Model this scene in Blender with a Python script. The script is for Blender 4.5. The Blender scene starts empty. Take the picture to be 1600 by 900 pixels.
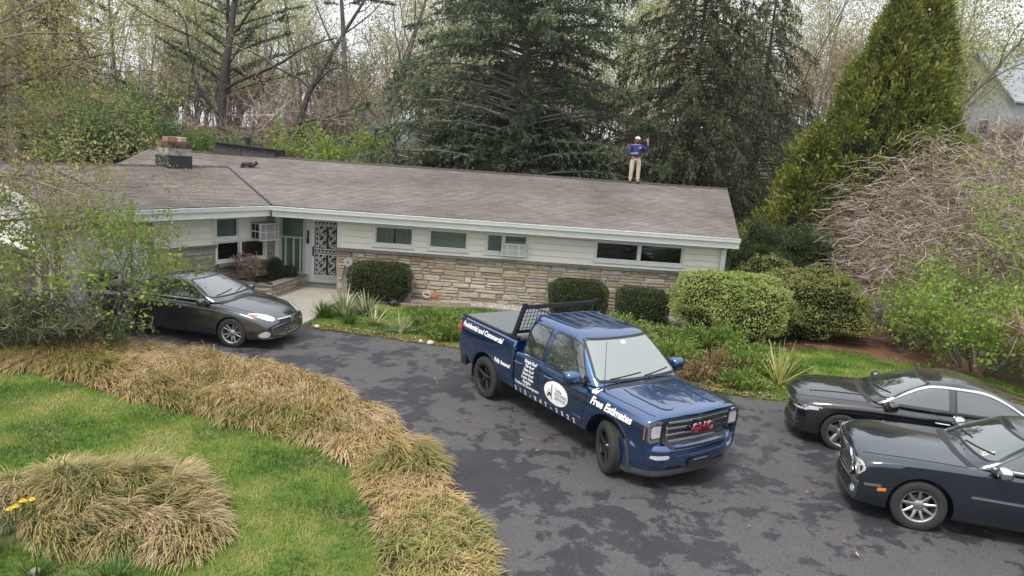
import bpy, bmesh, math, random
import numpy as np
from mathutils import Vector, Matrix, noise
from mathutils.bvhtree import BVHTree

scene = bpy.context.scene
COL = scene.collection
# ---------------------------------------------------------------- camera
cam_d = bpy.data.cameras.new("camera"); cam = bpy.data.objects.new("camera", cam_d); COL.objects.link(cam)
cam_d.sensor_width = 36.0; cam_d.lens = 36.0 * 1140 / 1600
cam_d.clip_end = 2000; cam_d.clip_start = 0.1
PITCH, ROLL, CAMH = 0.192, 0.070, 4.9
cam.matrix_world = Matrix.Translation((0, 0, CAMH)) @ Matrix.Rotation(math.pi/2 - PITCH, 4, 'X') @ Matrix.Rotation(ROLL, 4, 'Z')
scene.camera = cam
# ---------------------------------------------------------------- world: bright overcast
SUN_EL, SUN_AZ = math.radians(58), math.radians(215)     # sun high, behind the camera to the left
w = bpy.data.worlds.new("World"); scene.world = w; w.use_nodes = True
nt = w.node_tree; nt.nodes.clear()
out = nt.nodes.new('ShaderNodeOutputWorld'); bg = nt.nodes.new('ShaderNodeBackground')
sky = nt.nodes.new('ShaderNodeTexSky'); sky.sky_type = 'NISHITA'; sky.sun_disc = False
sky.sun_elevation = SUN_EL; sky.sun_rotation = SUN_AZ; sky.dust_density = 3.0
mixc = nt.nodes.new('ShaderNodeMix'); mixc.data_type = 'RGBA'; mixc.inputs[0].default_value = 0.86
geo = nt.nodes.new('ShaderNodeNewGeometry'); sep = nt.nodes.new('ShaderNodeSeparateXYZ')
ramp = nt.nodes.new('ShaderNodeMapRange'); ramp.inputs[1].default_value = 0.0; ramp.inputs[2].default_value = 1.0
ramp.inputs[3].default_value = 6.0; ramp.inputs[4].default_value = 8.8       # an overcast sky is brighter overhead
tcw = nt.nodes.new('ShaderNodeTexCoord'); nz = nt.nodes.new('ShaderNodeTexNoise'); nz.inputs['Scale'].default_value = 2.2; nz.inputs['Detail'].default_value = 5
nmr = nt.nodes.new('ShaderNodeMapRange'); nmr.inputs[3].default_value = 0.82; nmr.inputs[4].default_value = 1.16
mul = nt.nodes.new('ShaderNodeMath'); mul.operation = 'MULTIPLY'
comb = nt.nodes.new('ShaderNodeVectorMath'); comb.operation = 'SCALE'; comb.inputs[0].default_value = (0.965, 1.0, 1.045)
L = nt.links.new
L(tcw.outputs['Generated'], sep.inputs[0]); L(sep.outputs[2], ramp.inputs[0]); L(tcw.outputs['Generated'], nz.inputs['Vector'])
L(nz.outputs[0], nmr.inputs[0]); L(ramp.outputs[0], mul.inputs[0]); L(nmr.outputs[0], mul.inputs[1]); L(mul.outputs[0], comb.inputs['Scale'])
L(sky.outputs[0], mixc.inputs[6]); L(comb.outputs[0], mixc.inputs[7]); L(mixc.outputs[2], bg.inputs[0]); bg.inputs[1].default_value = 0.10
L(bg.outputs[0], out.inputs[0])
sun_d = bpy.data.lights.new("sun", 'SUN'); sun_d.energy = 1.5; sun_d.angle = math.radians(14); sun_d.color = (1.0, 0.95, 0.87)
sun = bpy.data.objects.new("sun", sun_d); COL.objects.link(sun)
sdir = Vector((math.sin(SUN_AZ)*math.cos(SUN_EL), math.cos(SUN_AZ)*math.cos(SUN_EL), math.sin(SUN_EL)))
sun.rotation_euler = sdir.to_track_quat('Z', 'Y').to_euler(); sun.location = (0, 0, 30)
vs = scene.view_settings; vs.view_transform = 'Standard'; vs.look = 'None'; vs.exposure = 1.05; vs.gamma = 1.0; vs.use_curve_mapping = False
scene.cycles.max_bounces = 6; scene.cycles.diffuse_bounces = 3; scene.cycles.glossy_bounces = 3; scene.cycles.transparent_max_bounces = 8
scene.cycles.transmission_bounces = 4

# ---------------------------------------------------------------- helpers
R = math.radians
WLOC = {}
def tag(o, label=None, cat=None, group=None, kind=None):
    if label: o['label'] = label
    if cat: o['category'] = cat
    if group: o['group'] = group
    if kind: o['kind'] = kind
    return o
def empty(name, loc=(0, 0, 0), rz=0.0, label=None, cat=None, group=None, parent=None, local=False):
    o = bpy.data.objects.new(name, None); COL.objects.link(o); o.empty_display_size = 0.3
    o.rotation_euler = (0, 0, rz)
    if parent is not None:
        o.parent = parent
        o.location = Vector(loc) if local else Vector(loc) - WLOC.get(parent.name, Vector((0, 0, 0)))
        WLOC[o.name] = Vector(loc)
    else:
        o.location = loc; WLOC[o.name] = Vector(loc)
    if local: WLOC[o.name] = Vector((0, 0, 0))
    return tag(o, label, cat, group)
def link_mesh(name, me, mat, parent=None, loc=None, scale=None, rot=None):
    o = bpy.data.objects.new(name, me); COL.objects.link(o)
    if parent is not None: o.parent = parent; WLOC[o.name] = WLOC.get(parent.name, Vector((0, 0, 0)))
    if loc is not None: o.location = loc
    if scale is not None: o.scale = scale
    if rot is not None: o.rotation_euler = rot
    if mat is not None and len(me.materials) == 0: me.materials.append(mat)
    return o
class MB:
    def __init__(s): s.v = []; s.f = []; s.uv = {}
    def add(s, vs, fs):
        n = len(s.v); s.v += [tuple(p) for p in vs]; s.f += [tuple(i + n for i in f) for f in fs]; return s
    def box2(s, x0, x1, y0, y1, z0, z1):
        return s.add([(x0,y0,z0),(x1,y0,z0),(x1,y1,z0),(x0,y1,z0),(x0,y0,z1),(x1,y0,z1),(x1,y1,z1),(x0,y1,z1)],
                     [(0,3,2,1),(4,5,6,7),(0,1,5,4),(1,2,6,5),(2,3,7,6),(3,0,4,7)])
    def boxm(s, M, sx, sy, sz):
        c = [M @ Vector((a*sx/2, b*sy/2, d*sz/2)) for d in (-1,1) for a, b in ((-1,-1),(1,-1),(1,1),(-1,1))]
        return s.add(c, [(0,3,2,1),(4,5,6,7),(0,1,5,4),(1,2,6,5),(2,3,7,6),(3,0,4,7)])
    def bar(s, a, b, wx, wz, up=(0,0,1)):
        a = Vector(a); b = Vector(b); d = (b-a); l = d.length; d.normalize(); up = Vector(up)
        if abs(d.dot(up)) > .98: up = Vector((0,1,0))
        sd = d.cross(up).normalized(); u2 = sd.cross(d)
        M = Matrix((d, sd, u2)).transposed().to_4x4(); M.translation = (a+b)/2
        return s.boxm(M, l, wx, wz)
    def tube(s, pts, r, n=6, cap=True):
        pts = [Vector(p) for p in pts]; m = len(pts)
        rs = r if isinstance(r, (list, tuple)) else [r]*m
        base = len(s.v); prev = None
        for i, p in enumerate(pts):
            d = (pts[min(i+1, m-1)] - pts[max(i-1, 0)])
            if d.length < 1e-9: d = Vector((0,0,1))
            d.normalize()
            if prev is None:
                a = d.orthogonal().normalized()
            else:
                a = prev - d*prev.dot(d); a = a.normalized() if a.length > 1e-6 else d.orthogonal().normalized()
            prev = a; b = d.cross(a)
            for k in range(n):
                t = 2*math.pi*k/n; s.v.append(tuple(p + (a*math.cos(t) + b*math.sin(t))*rs[i]))
        for i in range(m-1):
            for k in range(n):
                s.f.append((base+i*n+k, base+i*n+(k+1) % n, base+(i+1)*n+(k+1) % n, base+(i+1)*n+k))
        if cap:
            s.f.append(tuple(base+k for k in reversed(range(n)))); s.f.append(tuple(base+(m-1)*n+k for k in range(n)))
        return s
    def lathe(s, prof, n=32, axis='Y', c=(0,0,0), closed=False):
        base = len(s.v); m = len(prof)
        for k in range(n):
            t = 2*math.pi*k/n; ct, st = math.cos(t), math.sin(t)
            for r, h in prof:
                p = (r*ct, h, r*st) if axis == 'Y' else ((r*ct, r*st, h) if axis == 'Z' else (h, r*ct, r*st))
                s.v.append((p[0]+c[0], p[1]+c[1], p[2]+c[2]))
        for k in range(n):
            k2 = (k+1) % n
            for i in range(m if closed else m-1):
                j = (i+1) % m
                s.f.append((base+k*m+i, base+k*m+j, base+k2*m+j, base+k2*m+i))
        return s
    def prism(s, poly, axis, a0, a1):
        n = len(poly)
        def P(q, a): return (q[0], q[1], a) if axis == 'Z' else ((q[0], a, q[1]) if axis == 'Y' else (a, q[0], q[1]))
        s.add([P(q, a0) for q in poly] + [P(q, a1) for q in poly],
              [tuple(reversed(range(n))), tuple(range(n, 2*n))] + [(i, (i+1) % n, n+(i+1) % n, n+i) for i in range(n)])
        return s
    def build(s, name, mat, parent=None, smooth=False, bevel=0.0, angle=40, fixn=True):
        off = WLOC.get(parent.name, Vector((0,0,0))) if parent is not None else Vector((0,0,0))
        me = bpy.data.meshes.new(name)
        me.from_pydata([(a-off.x, b-off.y, c-off.z) for a, b, c in s.v], [], s.f)
        if fixn:
            bm = bmesh.new(); bm.from_mesh(me)
            bmesh.ops.recalc_face_normals(bm, faces=bm.faces)
            if bevel > 0:
                bmesh.ops.bevel(bm, geom=[e for e in bm.edges if len(e.link_faces) == 2 and e.calc_face_angle(0) > 0.6], offset=bevel, segments=2, affect='EDGES', profile=0.6)
            bm.to_mesh(me); bm.free()
        if smooth:
            me.polygons.foreach_set('use_smooth', [True]*len(me.polygons)); me.set_sharp_from_angle(angle=R(angle))
        return link_mesh(name, me, mat, parent)
def np_mesh(name, V, F, mat, parent=None, smooth=False):
    """V (n,3) float, F (m,k) int: fast mesh from arrays"""
    V = np.asarray(V, np.float32); F = np.asarray(F, np.int32)
    if parent is not None and parent.name in WLOC: V = V - np.array(WLOC[parent.name], np.float32)
    me = bpy.data.meshes.new(name); k = F.shape[1]
    me.vertices.add(len(V)); me.vertices.foreach_set('co', V.ravel())
    me.loops.add(F.size); me.loops.foreach_set('vertex_index', F.ravel())
    me.polygons.add(len(F)); me.polygons.foreach_set('loop_start', np.arange(0, F.size, k, dtype=np.int32)); me.polygons.foreach_set('loop_total', np.full(len(F), k, np.int32))
    if smooth: me.polygons.foreach_set('use_smooth', np.ones(len(F), bool))
    me.update(calc_edges=True)
    return link_mesh(name, me, mat, parent)

# ---------------------------------------------------------------- materials
MATS = {}
def new_mat(name):
    m = bpy.data.materials.new(name); m.use_nodes = True; n = m.node_tree.nodes; b = n['Principled BSDF']; MATS[name] = m
    return m, m.node_tree, b
def lin(c):
    return tuple(((x/255.0)/12.92 if x/255.0 <= 0.04045 else ((x/255.0+0.055)/1.055)**2.4) for x in c)
def mat(name, col, rough=0.6, metal=0.0, coat=0.0, var=0.0, nscale=6.0, bump=0.0, bscale=60.0, spec=0.5, col2=None, island=0.0, objvar=0.0, detail=4.0):
    """col: linear albedo. var: mix towards col2 by noise. island/objvar: brightness jitter per piece."""
    m, t, b = new_mat(name); N = t.nodes; Lk = t.links.new
    b.inputs['Roughness'].default_value = rough; b.inputs['Metallic'].default_value = metal
    b.inputs['Coat Weight'].default_value = coat; b.inputs['Coat Roughness'].default_value = 0.03; b.inputs['Specular IOR Level'].default_value = spec
    tc = N.new('ShaderNodeTexCoord'); src = None
    if var > 0:
        no = N.new('ShaderNodeTexNoise'); no.inputs['Scale'].default_value = nscale; no.inputs['Detail'].default_value = detail; no.inputs['Roughness'].default_value = .62
        Lk(tc.outputs['Object'], no.inputs['Vector'])
        mr = N.new('ShaderNodeMapRange'); mr.inputs[1].default_value = .3; mr.inputs[2].default_value = .7; mr.inputs[4].default_value = var; Lk(no.outputs[0], mr.inputs[0])
        mx = N.new('ShaderNodeMix'); mx.data_type = 'RGBA'; mx.inputs[6].default_value = (*col, 1); mx.inputs[7].default_value = (*(col2 or tuple(c*.45 for c in col)), 1)
        Lk(mr.outputs[0], mx.inputs[0]); src = mx.outputs[2]
    if island > 0 or objvar > 0:
        if src is None:
            rg = N.new('ShaderNodeRGB'); rg.outputs[0].default_value = (*col, 1); src = rg.outputs[0]
        if island > 0: g = N.new('ShaderNodeNewGeometry'); rnd = g.outputs['Random Per Island']; amt = island
        else: g = N.new('ShaderNodeObjectInfo'); rnd = g.outputs['Random']; amt = objvar
        mr = N.new('ShaderNodeMapRange'); mr.inputs[3].default_value = 1-amt; mr.inputs[4].default_value = 1+amt; Lk(rnd, mr.inputs[0])
        vm = N.new('ShaderNodeVectorMath'); vm.operation = 'SCALE'; Lk(src, vm.inputs[0]); Lk(mr.outputs[0], vm.inputs['Scale']); src = vm.outputs[0]
    if src is not None: Lk(src, b.inputs['Base Color'])
    else: b.inputs['Base Color'].default_value = (*col, 1)
    if bump > 0:
        nb = N.new('ShaderNodeTexNoise'); nb.inputs['Scale'].default_value = bscale; nb.inputs['Detail'].default_value = 5; Lk(tc.outputs['Object'], nb.inputs['Vector'])
        bp = N.new('ShaderNodeBump'); bp.inputs['Strength'].default_value = bump; bp.inputs['Distance'].default_value = .02; Lk(nb.outputs[0], bp.inputs['Height']); Lk(bp.outputs[0], b.inputs['Normal'])
    return m
def ramp_mat(name, stops, rough=0.7, rnd='island', trans=0.0, nscale=0.0, spec=0.3, nmix=0.5, nr=(.3,.7), ndetail=3):
    """colour picked per leaf/blade/piece from a ramp; optional large-scale noise shifts the pick; trans = light through a leaf"""
    m, t, b = new_mat(name); N = t.nodes; Lk = t.links.new
    b.inputs['Roughness'].default_value = rough; b.inputs['Specular IOR Level'].default_value = spec
    cr = N.new('ShaderNodeValToRGB'); e = cr.color_ramp.elements
    while len(e) < len(stops): e.new(0.5)
    for el, (p, c) in zip(e, stops): el.position = p; el.color = (*c, 1)
    if rnd == 'island': src = N.new('ShaderNodeNewGeometry').outputs['Random Per Island']
    else: src = N.new('ShaderNodeObjectInfo').outputs['Random']
    if nscale > 0:
        tc = N.new('ShaderNodeTexCoord'); no = N.new('ShaderNodeTexNoise'); no.inputs['Scale'].default_value = nscale; no.inputs['Detail'].default_value = 3
        Lk(tc.outputs['Object'], no.inputs['Vector'])
        no.inputs['Detail'].default_value = ndetail; mr = N.new('ShaderNodeMapRange'); mr.inputs[1].default_value = nr[0]; mr.inputs[2].default_value = nr[1]; Lk(no.outputs[0], mr.inputs[0])
        mx = N.new('ShaderNodeMix'); mx.data_type = 'FLOAT'; mx.inputs[0].default_value = nmix; Lk(src, mx.inputs[2]); Lk(mr.outputs[0], mx.inputs[3]); src = mx.outputs[0]
    Lk(src, cr.inputs[0]); Lk(cr.outputs[0], b.inputs['Base Color'])
    if trans > 0:
        tr = N.new('ShaderNodeBsdfTranslucent'); Lk(cr.outputs[0], tr.inputs[0])
        ms = N.new('ShaderNodeMixShader'); ms.inputs[0].default_value = trans
        Lk(b.outputs[0], ms.inputs[1]); Lk(tr.outputs[0], ms.inputs[2]); Lk(ms.outputs[0], N['Material Output'].inputs[0])
    return m
def glass_mat(name, tint, ior=1.5, rough=0.02):
    m, t, b = new_mat(name); N = t.nodes; Lk = t.links.new
    tr = N.new('ShaderNodeBsdfTransparent'); tr.inputs[0].default_value = (*tint, 1)
    gl = N.new('ShaderNodeBsdfGlossy'); gl.inputs['Roughness'].default_value = rough
    fr = N.new('ShaderNodeFresnel'); fr.inputs[0].default_value = ior
    ms = N.new('ShaderNodeMixShader'); Lk(fr.outputs[0], ms.inputs[0]); Lk(tr.outputs[0], ms.inputs[1]); Lk(gl.outputs[0], ms.inputs[2]); Lk(ms.outputs[0], N['Material Output'].inputs[0])
    return m
# ================================================================ the setting
rng = np.random.default_rng(7)
def inpoly(P, poly):
    x, y = P[:, 0], P[:, 1]; c = np.zeros(len(P), bool); n = len(poly); j = n-1
    for i in range(n):
        xi, yi = poly[i]; xj, yj = poly[j]
        if yi != yj: c ^= ((yi > y) != (yj > y)) & (x < (xj-xi)*(y-yi)/(yj-yi) + xi)
        j = i
    return c
def sample_poly(poly, n):
    p = np.array(poly); lo, hi = p.min(0), p.max(0); outp = []; got = 0
    while got < n:
        q = rng.uniform(lo, hi, (n*2, 2)); q = q[inpoly(q, poly)]; outp.append(q); got += len(q)
    return np.concatenate(outp)[:n]
def smooth_poly(pts, it=2, closed=False):
    for _ in range(it):
        q = [] if closed else [pts[0]]
        m = len(pts)
        for i in range(m if closed else m-1):
            a, b = pts[i], pts[(i+1) % m]
            q += [(a[0]*.75+b[0]*.25, a[1]*.75+b[1]*.25), (a[0]*.25+b[0]*.75, a[1]*.25+b[1]*.75)]
        if not closed: q.append(pts[-1])
        pts = q
    return pts
def sheet(name, poly, z, m, parent=None, step=0.0, kind='structure', skirt=0.05):
    """a flat piece of ground with a real edge of its own"""
    bm = bmesh.new(); vs_ = [bm.verts.new((x, y, z)) for x, y in poly]; f = bm.faces.new(vs_)
    if f.normal.z < 0 or f.calc_center_median() is None: pass
    bm.normal_update()
    if bm.faces[:][0].normal.z < 0: bmesh.ops.reverse_faces(bm, faces=bm.faces)
    ex = bmesh.ops.extrude_edge_only(bm, edges=[e for e in bm.edges if e.is_boundary])
    for v in [g for g in ex['geom'] if isinstance(g, bmesh.types.BMVert)]: v.co.z -= skirt
    bmesh.ops.triangulate(bm, faces=[q for q in bm.faces if len(q.verts) > 4])
    me = bpy.data.meshes.new(name); bm.to_mesh(me); bm.free()
    return tag(link_mesh(name, me, m, parent), kind=kind)
def terrain(x, y):
    """the land rises behind the house and towards the right"""
    t = np.clip((y-40)/60.0, 0, 1); t = t*t*(3-2*t)
    s = np.clip((x-16)/40.0, 0, 1); s = s*s*(3-2*s)*np.clip((y-14)/20.0, 0, 1)
    return t*(6.0+0.03*np.clip(x, -60, 60)) + s*5.0
# --- ground materials
def asphalt_mat():
    m, t, b = new_mat('asphalt'); N = t.nodes; Lk = t.links.new
    tc = N.new('ShaderNodeTexCoord')
    n1 = N.new('ShaderNodeTexNoise'); n1.inputs['Scale'].default_value = .55; n1.inputs['Detail'].default_value = 14; n1.inputs['Roughness'].default_value = .71; n1.inputs['Distortion'].default_value = .45
    n2 = N.new('ShaderNodeTexNoise'); n2.inputs['Scale'].default_value = 70; n2.inputs['Detail'].default_value = 3
    n3 = N.new('ShaderNodeTexNoise'); n3.inputs['Scale'].default_value = 1.7; n3.inputs['Detail'].default_value = 6
    vo = N.new('ShaderNodeTexVoronoi'); vo.inputs['Scale'].default_value = 75
    for q in (n1, n2, n3, vo): Lk(tc.outputs['Object'], q.inputs['Vector'])
    n4 = N.new('ShaderNodeTexNoise'); n4.inputs['Scale'].default_value = 2.3; n4.inputs['Detail'].default_value = 13; n4.inputs['Roughness'].default_value = .68; n4.inputs['Distortion'].default_value = .3; Lk(tc.outputs['Object'], n4.inputs['Vector'])
    mxn = N.new('ShaderNodeMix'); mxn.data_type = 'FLOAT'; mxn.inputs[0].default_value = .40; Lk(n1.outputs[0], mxn.inputs[2]); Lk(n4.outputs[0], mxn.inputs[3])
    r1 = N.new('ShaderNodeValToRGB'); e = r1.color_ramp.elements; e[0].position = .486; e[0].color = (0,0,0,1); e[1].position = .502; e[1].color = (1,1,1,1); Lk(mxn.outputs[0], r1.inputs[0])
    old = N.new('ShaderNodeMix'); old.data_type = 'RGBA'; old.inputs[6].default_value = (.066,.062,.065,1); old.inputs[7].default_value = (.098,.092,.094,1); Lk(n3.outputs[0], old.inputs[0])
    seal = N.new('ShaderNodeMix'); seal.data_type = 'RGBA'; seal.inputs[6].default_value = (.024,.023,.028,1); seal.inputs[7].default_value = (.048,.046,.052,1); Lk(n3.outputs[0], seal.inputs[0])
    mx = N.new('ShaderNodeMix'); mx.data_type = 'RGBA'; Lk(r1.outputs[0], mx.inputs[0]); Lk(seal.outputs[2], mx.inputs[6]); Lk(old.outputs[2], mx.inputs[7])
    g = N.new('ShaderNodeMapRange'); g.inputs[1].default_value = .3; g.inputs[2].default_value = .7; g.inputs[3].default_value = .55; g.inputs[4].default_value = 1.45; Lk(n2.outputs[0], g.inputs[0])
    vm = N.new('ShaderNodeVectorMath'); vm.operation = 'SCALE'; Lk(mx.outputs[2], vm.inputs[0]); Lk(g.outputs[0], vm.inputs['Scale']); Lk(vm.outputs[0], b.inputs['Base Color'])
    rr = N.new('ShaderNodeMapRange'); rr.inputs[3].default_value = .62; rr.inputs[4].default_value = .85; Lk(r1.outputs[0], rr.inputs[0]); Lk(rr.outputs[0], b.inputs['Roughness'])
    b.inputs['Specular IOR Level'].default_value = .3
    bp = N.new('ShaderNodeBump'); bp.inputs['Strength'].default_value = .35; bp.inputs['Distance'].default_value = .01; Lk(vo.outputs[0], bp.inputs['Height']); Lk(bp.outputs[0], b.inputs['Normal'])
    return m
def ground_mat(name, cols, scale, bump=.5):
    m, t, b = new_mat(name); N = t.nodes; Lk = t.links.new
    tc = N.new('ShaderNodeTexCoord'); n1 = N.new('ShaderNodeTexNoise'); n1.inputs['Scale'].default_value = scale; n1.inputs['Detail'].default_value = 8; n1.inputs['Roughness'].default_value = .7
    Lk(tc.outputs['Object'], n1.inputs['Vector']); cr = N.new('ShaderNodeValToRGB'); e = cr.color_ramp.elements
    while len(e) < len(cols): e.new(.5)
    for i, (el, c) in enumerate(zip(e, cols)): el.position = .3+.4*i/(len(cols)-1); el.color = (*c, 1)
    Lk(n1.outputs[0], cr.inputs[0]); Lk(cr.outputs[0], b.inputs['Base Color']); b.inputs['Roughness'].default_value = .95; b.inputs['Specular IOR Level'].default_value = .1
    n2 = N.new('ShaderNodeTexNoise'); n2.inputs['Scale'].default_value = 45; n2.inputs['Detail'].default_value = 6; Lk(tc.outputs['Object'], n2.inputs['Vector'])
    bp = N.new('ShaderNodeBump'); bp.inputs['Strength'].default_value = bump; bp.inputs['Distance'].default_value = .03; Lk(n2.outputs[0], bp.inputs['Height']); Lk(bp.outputs[0], b.inputs['Normal'])
    return m
M_asphalt = asphalt_mat()
M_litter = ground_mat('leaf_litter', [(.035,.026,.016), (.085,.062,.036), (.06,.062,.025), (.12,.09,.055)], 1.1)
M_turf = ground_mat('turf_soil', [(.07,.10,.022), (.10,.14,.032), (.16,.165,.055), (.21,.175,.09)], 1.3)
M_mulch = ground_mat('mulch', [(.035,.022,.014), (.095,.055,.033), (.06,.035,.02)], 3.0)
M_dirt = ground_mat('bare_red_earth', [(.115,.058,.036), (.17,.092,.06), (.10,.06,.035)], 2.0)
M_concrete = mat('walk_concrete', (.40,.365,.315), .9, var=.5, nscale=1.6, col2=(.27,.245,.21), bump=.2, bscale=90)
M_gravelbase = ground_mat('gravel_base', [(.20,.18,.16), (.36,.34,.32), (.28,.25,.22)], 9.0)
# --- one ground sheet to the horizon
gx = np.concatenate([np.linspace(-320, -60, 14), np.linspace(-50, 50, 51), np.linspace(60, 320, 14)])
gy = np.concatenate([np.linspace(-120, 0, 7), np.linspace(4, 120, 59), np.linspace(135, 420, 12)])
GX, GY = np.meshgrid(gx, gy); GZ = terrain(GX, GY) - 0.012
V = np.stack([GX, GY, GZ], -1).reshape(-1, 3); nx = len(gx); idx = np.arange(len(V)).reshape(len(gy), nx)
F = np.stack([idx[:-1, :-1], idx[:-1, 1:], idx[1:, 1:], idx[1:, :-1]], -1).reshape(-1, 4)
tag(np_mesh('ground', V, F, M_litter, smooth=True), kind='structure')
DRIVE_L = smooth_poly([(-10.9,17.2), (-9.6,16.1), (-8.0,15.55), (-6.5,15.4), (-5.0,14.72), (-3.43,13.88), (-2.16,12.53), (-1.03,10.85), (-.31,9.22), (.06,8.07), (.16,6.6), (.0,4.5), (-.6,1.5), (-1.4,-3)])
DRIVE_H = smooth_poly([(34,17.5), (12,15.4), (7.5,14.8), (5.68,14.69), (4.54,14.98), (2.6,15.75), (.4,16.5), (-1.61,17.1), (-3.76,17.67), (-5.12,17.94), (-6.0,18.4), (-6.9,20.2), (-7.7,21.4)])
drive_poly = DRIVE_L + [(34,-3)] + DRIVE_H + [(-8.55,21.45), (-11.25,17.5)]
tag(sheet('driveway', drive_poly, 0.004, M_asphalt))
BORDER_IN = smooth_poly([(-10.5,13.4), (-8.48,13.15), (-6.93,12.33), (-5.33,11.81), (-3.77,11.11), (-2.76,10.85), (-2.17,10.06), (-1.74,9.1), (-1.45,8.32), (-1.23,7.52), (-1.15,6.0), (-1.3,3.5)])
lawn_poly = BORDER_IN + [(-1.6,2.5), (-16,2.5), (-16,14.5), (-11,14.3)]
sheet('lawn', lawn_poly, 0.012, M_turf)
border_poly = DRIVE_L[4:-2] + [(-1.3,3.0)] + BORDER_IN[::-1]
sheet('planting_bed', border_poly, 0.018, M_mulch)
walk_poly = [(-7.05,20.9), (-6.95,22.0), (-6.55,23.25), (-5.42,23.25), (-5.42,22.28), (-4.75,22.2), (-5.0,21.5), (-5.25,20.2), (-5.2,18.8), (-5.35,18.12), (-6.0,18.42), (-6.9,20.2)]
sheet('front_walk', walk_poly, 0.05, M_concrete, skirt=.12)
strip_poly = smooth_poly([(-5.28,18.05), (-3.76,17.72), (-1.61,17.16), (.4,16.56), (2.6,15.81), (4.54,15.04), (5.68,14.75), (6.8,14.8), (6.6,17.0), (3.4,19.0), (1.5,20.9), (-.7,21.45), (-2.5,21.12), (-4.7,21.12), (-5.1,20.2)], 1, True)
sheet('front_lawn', strip_poly, 0.016, M_turf)
sheet('gravel_bed', [(-5.4,22.32), (-4.9,21.2), (-2.54,21.05), (-.73,21.45), (1.6,20.9), (3.2,19.6), (5.0,19.8), (7.2,21.3), (6.6,22.32)], 0.026, M_gravelbase)
sheet('shrub_bed', smooth_poly([(3.0,20.2), (3.6,18.6), (6.0,17.3), (7.2,18.6), (9.4,19.2), (10.5,21.8), (9.0,24.5), (6.4,24.0), (6.6,22.0), (5.0,21.2)], 1, True), 0.034, M_mulch)
right_lawn_poly = smooth_poly([(5.9,14.8), (8.0,14.95), (12.5,15.6), (12.2,17.6), (10.4,18.6), (8.9,19.6), (7.3,18.8), (6.3,17.2)], 1, True)
sheet('side_lawn', right_lawn_poly, 0.042, M_turf)
sheet('dirt_path', smooth_poly([(8.2,19.6), (9.6,18.7), (11.0,17.9), (12.2,17.6), (12.6,20.0), (12.4,24.0), (11.9,28.0), (10.4,27.0), (9.9,23.0), (8.6,21.0)], 1, True), 0.050, M_dirt)
# --- grass
def blades(P, z0, length, width, lean, az, curl, segs=2, tip=.15):
    """P (n,2) roots; length,width,lean(0 upright..1 flat),az per blade; arching strips -> V,F(quads)"""
    n = len(P); d = np.stack([np.cos(az), np.sin(az)], -1); sd = np.stack([-np.sin(az), np.cos(az)], -1)
    rows = []; ang = lean*(np.pi/2); pos = np.column_stack([P, z0]); l = length/segs
    for s in range(segs+1):
        wd = width*(1-(1-tip)*(s/segs)**1.5)*.5
        rows.append(pos + np.column_stack([sd*wd[:, None], np.zeros(n)])); rows.append(pos - np.column_stack([sd*wd[:, None], np.zeros(n)]))
        a = ang + curl*(s+.5)/segs
        pos = pos + np.column_stack([d*(np.sin(a)*l)[:, None], np.cos(a)*l])
    V = np.stack(rows, 1).reshape(-1, 3); k = 2*(segs+1); base = np.arange(n)[:, None]*k
    F = np.concatenate([base + np.array([2*s, 2*s+1, 2*s+3, 2*s+2]) for s in range(segs)], 0)
    return V, F
def vnoise(P, s, seed=0):
    """cheap smooth value noise, 0..1"""
    r = np.random.default_rng(seed); T = r.random((64, 64)); q = P*s + 1000; i = np.floor(q).astype(int); f = q-i; f = f*f*(3-2*f)
    a = T[i[:,0] % 64, i[:,1] % 64]; b = T[(i[:,0]+1) % 64, i[:,1] % 64]; c = T[i[:,0] % 64, (i[:,1]+1) % 64]; d = T[(i[:,0]+1) % 64, (i[:,1]+1) % 64]
    return (a*(1-f[:,0])+b*f[:,0])*(1-f[:,1]) + (c*(1-f[:,0])+d*f[:,0])*f[:,1]
def lawn_blades(name, poly, n, z, m, hmin=.035, hmax=.075, keep=None, label=None, wd=(.008,.014)):
    P = sample_poly(poly, n)
    if keep is not None: P = P[keep(P)]
    k = len(P); h = rng.uniform(hmin, hmax, k)*(0.6+.8*vnoise(P, 1.6, 3))
    V, F = blades(P, np.full(k, z-.005), h, rng.uniform(*wd, k), rng.uniform(.05, .5, k), rng.uniform(0, 6.283, k), rng.uniform(.1, .7, k), 1, .25)
    o = np_mesh(name, V, F, m); return tag(o, label, 'grass', kind='stuff')
M_blade = ramp_mat('lawn_blades', [(0, (.030,.090,.010)), (.3, (.080,.185,.020)), (.58, (.18,.285,.036)), (.8, (.34,.35,.09)), (1, (.50,.43,.22))], .6, trans=.3, nscale=.8, nmix=.70, nr=(.40,.62), ndetail=6)
MOUND = smooth_poly([(-7.6,8.3), (-7.1,9.1), (-6.31,9.26), (-5.72,9.77), (-4.89,9.97), (-4.16,9.6), (-3.52,8.67), (-3.26,7.93), (-3.39,7.44), (-4.23,7.3), (-4.92,7.45), (-5.86,7.6), (-7.2,7.6)], 1, True)
vis = lambda P: (P[:,0] > -.74*P[:,1]-.6) & (P[:,1] > 6.6)
lawn_blades('lawn_grass', lawn_poly, 300000, .012, M_blade, keep=lambda P: vis(P) & ~inpoly(P, MOUND), label='short green lawn grass left of the driveway')
lawn_blades('front_lawn_grass', strip_poly, 46000, .016, M_blade, .05, .11, label='green grass strip between the walk and the driveway', wd=(.012,.02))
lawn_blades('side_lawn_grass', right_lawn_poly, 26000, .042, M_blade, .04, .09, label='green grass patch beyond the black sedan', wd=(.012,.02))
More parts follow.
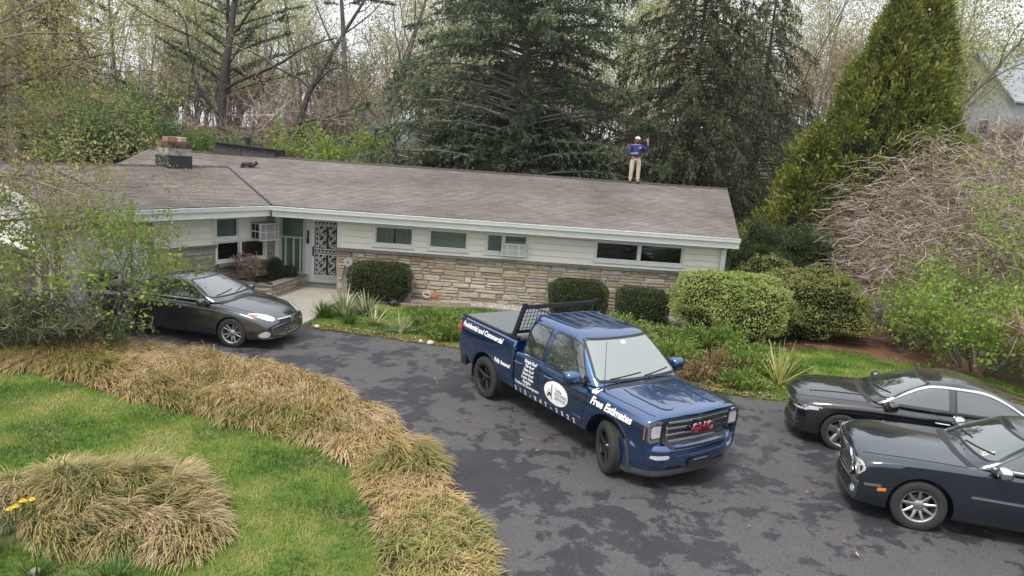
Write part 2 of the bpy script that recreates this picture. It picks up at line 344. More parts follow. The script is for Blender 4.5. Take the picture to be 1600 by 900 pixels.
# --- ornamental grass: combed, arching tufts
def tuft_mat(name, stops):
    m = ramp_mat(name, stops, .6, trans=.22); t = m.node_tree; N = t.nodes; cr = [q for q in N if q.type == 'VALTORGB'][0]; geo_ = [q for q in N if q.type == 'NEW_GEOMETRY'][0]
    at = N.new('ShaderNodeAttribute'); at.attribute_name = 'clump'; a2 = N.new('ShaderNodeAttribute'); a2.attribute_name = 'along'
    def ma(op, x, y):
        q = N.new('ShaderNodeMath'); q.operation = op
        for i, k in enumerate((x, y)):
            if isinstance(k, (int, float)): q.inputs[i].default_value = k
            else: t.links.new(k, q.inputs[i])
        return q.outputs[0]
    v = ma('ADD', ma('ADD', ma('MULTIPLY', at.outputs['Fac'], .50), ma('MULTIPLY', geo_.outputs['Random Per Island'], .30)), ma('MULTIPLY', a2.outputs['Fac'], .30)); t.links.new(v, cr.inputs[0]); return m
M_tuft = tuft_mat('ornamental_grass', [(0, (.05,.10,.03)), (.2, (.15,.20,.05)), (.36, (.31,.30,.09)), (.52, (.46,.32,.15)), (.68, (.54,.40,.20)), (.84, (.62,.49,.29)), (1, (.70,.59,.43))])
M_tuft2 = tuft_mat('ornamental_grass_mound', [(0, (.055,.09,.036)), (.22, (.17,.185,.06)), (.42, (.33,.28,.10)), (.62, (.45,.33,.18)), (.8, (.55,.43,.27)), (1, (.65,.57,.42))])
def tufts(name, poly, spacing, per, ln, wd, m, flow, label, swell, colour, shrink=.14):
    p = np.array(poly); lo, hi = p.min(0), p.max(0)
    X, Y = np.meshgrid(np.arange(lo[0], hi[0], spacing), np.arange(lo[1], hi[1], spacing)); X[::2] += spacing*.5; C = np.stack([X, Y], -1).reshape(-1, 2)
    C = C + rng.normal(0, spacing*.22, C.shape); C = C[inpoly(C, poly)]; C = C[(C[:,0] > -.78*C[:,1]-1.2) & (C[:,1] > 6.0)]
    pe = np.array(poly); ds = np.concatenate([pe[:-1]*(1-t)+pe[1:]*t for t in (0,.33,.66)]); dist = np.min(np.linalg.norm(C[:,None,:]-ds[None], axis=2), 1); C = C[dist > shrink]; dist = dist[dist > shrink]; dome = .35+.65*np.clip(dist/.55, 0, 1)
    nc = len(C); n = nc*per; k = np.repeat(np.arange(nc), per); Rc = spacing*rng.uniform(.6, .95, nc); Hc = swell*dome*(.35+1.3*vnoise(C, 1.25, 17))*rng.uniform(.8, 1.2, nc); near = np.clip((C[:,1]-8.2)/1.6, 0, 1)
    a0 = rng.uniform(0, 6.283, n); rho = np.sqrt(rng.random(n)); P = C[k]+np.stack([np.cos(a0), np.sin(a0)], -1)*(rho*Rc[k])[:,None]
    z0 = .02+Hc[k]*(1-rho**2*.85)*rng.uniform(.55, 1.0, n)
    fl = flow(C); v = np.stack([np.cos(a0), np.sin(a0)], -1)*(.18+.40*rho)[:,None]+fl[k]+rng.normal(0, .28, (n, 2)); az = np.arctan2(v[:,1], v[:,0])
    L_ = ln*(.62+.38*near)[k]*rng.uniform(.55, 1.25, n); lean = np.clip(.26+.40*rho+rng.normal(0, .14, n), .05, .9)
    V, F = blades(P, z0, L_, wd*rng.uniform(.65, 1.3, n), lean, az, rng.uniform(.9, 1.75, n), 3, .12); V[:,2] = np.maximum(V[:,2], .02)
    o = np_mesh(name, V, F, m); me = o.data; cl = np.clip(colour(C)+rng.normal(0, .24, nc), 0, 1)
    at = me.attributes.new('clump', 'FLOAT', 'POINT'); at.data.foreach_set('value', np.repeat(cl[k], 8).astype(np.float32)); at = me.attributes.new('along', 'FLOAT', 'POINT'); at.data.foreach_set('value', np.tile(np.repeat(np.arange(4)/3., 2), n).astype(np.float32))
    return tag(o, label, 'grass', kind='stuff')
def flow_border(C):
    a = vnoise(C, .8, 11)*1.9 - 1.9 + (vnoise(C, 2.2, 12)-.5)*1.8; return np.stack([np.cos(a), np.sin(a)], -1)*(.28+.62*np.clip((C[:,1]-8.5)/2, 0, 1))[:,None]
def flow_mound(C):
    v = C - np.array([-5.4, 8.9]); v = v/np.maximum(np.linalg.norm(v, axis=1, keepdims=True), .3); a = (vnoise(C, 1.9, 14)-.5)*2.2; w_ = np.array([.55,-.30])+v*.40; return np.stack([w_[:,0]*np.cos(a)-w_[:,1]*np.sin(a), w_[:,0]*np.sin(a)+w_[:,1]*np.cos(a)], -1)
tufts('grass_border', border_poly, .27, 145, .30, .0150, M_tuft, flow_border, 'band of tan and green arching ornamental grass along the driveway', .20, lambda C: -.22+.98*vnoise(C, .85, 21)+.10*np.clip((C[:,1]-9)/3, -1, 1)-.20*np.clip((9.8-C[:,1])/1.0, 0, 1)-.10*np.clip((-7.3-C[:,0])/2, 0, 1.5))
tufts('grass_mound', MOUND, .30, 230, .35, .0150, M_tuft2, flow_mound, 'round bed of browned arching ornamental grass in the lawn', .30, lambda C: -.14+.80*vnoise(C, 1.0, 22)+.20*(C[:,0] > -4.6))
# gravel on the bed by the house
Pg = sample_poly([(-5.2,22.2), (-4.85,21.3), (-2.54,21.15), (-.73,21.5), (1.6,21.0), (3.2,19.8), (5.0,20.2), (6.4,22.2)], 5200)
q = rng.uniform(.018, .045, len(Pg)); T = np.array([(1,0,0), (-.5,.87,0), (-.5,-.87,0), (0,0,1.0)])
Vg = np.concatenate([np.column_stack([Pg, np.full(len(Pg), .026)])[:,None,:] + T[None]*q[:,None,None]*rng.uniform(.6, 1.3, (len(Pg),4,1))], 0).reshape(-1, 3)
Fg = (np.arange(len(Pg))[:,None,None]*4 + np.array([(0,1,3), (1,2,3), (2,0,3)])[None]).reshape(-1, 3)
M_pebble = ramp_mat('pebbles', [(0, (.16,.14,.12)), (.5, (.34,.31,.29)), (1, (.55,.53,.51))], .8)
tag(np_mesh('gravel', Vg, Fg, M_pebble), 'pale grey gravel along the foot of the stone wall', 'gravel', kind='stuff')
# fallen leaves and litter along the driveway edge and under the junipers
Pl = np.concatenate([sample_poly([(-5.1,17.95), (-1.6,17.12), (4.6,15.0), (5.7,14.72), (5.7,15.1), (4.6,15.6), (-1.4,17.6), (-5.0,18.3)], 2600), sample_poly([(3.5,18.5), (6.2,17.2), (9.5,19.0), (10.0,22.0), (5.0,21.0)], 1200), sample_poly(drive_poly[20:60] if False else [(-6,14.5), (9,6), (9,14), (5,14.5), (-4,17.4), (-6.2,17.6)], 90)])
k = len(Pl); V, F = blades(Pl, rng.uniform(.03, .06, k), rng.uniform(.03, .07, k), rng.uniform(.02, .045, k), rng.uniform(.7, 1.1, k), rng.uniform(0, 6.28, k), rng.uniform(-.4, .4, k), 1, .5)
M_dead = ramp_mat('dead_leaves', [(0, (.12,.06,.03)), (.5, (.26,.15,.08)), (1, (.42,.31,.2))], .8)
tag(np_mesh('fallen_leaves', V, F, M_dead), 'brown fallen leaves scattered along the driveway edge', 'leaves', kind='stuff')
# ================================================================ the house
rs = random.Random(11)
def shingle_mat():
    m, t, b = new_mat('roof_shingles'); N = t.nodes; Lk = t.links.new
    uv = N.new('ShaderNodeUVMap'); tc = N.new('ShaderNodeTexCoord')
    br = N.new('ShaderNodeTexBrick'); br.inputs['Scale'].default_value = 1.0; br.inputs['Brick Width'].default_value = .31; br.inputs['Row Height'].default_value = .14; br.inputs['Mortar Size'].default_value = .003; br.inputs['Mortar Smooth'].default_value = .6
    br.inputs['Color1'].default_value = (.172,.146,.134,1); br.inputs['Color2'].default_value = (.236,.206,.190,1); br.inputs['Mortar'].default_value = (.07,.056,.05,1); br.inputs['Bias'].default_value = -.1
    Lk(uv.outputs[0], br.inputs['Vector'])
    n1 = N.new('ShaderNodeTexNoise'); n1.inputs['Scale'].default_value = .35; n1.inputs['Detail'].default_value = 6; Lk(tc.outputs['Object'], n1.inputs['Vector'])
    n2 = N.new('ShaderNodeTexNoise'); n2.inputs['Scale'].default_value = 30; n2.inputs['Detail'].default_value = 4; Lk(tc.outputs['Object'], n2.inputs['Vector'])
    m1 = N.new('ShaderNodeMapRange'); m1.inputs[1].default_value = .3; m1.inputs[2].default_value = .7; m1.inputs[3].default_value = .70; m1.inputs[4].default_value = 1.22; Lk(n1.outputs[0], m1.inputs[0])
    m2 = N.new('ShaderNodeMapRange'); m2.inputs[3].default_value = .6; m2.inputs[4].default_value = 1.4; Lk(n2.outputs[0], m2.inputs[0])
    mu = N.new('ShaderNodeMath'); mu.operation = 'MULTIPLY'; Lk(m1.outputs[0], mu.inputs[0]); Lk(m2.outputs[0], mu.inputs[1])
    vm = N.new('ShaderNodeVectorMath'); vm.operation = 'SCALE'; Lk(br.outputs[0], vm.inputs[0]); Lk(mu.outputs[0], vm.inputs['Scale']); Lk(vm.outputs[0], b.inputs['Base Color'])
    b.inputs['Roughness'].default_value = .92; b.inputs['Specular IOR Level'].default_value = .25
    bp = N.new('ShaderNodeBump'); bp.inputs['Strength'].default_value = .6; bp.inputs['Distance'].default_value = .01; Lk(n2.outputs[0], bp.inputs['Height']); Lk(bp.outputs[0], b.inputs['Normal'])
    return m
M_shingle = shingle_mat()
M_trim = mat('white_trim_paint', (.76,.78,.75), .5, var=.35, nscale=3, col2=(.55,.57,.54))
M_siding = mat('cream_siding', (.84,.81,.71), .55, var=.3, nscale=2.2, col2=(.77,.74,.64))
M_mortar = mat('mortar', (.36,.30,.23), .95, bump=.3)
M_cap = mat('grey_slate_cap', (.155,.15,.14), .85, var=.6, nscale=5, col2=(.25,.235,.21), bump=.3, objvar=.2)
M_dark = mat('dark_void', (.012,.012,.013), .9)
M_black = mat('black_flashing', (.018,.017,.019), .55, var=.5, nscale=4, col2=(.03,.028,.028))
M_soffit = mat('soffit_paint', (.55,.56,.53), .7)
M_curtain = mat('curtain_cloth', (.48,.50,.47), .9, var=.3, nscale=8)
M_shade = mat('window_shade', (.46,.50,.46), .85)
M_glass = glass_mat('window_glass', (.80,.84,.82), 1.5)
M_glassd = glass_mat('dark_window_glass', (.42,.46,.44), 1.6)
M_doorgreen = mat('entry_panel_green', (.50,.55,.50), .5)
M_iron = mat('white_iron', (.86,.86,.84), .4)
M_acw = mat('appliance_white', (.74,.74,.71), .5, var=.3, nscale=9)
M_acg = mat('appliance_grille', (.14,.14,.14), .6)
def stone_mat():
    stops = [(0, (.25,.185,.125)), (.18, (.37,.29,.205)), (.36, (.42,.35,.26)), (.52, (.47,.405,.31)), (.66, (.34,.31,.265)), (.8, (.53,.465,.365)), (.92, (.285,.255,.22)), (1, (.42,.32,.215))]
    m = ramp_mat('field_stone', stops, .92, rnd='object'); t = m.node_tree; N = t.nodes; b = N['Principled BSDF']; cr = [q for q in N if q.type == 'VALTORGB'][0]
    tc = N.new('ShaderNodeTexCoord'); no = N.new('ShaderNodeTexNoise'); no.inputs['Scale'].default_value = 3.5; no.inputs['Detail'].default_value = 6
    oi = N.new('ShaderNodeObjectInfo'); ad = N.new('ShaderNodeVectorMath'); ad.operation = 'ADD'; t.links.new(tc.outputs['Object'], ad.inputs[0]); t.links.new(oi.outputs['Location'], ad.inputs[1]); t.links.new(ad.outputs[0], no.inputs['Vector'])
    mr = N.new('ShaderNodeMapRange'); mr.inputs[1].default_value = .3; mr.inputs[2].default_value = .7; mr.inputs[3].default_value = .62; mr.inputs[4].default_value = 1.22; t.links.new(no.outputs[0], mr.inputs[0])
    vm = N.new('ShaderNodeVectorMath'); vm.operation = 'SCALE'; t.links.new(cr.outputs[0], vm.inputs[0]); t.links.new(mr.outputs[0], vm.inputs['Scale']); t.links.new(vm.outputs[0], b.inputs['Base Color'])
    bp = N.new('ShaderNodeBump'); bp.inputs['Strength'].default_value = .5; bp.inputs['Distance'].default_value = .02; t.links.new(no.outputs[0], bp.inputs['Height']); t.links.new(bp.outputs[0], b.inputs['Normal'])
    return m
M_stone = stone_mat()
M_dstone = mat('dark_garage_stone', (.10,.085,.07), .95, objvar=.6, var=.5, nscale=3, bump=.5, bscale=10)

HOUSE = empty('ranch_house', (-1, 24, 0), label='low ranch house with brown shingle roof, cream siding and fieldstone base', cat='house')
class Fr:                                   # a wall frame: s along the wall, o outwards, z up
    def __init__(s, O, u, nout): s.O = Vector((*O, 0)); s.u = Vector((*u, 0)).normalized(); s.n = Vector((*nout, 0)).normalized(); s.rz = math.atan2(s.u.y, s.u.x)
    def P(s, a, z, o=0): return s.O + s.u*a + s.n*o + Vector((0, 0, z))
    def box(s, mb, s0, s1, z0, z1, o0, o1):
        c = [s.P(a, z, o) for z in (z0, z1) for a, o in ((s0, o1), (s1, o1), (s1, o0), (s0, o0))]
        mb.add(c, [(0,3,2,1), (4,5,6,7), (0,1,5,4), (1,2,6,5), (2,3,7,6), (3,0,4,7)]); return mb
    def quad(s, mb, s0, s1, z0, z1, o): mb.add([s.P(s0,z0,o), s.P(s1,z0,o), s.P(s1,z1,o), s.P(s0,z1,o)], [(0,1,2,3)]); return mb
FM = Fr((0, 22.3), (1, 0), (0, -1))                          # main front wall: s = world X
Dw = Vector((.565, .825)); Nw = Vector((-.825, .565))
FW = Fr((-7.56, 23.2), (-.565, -.825), (.825, -.565))        # wing wall, s runs towards the garage
FG = Fr((-11.36, 17.65), (-.825, .565), (-.565, -.825))      # garage gable end
FE = Fr((0, 23.2), (1, 0), (0, -1))                          # entry wall
FR_ = Fr((6.45, 22.3), (0, 1), (1, 0))                       # right gable side wall
# --- stones: shared meshes, each stone an object
def stone_mesh(i):
    r = random.Random(100+i); bm = bmesh.new()
    n = 8; pts = []
    for x, z in ((-.5,-.5), (0,-.5), (.5,-.5), (.5,0), (.5,.5), (0,.5), (-.5,.5), (-.5,0)):
        pts.append((x*(1-abs(r.gauss(0,.045))), z*(1-abs(r.gauss(0,.06)))))
    a = [bm.verts.new((x, 0, z)) for x, z in pts]; b = [bm.verts.new((x*.97, -.72-r.random()*.2, z*.93)) for x, z in pts]; c = [bm.verts.new((x*.78, -1-r.random()*.35, z*.68)) for x, z in pts]
    for k in range(n):
        k2 = (k+1) % n; bm.faces.new((a[k], a[k2], b[k2], b[k])); bm.faces.new((b[k], b[k2], c[k2], c[k]))
    bm.faces.new(c); bmesh.ops.recalc_face_normals(bm, faces=bm.faces)
    me = bpy.data.meshes.new('stone'); bm.to_mesh(me); bm.free(); me.materials.append(M_stone); return me
STONES = [stone_mesh(i) for i in range(10)]
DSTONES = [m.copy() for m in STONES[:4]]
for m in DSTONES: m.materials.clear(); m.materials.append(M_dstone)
def stone_wall(fr, s0, s1, z0, z1, parent, meshes=STONES, wmin=.26, wmax=.82, hmin=.085, hmax=.20, proud=.03):
    off = WLOC.get(parent.name, Vector((0,0,0))); z = z0; cnt = 0
    while z < z1-.02:
        h = rs.uniform(hmin, hmax)
        if z1-(z+h) < hmin*.8: h = z1-z
        s = s0
        while s < s1-.01:
            wd = rs.uniform(wmin, wmax) * (1.0 if h < .15 else .8)
            if s1-(s+wd) < wmin*.7: wd = s1-s
            hh = [(z, h)]
            if h > .15 and rs.random() < .62: k = rs.uniform(.4, .6); hh = [(z, h*k), (z+h*k, h*(1-k))]
            for zz, ht in hh:
                o = link_mesh('stone', rs.choice(meshes), None, parent)
                o.location = fr.P(s+wd/2, zz+ht/2, 0) - off; o.rotation_euler = (0, rs.gauss(0, .012), math.atan2(fr.n.y, fr.n.x)+math.pi/2)
                sx = -1 if rs.random() < .5 else 1
                o.scale = (sx*(wd-.012), proud*rs.uniform(.7, 1.4), ht-.012); cnt += 1
            s += wd
        z += h
    return cnt
def siding(fr, s0, s1, z0, z1, parent, ex=.19):
    z = z0
    while z < z1-.01:
        h = min(ex, z1-z); mb = MB()
        pr = [(z, .042), (z+h-.013, .012), (z+h-.013, .0), (z, .0)]
        n = 4; mb.add([fr.P(s0, q[0], q[1]) for q in pr] + [fr.P(s1, q[0], q[1]) for q in pr], [(0,1,2,3), (7,6,5,4)] + [(i, i+4, (i+1) % 4+4, (i+1) % 4) for i in range(4)])
        mb.build('siding_board', M_siding, parent); z += h
def window(fr, s0, s1, z0, z1, parent, panes=1, glass=M_glass, inside=None, fw=.075, name='window', splits=None):
    """frame and sill standing proud, glass set back, a dark room with curtain behind"""
    mb = MB(); o1 = .045
    fr.box(mb, s0, s0+fw, z0, z1, -.10, o1); fr.box(mb, s1-fw, s1, z0, z1, -.10, o1)
    fr.box(mb, s0+fw, s1-fw, z1-fw, z1, -.10, o1-.003); fr.box(mb, s0+fw, s1-fw, z0, z0+fw*.9, -.10, o1-.003)
    sp = splits or [s0+(s1-s0)*k/panes for k in range(1, panes)]
    for c in sp: fr.box(mb, c-fw*.5, c+fw*.5, z0+fw*.9, z1-fw, -.09, o1-.006)
    wobj = mb.build(name, M_trim, parent, bevel=.006)
    mb = MB(); fr.box(mb, s0-.03, s1+.03, z0-.04, z0, -.02, .085); mb.build('sill', M_trim, wobj, bevel=.005)
    edges = [s0+fw] + sum([[c-fw*.5, c+fw*.5] for c in sp], []) + [s1-fw]
    for k in range(0, len(edges), 2):
        a, b = edges[k], edges[k+1]
        mb = MB(); fr.box(mb, a-.004, b+.004, z0+fw*.85, z1-fw+.004, -.045, -.037); mb.build('pane', glass, wobj)
        mb = MB()                                                     # thin inner sash
        for x0, x1, y0, y1 in ((a, a+.025, z0+fw*.9, z1-fw), (b-.025, b, z0+fw*.9, z1-fw), (a+.025, b-.025, z0+fw*.9, z0+fw*.9+.03), (a+.025, b-.025, z1-fw-.028, z1-fw)): fr.box(mb, x0, x1, y0, y1, -.055, -.012)
        mb.build('sash', M_trim, wobj)
    mb = MB()
    for q in ((s0, s0+.02, z0, z1, -.9, -.1), (s1-.02, s1, z0, z1, -.9, -.1), (s0+.02, s1-.02, z0, z0+.02, -.9, -.1), (s0+.02, s1-.02, z1-.02, z1, -.9, -.1), (s0, s1, z0, z1, -.92, -.9)): fr.box(mb, *q)
    mb.build('interior', M_dark, wobj)
    if inside == 'curtain':
        mb = MB(); n = 60; a, b = s0+fw, s1-fw
        for i in range(n+1):
            s = a+(b-a)*i/n; o = -.14+.022*math.sin(i*1.25)+.01*math.sin(i*.41); mb.v += [tuple(fr.P(s, z0+fw, o)), tuple(fr.P(s, z1-fw, o))]
        mb.f += [(2*i, 2*i+2, 2*i+3, 2*i+1) for i in range(n) if not (n*.47 < i < n*.53)]; mb.build('curtain', M_curtain, wobj, smooth=True, fixn=False)
    elif inside == 'shade':
        mb = MB(); fr.box(mb, s0+fw, s1-fw, z0+fw+.03, z1-fw, -.13, -.12); mb.build('roller_shade', M_shade, wobj)
    elif inside == 'blind':
        mb = MB(); z = z0+fw
        while z < z1-fw: fr.box(mb, s0+fw, s1-fw, z, z+.03, -.14, -.12); z += .036
        mb.build('blind', M_shade, wobj)
    elif inside == 'clutter':
        mb = MB()
        for k in range(9):
            s = rs.uniform(s0+fw+.1, s1-fw-.2); fr.box(mb, s, s+rs.uniform(.08,.22), z0+fw, z0+fw+rs.uniform(.05,.16), -.35, -.2)
        mb.build('shelf_clutter', mat('clutter', (.16,.17,.19), .6, island=.6), wobj)
    return wobj
# --- main wall
mb = MB(); FM.box(mb, -5.45, 6.45, 0, 1.37, -.30, -.004); FR_.box(mb, .0, 9.2, 0, 1.37, -.25, -.004); mb.build('stone_backing', M_mortar, HOUSE)
wins = [(-4.38,-3.10), (-2.70,-1.42), (-.93,.42), (2.44,5.22)]; ZW0, ZW1 = 1.60, 2.27
mb = MB()                                                      # wall body behind the siding, with window openings left out
xs = [-5.45] + [c for p in wins for c in p] + [6.45]
for i in range(0, len(xs), 2): FM.box(mb, xs[i], xs[i+1], 1.37, 2.5, -.25, -.002)
for a, b in wins: FM.box(mb, a, b, 1.37, ZW0, -.25, -.002); FM.box(mb, a, b, ZW1, 2.5, -.25, -.002)
FR_.box(mb, .25, 9.2, 1.37, 2.5, -.25, -.002)
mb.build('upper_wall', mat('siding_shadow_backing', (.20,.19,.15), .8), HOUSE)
stone_wall(FM, -5.43, 6.43, 0.0, 1.36, HOUSE, wmin=.22, wmax=1.0, hmin=.07, hmax=.26)
stone_wall(FR_, 0.02, 1.6, 0.0, 1.36, HOUSE, wmin=.4, wmax=.8)
s = -5.52
while s < 6.5:
    e = min(s+rs.uniform(.9, 1.5), 6.52); mb = MB(); FM.box(mb, s+.003, e-.003, 1.362, 1.455+rs.uniform(-.006,.006), -.02, .085+rs.uniform(-.012,.012)); mb.build('cap_stone', M_cap, HOUSE, bevel=.008); s = e
siding(FM, -5.36, -4.38, 1.46, 2.45, HOUSE); siding(FM, -3.10, -2.70, 1.46, 2.45, HOUSE); siding(FM, -1.42, -.93, 1.46, 2.45, HOUSE); siding(FM, .42, 2.44, 1.46, 2.45, HOUSE); siding(FM, 5.22, 6.36, 1.46, 2.45, HOUSE)
siding(FR_, .10, 9.0, 1.46, 2.45, HOUSE)
for a, b in wins: siding(FM, a, b, 1.46, ZW0-.045, HOUSE, .12)
mb = MB(); FM.box(mb, -5.47, -5.36, 1.456, 2.46, -.02, .04); mb.build('corner_board', M_trim, HOUSE); mb = MB(); FM.box(mb, 6.36, 6.47, 1.456, 2.46, -.02, .04); FR_.box(mb, -.038, .10, 1.456, 2.46, -.02, .036); mb.build('corner_board', M_trim, HOUSE)
window(FM, *wins[0], ZW0, ZW1, HOUSE, 1, M_glass, 'curtain'); window(FM, *wins[1], ZW0, ZW1, HOUSE, 1, M_glass, 'shade')
window(FM, *wins[2], ZW0, ZW1, HOUSE, 2, M_glass, 'shade', splits=[-.36]); window(FM, *wins[3], ZW0, ZW1, HOUSE, 2, M_glassd, 'clutter')
# --- roof planes, laid in courses
SL = .2243; ZE = 2.66; YE = 21.65
def zmain(x, y): return ZE + SL*(y-YE)
V0 = (-7.30, 21.65); V1 = (-10.08, 25.34); ZR = 3.49
def clip(poly, f):
    outp = []
    for i in range(len(poly)):
        a, b = poly[i], poly[(i+1) % len(poly)]; fa, fb = f(a), f(b)
        if fa >= 0: outp.append(a)
        if (fa >= 0) != (fb >= 0): t = fa/(fa-fb); outp.append((a[0]+(b[0]-a[0])*t, a[1]+(b[1]-a[1])*t))
    return outp
def roof_plane(name, poly, q, along, zf, parent, course=.14, lip=.008):
    """courses of shingles: thin wedges stepping up the slope. q(p): distance up the slope, along(p): coordinate along the eave"""
    qs = [q(p) for p in poly]; k = min(qs); vs_, fs, uvs = [], [], []
    while k < max(qs)-1e-4:
        k2 = k+course; P = clip(clip(poly, lambda p: q(p)-k+1e-9), lambda p: k2-q(p))
        if len(P) >= 3:
            b0 = len(vs_)
            for p in P: vs_.append((p[0], p[1], zf(*p)+.02+lip*(1-(q(p)-k)/course))); uvs.append((along(p), q(p)))
            fs.append(tuple(range(b0, b0+len(P))))
        k = k2
    b0 = len(vs_); n = len(poly)                                   # decking below
    for dz in (.006, -.07):
        for p in poly: vs_.append((p[0], p[1], zf(*p)+dz)); uvs.append((along(p), q(p)))
    fs.append(tuple(range(b0, b0+n))); fs.append(tuple(reversed(range(b0+n, b0+2*n))))
    for i in range(n): fs.append((b0+i, b0+n+i, b0+n+(i+1) % n, b0+(i+1) % n))
    off = WLOC[parent.name]; me = bpy.data.meshes.new(name); me.from_pydata([(a-off.x, b-off.y, c-off.z) for a, b, c in vs_], [], fs)
    ul = me.uv_layers.new(name='UVMap')
    for l in me.loops: ul.data[l.index].uv = uvs[l.vertex_index]
    bm = bmesh.new(); bm.from_mesh(me)
    for f in bm.faces:
        if f.index < len(fs)-n-2 and f.normal.z < 0: f.normal_flip()
    bm.to_mesh(me); bm.free()
    return link_mesh(name, me, M_shingle, parent)
cosn = math.cos(math.atan(SL))
mainf = [V0, (6.62, 21.55), (7.62, 27.05), (-13.6, 27.05), (-13.6, 24.6), V1]
ROOF = roof_plane('roof', mainf, lambda p: (p[1]-21.55)/cosn, lambda p: p[0], zmain, HOUSE)
mainb = [(7.62, 27.05), (6.62, 32.5), (-13.6, 32.5), (-13.6, 27.05)]
roof_plane('roof_back', mainb, lambda p: (32.5-p[1])/cosn, lambda p: p[0], lambda x, y: zmain(0, 27.05)-SL*(y-27.05), HOUSE)
SLW = (ZR-ZE)/4.35
def nd(p): return (Vector(p)-Vector(V0)).dot(Nw)
def ad(p): return (Vector(p)-Vector(V0)).dot(Dw)
E0 = tuple(Vector(V0)-Dw*6.15)
E1 = tuple(Vector(E0)+Nw*4.35); E2 = tuple(Vector(E0)+Nw*8.7); V2 = tuple(Vector(V1)+Nw*4.35)
roof_plane('roof_wing', [V0, V1, E1, E0], lambda p: nd(p)/math.cos(math.atan(SLW)), lambda p: ad(p), lambda x, y: ZE+SLW*nd((x, y)), HOUSE)
roof_plane('roof_wing_back', [E1, V1, V2, E2], lambda p: (8.7-nd(p)), lambda p: ad(p), lambda x, y: ZR-SLW*(nd((x, y))-4.35), HOUSE)
def cap_run(a, b, zf, w_=.16, step=.3, name='ridge_cap'):
    a = Vector(a); b = Vector(b); n = int((b-a).length/step); mb = MB(); d = (b-a).normalized(); sd = Vector((-d.y, d.x))
    for i in range(n):
        p = a.lerp(b, i/n); q2 = a.lerp(b, (i+1.08)/n)
        top0, top1 = zf+.062, zf+.048; e = zf-.006
        vs_ = [(*(p+sd*w_), e+.012), (*p, top0), (*(p-sd*w_), e+.012), (*(q2+sd*w_), e), (*q2, top1), (*(q2-sd*w_), e)]
        mb.add(vs_, [(0,1,4,3), (1,2,5,4)])
    return mb.build(name, M_shingle, HOUSE, fixn=False)
cap_run((7.6,27.05), (-13.5,27.05), zmain(0,27.05)); cap_run(E1, V1, ZR)
mb = MB(); v0 = Vector((*V0, ZE+.03)); v1 = Vector((*V1, ZR+.03)); mb.tube([v0, v1], .035, 5); mb.build('valley_flashing', M_black, ROOF)
# --- eaves: fascia, gutter, soffit
def eave(a, b, zt, inward, parent, depth=.62, ends=True):
    a = Vector((*a, 0)); b = Vector((*b, 0)); d = (b-a).normalized(); nin = Vector((*inward, 0)).normalized(); f = Fr(a.xy, d.xy, (-nin).xy); Lg = (b-a).length
    mb = MB(); f.box(mb, 0, Lg, zt-.30, zt-.045, -.05, -.01); mb.build('fascia', M_trim, parent)
    mb = MB(); pr = [(.0, zt-.11), (.09, zt-.11), (.115, zt-.005), (.125, zt-.005), (.125, zt+.008), (.105, zt+.008), (.08, zt-.09), (.01, zt-.09), (.01, zt+.005), (.0, zt+.005)]
    n = len(pr); mb.add([f.P(0, z, o) for o, z in pr]+[f.P(Lg, z, o) for o, z in pr], [tuple(range(n)), tuple(range(2*n-1, n-1, -1))]+[(i, n+i, n+(i+1) % n, (i+1) % n) for i in range(n)])
    gut = mb.build('gutter', M_trim, parent)
    mb = MB()
    for k in range(int(Lg/.6)): f.box(mb, .3+k*.6, .32+k*.6, zt-.03, zt+.012, -.02, .118)
    mb.build('gutter_strap', M_trim, gut)['kind'] = 'stuff'
    mb = MB(); f.box(mb, 0, Lg, zt-.295, zt-.275, -depth-.5, -.05); mb.build('soffit', M_soffit, parent)
eave((-7.26, 21.57), (6.64, 21.57), ZE, (0, 1), HOUSE)
eave(tuple(Vector(E0)), tuple(Vector(V0)-Dw*.03), ZE, tuple(Nw), HOUSE, 1.0)
mb = MB(); mb.bar((6.59,21.60,ZE-.14), (7.58,27.05,zmain(0,27.05)-.15), .04, .16); mb.bar((7.58,27.05,zmain(0,27.05)-.15), (6.59,32.4,ZE-.15), .04, .16); mb.build('rake_board', M_trim, HOUSE)
mb = MB(); mb.prism([(22.1,2.45), (32,2.45), (27.05,3.72)], 'X', 6.2, 6.44); mb.build('gable_wall', M_siding, HOUSE)
eg0 = Vector((*E0, 0))-Vector((*Dw, 0))*.03
def rk(t, dz): q = Vector((*E0, 0))+Vector((*Nw, 0))*t-Vector((*Dw, 0))*.03; q.z = (ZE+SLW*t if t <= 4.35 else ZR-SLW*(t-4.35))+dz; return q
mb = MB(); mb.bar(rk(-.12,-.10), rk(4.35,-.10), .05, .30); mb.bar(rk(4.35,-.10), rk(8.7,-.10), .05, .30); mb.build('rake_board', M_trim, HOUSE)
# downspout at the right corner
mb = MB(); mb.box2(6.30,6.40,21.60,21.70,2.40,2.56); mb.bar((6.35,21.66,2.42), (6.35,22.20,2.25), .08, .08); mb.box2(6.31,6.39,22.165,22.235,.1,2.28); mb.build('downspout', M_trim, HOUSE)
